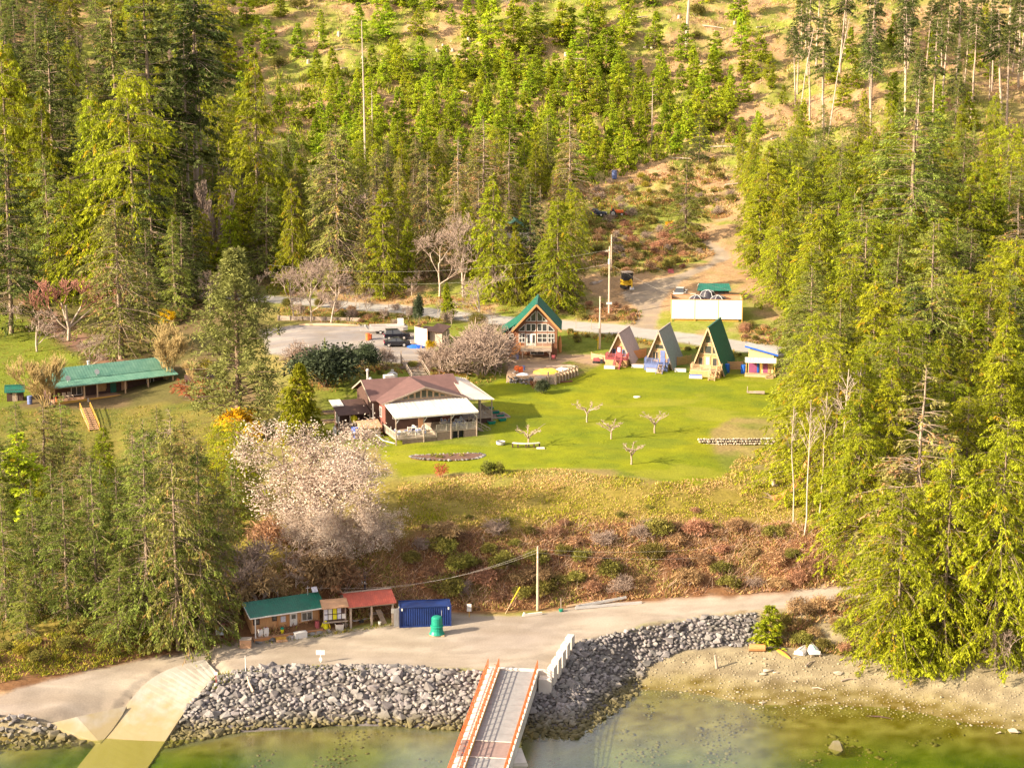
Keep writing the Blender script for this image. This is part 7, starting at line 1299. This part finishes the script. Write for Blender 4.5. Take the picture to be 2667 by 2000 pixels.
# thickets of bare brush beside the chalet and round the lodge
for i, (x, y, t) in enumerate([(1000,800,705),(1040,810,700),(1075,795,705),(1015,775,690),(960,805,735),(925,790,745),(1055,760,690)]):
    plant_px('thicket', x, y, t, 'grey leafless thicket between the lodge and the chalet', 'thicket', 'leafless thickets between the lodge and the chalet', wide=1.15)
for x, y, t in [(640,790,730),(670,780,735),(830,790,745),(925,800,770),(950,800,775),(770,790,755)]:
    plant_px('thicket', x, y, t, 'bare shrub on the bank between the parking lot and the lodge', 'thicket', 'bare shrubs on the bank behind the lodge')
for x, y, t in [(560,1300,1220),(600,1290,1200),(640,1270,1190),(690,1270,1180),(550,1240,1150),(620,1220,1120),(740,1280,1200),(580,1190,1110),(660,1230,1150),(520,1290,1200),(780,1260,1200),(700,1220,1150)]:
    plant_px(rnd.choice(['greybare', 'thicket', 'bramble']), x, y, t, 'tangled leafless shrub on the shaded bank above the dock office', 'bush', 'tangled shrubs above the dock office', wide=1.1)
# cherry in blossom
def cherry(p, H, w, label):
    t, tw, bl = bare(77, (22000, (.07, .165), .75, .27), H=9, levels=5, spread=.8, up=.06, kids=(3, 4), r0=.13, stems=5, min_r=.02, first=.08, ratio=.64)
    z = max(v.co.z for v in tw.vertices); r_ = thing('cherry_tree', label, 'cherry tree', p, .4); r_.scale = (H/z*w, H/z*w, H/z)
    link('trunk', t, M_GTWIG, r_); link('twigs', tw, M_GTWIG, r_); link('blossom', bl, M_BLOS, r_); return r_
p = gd(720, 1150); cherry(p, pyz(0, 905*KD, p.y).z-p.z, 1.25, 'big cherry tree in pinkish white blossom below the lodge')
cb = copy_tree(bpy.data.objects['cherry_tree']); p = gd(800, 1190); cb.location = p; cb.scale = [v*.42 for v in cb.scale]; cb.rotation_euler.z = 2; tag(cb, 'small blossoming cherry below the big one, by the bank')
for x, yb, yt, lab in [(722, 1205, 1085, 'low blossoming cherry in front of the big cherry trunk'), (650, 1190, 1090, 'low blossoming cherry at the left foot of the big cherry'), (330, 1000, 930, 'small white-blossomed tree in front of the meadow, left of the broom'), (15, 1060, 975, 'white-blossomed tree at the left edge below the meadow'), (672, 800, 765, 'small white-blossomed tree behind the bright cone-shaped cedar')]:
    cb = copy_tree(bpy.data.objects['cherry_tree']); p = gd(x, yb); cb.location = p; k = (pyz(0, yt*KD, p.y).z-p.z)/(pyz(0, 905*KD, gd(720, 1150).y).z-gd(720, 1150).z)
    cb.scale = [v*k for v in cb.scale]; cb.rotation_euler.z = rnd.uniform(0, 6); tag(cb, lab)
# pruned apple trees of the lawn
M_APL = mat('apple_bark', (.44, .33, .25), (.30, .22, .16), scale=3, rough=.95)
def apple(seed, x, yb, yt, label, w=1.0):
    r = random.Random(seed); p = gd(x, yb); H = pyz(0, yt*KD, p.y).z-p.z; tr_ = []; sp = []; q = np.array([0, 0, 0.]); th = H*.42
    tr_.append((np.array([[0, 0, -.15], [.05, .02, th*.5], [r.uniform(-.1, .1), 0, th]]), np.array([.15, .12, .11])))
    for k in range(6):
        a = k*1.05+r.uniform(-.3, .3); le = H*r.uniform(.42, .62)*w; pts = [np.array([0, 0, th*.92])]
        for s in range(4):
            f = (s+1)/4; pts.append(np.array([math.cos(a)*le*f+r.uniform(-.3, .3), math.sin(a)*le*f+r.uniform(-.3, .3), th+(H-th)*(.9*f**.7)*r.uniform(.75, 1)]))
        pts = np.array(pts); tr_.append((pts, np.array([.085, .07, .055, .045, .03])))
        for s in range(30):
            j = r.uniform(1, 3.98); i = int(j); b = pts[i]+(pts[i+1]-pts[i])*(j-i); d = np.array([r.uniform(-1, 1), r.uniform(-1, 1), r.uniform(-.1, 1)]); d = d/np.linalg.norm(d)*r.uniform(.15, .45)
            sp.append((np.array([b, b+d*.5+[0, 0, .03], b+d]), np.array([.03, .025, .02])))
    o = thing('apple_tree', label, 'apple tree', p, r.uniform(0, 6), 'pruned apple trees on the lawn')
    link('trunk', mesh_np('trunk', *tubes_np(tr_, 5)), M_APL, o); tag(link('spurs', mesh_np('spurs', *tubes_np(sp, 3)), M_APL, o), kind='stuff')
apple(1, 1268, 912, 868, 'gnarled apple tree nearest the chalet terrace, standing in shade', 1.5); apple(2, 1320, 948, 908, 'pruned apple tree in the middle of the lawn, left of two', 1.35)
apple(3, 1414, 935, 890, 'pruned apple tree farthest right on the lawn', 1.35); apple(4, 1364, 1003, 957, 'forked apple tree nearest the bank', 1.1); apple(5, 1142, 965, 920, 'white-tipped apple tree behind the curved bench', 1.35)
# ------------------------------------------------------------------ forests
def forest(poly, spacing, mix, hr, label, group, seed, cats=None, keep=1.0, avoid=1.5, wide=1.0, lean=.02):
    pw = wp(poly); r = random.Random(seed); ps = pw.copy(); ps[:, 0] = ps[:, 0]/ps[:, 1]; lo = ps.min(0); hi = ps.max(0)
    for x, y in scatter(pw, spacing, seed=seed):
        if abs(x/y) > .29: continue
        if r.random() > keep or any((x-a)**2+(y-b)**2 < avoid**2 for a, b, _ in TREES): continue
        k = r.choices([m[0] for m in mix], [m[1] for m in mix])[0]; hh = r.uniform(*hr)*dict((m[0], m[2] if len(m) > 2 else 1) for m in mix)[k]
        lab = label.get(k) if isinstance(label, dict) else label
        fx = (x/y-lo[0])/(hi[0]-lo[0]); fy = (y-lo[1])/(hi[1]-lo[1])
        lab += ', '+(('front' if fy < .33 else 'back' if fy > .67 else 'mid')+' '+('left' if fx < .33 else 'right' if fx > .67 else 'centre'))
        plant(k, (x, y, float(h(x, y))), hh, lab, KLAB.get(k, 'bush' if k in SOFT else 'bare tree'), group+' ('+PNAME[k].replace('_', ' ')+')', wide, (r.gauss(0, lean), r.gauss(0, lean)))
def labs(where): return {'cedar': 'bright drooping cedar '+where, 'fir': 'olive-green fir with visible trunk '+where, 'darkfir': 'dark green fir '+where, 'scraggy': 'browning half-bare spruce '+where, 'olive': 'loose olive spruce '+where,
    'young': 'young bright green fir '+where, 'greybare': 'grey leafless tree '+where, 'tallfir': 'tall fir with a long pale bare trunk '+where, 'bush': 'green and brown bush '+where, 'redbare': 'reddish leafless tree '+where, 'poplar': 'bare tan upright tree '+where,
    'thicket': 'bare grey thicket '+where, 'yellowshrub': 'yellow-green bush '+where, 'strawbare': 'straw-coloured leafless tree '+where, 'whitestem': 'white-stemmed bare alder '+where, 'goldshrub': 'golden-brown bush '+where, 'bramble': 'dry russet bramble '+where, 'bigbush': 'tall bush '+where}
# right-hand cedars
forest([(1610,560),(1650,640),(1700,700),(1730,800),(1705,900),(1735,1000),(1790,1080),(1840,1150),(1890,1230),(2250,1230),(2320,500),(1700,440)], 5.6, [('cedar', 7), ('fir', 2), ('scraggy', .6, .9), ('darkfir', .8)], (12, 21.5), labs('in the dense stand right of the lawn'), 'stand right of the lawn', 21, wide=1.5)
forest([(1860,1340),(1880,1400),(2240,1410),(2240,1250),(1930,1240)], 4.4, [('cedar', 6), ('fir', 1)], (12, 18), labs('in the stand above the beach'), 'stand above the beach', 22, wide=1.3)
forest([(1600,400),(1650,560),(1800,470),(1720,380)], 5, [('cedar', 3), ('fir', 1), ('young', 1, .5)], (12, 16), labs('on the slope above the driveway bend'), 'slope above the driveway bend', 23)
# left shore forest
forest([(-120,1060),(60,1030),(300,1035),(520,1030),(560,1090),(540,1200),(500,1300),(420,1370),(330,1385),(150,1400),(-120,1430)], 4.8, [('fir', 5), ('olive', 2), ('cedar', 1), ('thicket', 1, .25)], (7, 14), labs('in the shore forest left of the dock office'), 'shore forest left of the dock office', 24, avoid=2.6, wide=1.35)
# left upper forest
forest([(-150,480),(-150,660),(60,650),(200,640),(330,700),(470,690),(600,620),(620,480),(520,380),(300,330),(-150,330)], 5.6, [('cedar', 4), ('darkfir', 2), ('fir', 3), ('greybare', 1, .5)], (14, 21), labs('in the forest above the bunkhouse'), 'forest above the bunkhouse', 25, avoid=3, wide=1.2)
forest([(-150,330),(300,330),(480,370),(470,240),(300,150),(-150,120)], 6.5, [('darkfir', 3), ('fir', 3), ('cedar', 2), ('poplar', .8, .5)], (15, 23), labs('high on the slope at the upper left'), 'upper left slope', 26, avoid=3, wide=1.15)
forest([(-130,135),(300,140),(480,230),(480,60),(470,0),(-130,0)], 7.5, [('darkfir', 3), ('fir', 3), ('cedar', 2), ('poplar', .6, .5)], (14, 20), labs('on the far slope at the top left'), 'far slope at the top left', 45, avoid=3, wide=1.25)
# middle grove behind the upper road
forest([(610,600),(700,632),(850,645),(900,640),(900,520),(800,470),(620,480)], 5.2, [('cedar', 3), ('olive', 3), ('fir', 1), ('greybare', .8, .6)], (12, 18), labs('in the grove behind the upper road'), 'grove behind the upper road', 27, avoid=3)
forest([(1020,600),(1110,670),(1240,660),(1250,540),(1200,470),(1000,450),(930,500)], 5.0, [('cedar', 3), ('scraggy', 1.5), ('olive', 2)], (11, 16), labs('in the grove behind the chalet'), 'grove behind the chalet', 28, avoid=3)
forest([(620,480),(900,500),(1000,440),(1240,440),(1230,380),(1000,370),(700,370),(600,380)], 5.2, [('olive', 2), ('fir', 2), ('scraggy', .8), ('cedar', 2), ('greybare', .5, .6)], (9, 14), labs('in the belt of trees below the plantation'), 'belt below the plantation', 29, avoid=3, wide=1.2)
# plantation of young firs on the logged slope
forest([(700,400),(1000,385),(1250,400),(1420,350),(1560,300),(1600,200),(1480,160),(1200,150),(900,140),(690,170),(640,280)], 4.75, [('young', 9), ('fir', .2, .9)], (5.5, 9.5), labs('in the plantation on the logged slope'), 'plantation on the logged slope', 30, keep=.97, avoid=2, wide=1.15, lean=.03)
forest([(500,330),(640,280),(700,160),(900,130),(1200,140),(1480,150),(1600,190),(1660,120),(1640,20),(1500,-10),(1000,-15),(600,-15),(480,120)], 7.9, [('young', 9), ('greybare', 1, .6), ('bush', 1, .4)], (5.5, 11), labs('scattered on the upper logged slope'), 'upper logged slope', 31, keep=.8, wide=1.15, lean=.03)
forest([(470,20),(1600,10),(1900,10),(1900,-40),(470,-40)], 9.5, [('young', 6), ('greybare', 1, .5)], (6, 10), labs('along the top of the logged slope'), 'top of the logged slope', 32, keep=.8, wide=1.2)
forest([(1560,330),(1680,300),(1700,200),(1620,150),(1540,230)], 5.2, [('young', 5), ('bush', 1, .5)], (4, 7), labs('on the bare slope below the tall bare-trunked firs'), 'bare slope below the tall firs', 33, keep=.8, wide=1.2)
# tall bare-trunked firs at the upper right
forest([(1680,230),(1700,300),(1850,320),(2050,330),(2260,330),(2260,60),(2000,60),(1720,120)], 6.3, [('tallfir', 5), ('tallfir', 1), ('young', 1.6, .32), ('fir', .7, .6)], (20, 30), labs('in the thinned upper right wood'), 'thinned wood at the upper right', 34, lean=.035)
forest([(1720,440),(1700,330),(1900,320),(2250,330),(2300,450)], 5.2, [('cedar', 3), ('fir', 2), ('scraggy', 1)], (9, 15), labs('at the foot of the thinned wood'), 'foot of the thinned wood', 35)
forest([(620,650),(800,662),(1000,690),(1090,712),(1060,722),(950,700),(760,690),(620,680)], 3.2, [('greybare', 2), ('thicket', 3, .6), ('bigbush', 1.2, .7)], (2.6, 5.5), labs('beside the upper road'), 'trees beside the upper road', 48, avoid=2.0)
# roadside and bank shrubs
forest([(1290,475),(1360,480),(1500,490),(1540,540),(1480,580),(1330,590),(1290,560)], 2.6, [('bush', 3, 1), ('bramble', 4), ('goldshrub', .6, .8), ('thicket', 1)], (1.0, 2.4), labs('on the fern bank left of the driveway bend'), 'fern bank left of the driveway bend', 36, wide=1.2)
forest([(1290,400),(1420,370),(1560,340),(1590,450),(1500,480),(1290,465)], 3.2, [('bush', 3), ('yellowshrub', 2, .8), ('thicket', 2)], (1.0, 2.4), labs('on the grassy clearing above the parked car'), 'clearing above the parked car', 37, wide=1.1)
forest([(870,1165),(1000,1150),(1200,1140),(1500,1130),(1690,1140),(1800,1190),(1840,1255),(1720,1272),(1400,1280),(1150,1295),(990,1300),(880,1250)], 2.0, [('bush', 4), ('thicket', 2.5), ('bramble', 5)], (1.2, 3.0), labs('on the steep bank above the shore road'), 'steep bank above the shore road', 38, keep=.8, wide=1.3)
forest([(-60,1455),(150,1425),(330,1400),(470,1385),(500,1330),(300,1345),(100,1380),(-60,1410)], 1.8, [('bush', 4), ('yellowshrub', 4, .8), ('bramble', 1.5)], (.8, 2.3), labs('along the left shore road'), 'left shore road verge', 39, wide=1.2)
forest([(1640,1340),(1800,1315),(1860,1330),(1860,1420),(1780,1400),(1680,1390)], 1.9, [('bush', 3), ('thicket', 2), ('bramble', 4)], (1.3, 2.8), labs('between the shore road and the dinghies'), 'brush behind the dinghies', 40, wide=1.1)
forest([(1240,690),(1330,695),(1370,700),(1390,675),(1290,655),(1240,665)], 1.9, [('bush', 2), ('bramble', 4)], (.8, 1.5), labs('of bracken beside the upper road'), 'bracken beside the upper road', 41, wide=1.2)
forest([(1600,735),(1690,750),(1690,715),(1610,700)], 1.8, [('bush', 2), ('bramble', 4)], (.9, 1.7), labs('of bracken right of the white tank pen'), 'bracken right of the tank pen', 42, wide=1.2)
forest([(1250,740),(1380,735),(1480,760),(1600,770),(1600,760),(1480,748),(1330,724),(1225,716)], 1.8, [('bush', 3), ('goldshrub', 1, .6)], (.5, 1.1), labs('on the verge behind the small A-frame cabins'), 'verge behind the cabins', 43, wide=1.2)
forest([(760,700),(920,700),(960,690),(850,680),(720,668)], 2.0, [('bush', 2), ('bramble', 3), ('thicket', 1)], (.7, 1.5), labs('between the parking lot and the upper road'), 'strip between parking lot and upper road', 44, wide=1.2)
forest([(660,830),(760,795),(860,790),(1000,800),(1060,825),(900,808),(780,812)], 2.2, [('bush', 2), ('bramble', 3), ('thicket', 2)], (.7, 1.6), labs('on the bank behind the lodge'), 'bank behind the lodge', 46, wide=1.1)
forest([(880,1120),(1200,1110),(1600,1090),(1720,1120),(1720,1140),(1200,1145),(880,1150)], 3.0, [('bush', 3), ('bramble', 3), ('thicket', 1)], (.5, 1.3), labs('at the top edge of the steep bank'), 'top edge of the steep bank', 47, keep=.7, wide=1.4)
# ------------------------------------------------------------------ ground cover one cannot count
def cover(name, polys, n, hh, palette, label, cat, seed, arch=.5, wid=.10, trans=.2, patch=.12):
    r = np.random.default_rng(seed); PX = []
    per = [wp(q) for q in polys]; ar = np.array([np.ptp(q[:, 0])*np.ptp(q[:, 1]) for q in per]); ar = ar/ar.sum()
    for q, a in zip(per, ar):
        k = int(n*a); c = r.uniform(q.min(0), q.max(0), (k//7+1, 2)); p = np.repeat(c, 7, 0)[:k]+r.normal(0, .35, (k, 2)); PX.append(p[sdist(p[:, 0], p[:, 1], q) > 0])
    p = np.concatenate(PX); dn = fbm(p[:, 0]+seed, p[:, 1], 3.2, 3); p = p[dn+r.normal(0, .06, len(p)) > -patch]; z = h(p[:, 0], p[:, 1])-.05; k = len(p); D = np.stack([r.normal(0, arch, k), r.normal(0, arch, k), np.ones(k)], -1)
    ln = r.uniform(*hh, k)*(1+1.1*fbm(p[:, 0]+70, p[:, 1], 2.6, 2)); pal = np.array(palette); pick = np.clip((fbm(p[:, 0], p[:, 1], 5, 3)+.5+r.normal(0, .22, k))*len(pal), 0, len(pal)-1).astype(int)
    ct = pal[pick]*r.uniform(.7, 1.25, (k, 1)); V_, F_, C_ = leaves(np.column_stack([p, z]), D, ln, wid*r.uniform(.6, 1.5, k), r, 1.2, ct)
    m = mat(name+'_blades', (1, 1, 1), (.8, .8, .8), rough=.85, attr='Col', transl=trans, spec=.1)
    tag(link(name, mesh_np(name, V_, F_, C_), m), label, cat, kind='stuff')
cover('bank_bracken', [[(860,1165),(1000,1150),(1200,1135),(1500,1128),(1700,1130),(1800,1170),(1880,1240),(1860,1262),(1780,1270),(1400,1292),(1150,1315),(980,1322),(860,1330),(560,1380),(560,1280),(700,1150)]], 170000, (.2, .75), [(.28,.13,.08),(.44,.22,.11),(.58,.35,.17),(.48,.36,.13),(.26,.26,.04)], 'dry red-brown bracken and brambles covering the steep bank', 'bracken', 51, .9, .09)
cover('sapling_regrowth', [[(560,330),(700,410),(1250,430),(1540,310),(1580,190),(1300,140),(900,125),(600,170)]], 42000, (.6, 1.9), [(.20,.26,.02),(.28,.33,.02),(.34,.36,.03),(.30,.26,.06)], 'low green regrowth between the young trees of the logged slope', 'regrowth', 62, .35, .34, .3, -.04)
cover('lawn_tufts', [[(835,1000),(860,1030),(1200,1008),(1420,1036),(1560,1028),(1530,930),(1690,900),(1690,820),(1300,790),(1040,845),(1065,960),(850,955)]], 50000, (.05, .15), [(.17,.22,.01),(.24,.26,.01),(.30,.29,.02),(.13,.19,.01)], 'short uneven grass tufts over the lawn', 'grass', 63, .7, .07)
cover('bramble_canes', [[(860,1165),(1000,1150),(1200,1135),(1500,1128),(1700,1130),(1800,1170),(1860,1262),(1400,1290),(1150,1310),(980,1318),(860,1325),(700,1330),(720,1180)]], 16000, (1.0, 2.3), [(.46,.30,.21),(.56,.40,.28),(.40,.24,.16)], 'thin pale bramble canes arching over the steep bank', 'canes', 61, 1.3, .035)
cover('terrace_grass', [[(860,1035),(1200,1012),(1420,1042),(1560,1032),(1600,980),(1700,960),(1760,1060),(1760,1160),(1400,1130),(1000,1140),(860,1150)]], 90000, (.15, .5), [(.62,.40,.19),(.54,.37,.14),(.42,.33,.07),(.30,.32,.02),(.38,.36,.02)], 'rough dry and green grass between the lawn and the bank', 'grass', 52, .8, .09)
cover('meadow_grass', [[(-100,880),(120,885),(450,865),(590,885),(560,1060),(0,1080),(-100,1000)], [(-100,670),(60,690),(190,790),(120,830),(-100,900)]], 70000, (.12, .4), [(.24,.26,.02),(.20,.22,.02),(.34,.24,.08),(.30,.27,.04)], 'long meadow grass round the bunkhouse', 'grass', 53, .8, .08)
cover('hillside_brush', [[(480,330),(700,410),(1250,440),(1560,460),(1700,340),(2212,350),(2212,0),(1600,-30),(480,-30)]], 170000, (.3, 1.1), [(.50,.27,.14),(.58,.40,.22),(.46,.34,.15),(.28,.29,.04),(.20,.25,.02)], 'dry bracken and slash between the young trees', 'brush', 54, .9, .16)
cover('shore_undergrowth', [[(-80,1492),(150,1455),(330,1412),(470,1388),(500,1330),(300,1345),(-80,1400)]], 26000, (.2, .7), [(.20,.13,.06),(.30,.30,.03),(.24,.26,.02),(.38,.33,.03),(.34,.24,.09)], 'mossy yellow-green undergrowth along the left shore road', 'undergrowth', 60, .9, .10)
cover('beach_brush', [[(1640,1335),(1800,1312),(1870,1325),(1880,1425),(1780,1412),(1660,1392)]], 9000, (.3, .9), [(.34,.16,.08),(.42,.26,.12),(.30,.24,.06),(.22,.22,.03)], 'dry weeds between the shore road and the dinghies', 'weeds', 59, .9, .12)
cover('driveway_ferns', [[(1270,470),(1500,490),(1545,550),(1440,590),(1300,600),(1270,560)], [(1280,400),(1560,350),(1600,470),(1290,470)], [(1240,660),(1390,675),(1370,702),(1240,692)], [(1590,700),(1700,715),(1700,752),(1600,738)]], 40000, (.3, .9), [(.36,.16,.06),(.38,.22,.08),(.24,.19,.05),(.17,.19,.03)], 'rusty ferns and weeds beside the driveway', 'ferns', 55, .9, .13)
cover('roadside_bracken', [[(640,850),(700,790),(800,785),(1000,795),(1080,820),(1040,835),(900,805),(780,815),(720,850)], [(600,658),(960,690),(1000,715),(900,705),(760,705),(600,690)], [(600,610),(1000,640),(1215,670),(1215,690),(850,656),(600,638)], [(1225,714),(1330,724),(1600,762),(1600,775),(1380,745),(1225,735)]], 34000, (.2, .8), [(.32,.12,.05),(.36,.19,.06),(.26,.20,.05),(.17,.19,.02)], 'orange-brown bracken along the upper road', 'bracken', 56, .9, .12)
cover('forest_undergrowth', [[(-100,1060),(560,1040),(560,1380),(350,1400),(-100,1480)], [(1720,850),(2230,850),(2230,1260),(1860,1260),(1760,1100)], [(0,450),(600,450),(600,640),(250,780),(0,700)]], 60000, (.3, .9), [(.10,.07,.03),(.16,.12,.04),(.12,.14,.02),(.17,.19,.02)], 'ferns and undergrowth on the forest floor', 'undergrowth', 57, .9, .16)
cover('shore_verge', [[(-80,1480),(330,1405),(470,1385),(480,1375),(300,1385),(-80,1450)], [(470,1455),(640,1438),(830,1438),(830,1450),(560,1455),(440,1500)], [(560,1395),(850,1352),(860,1345),(560,1385)]], 22000, (.12, .5), [(.26,.26,.02),(.20,.22,.02),(.28,.22,.05)], 'yellow-green grass fringe along the shore road', 'grass', 58, .8, .07)
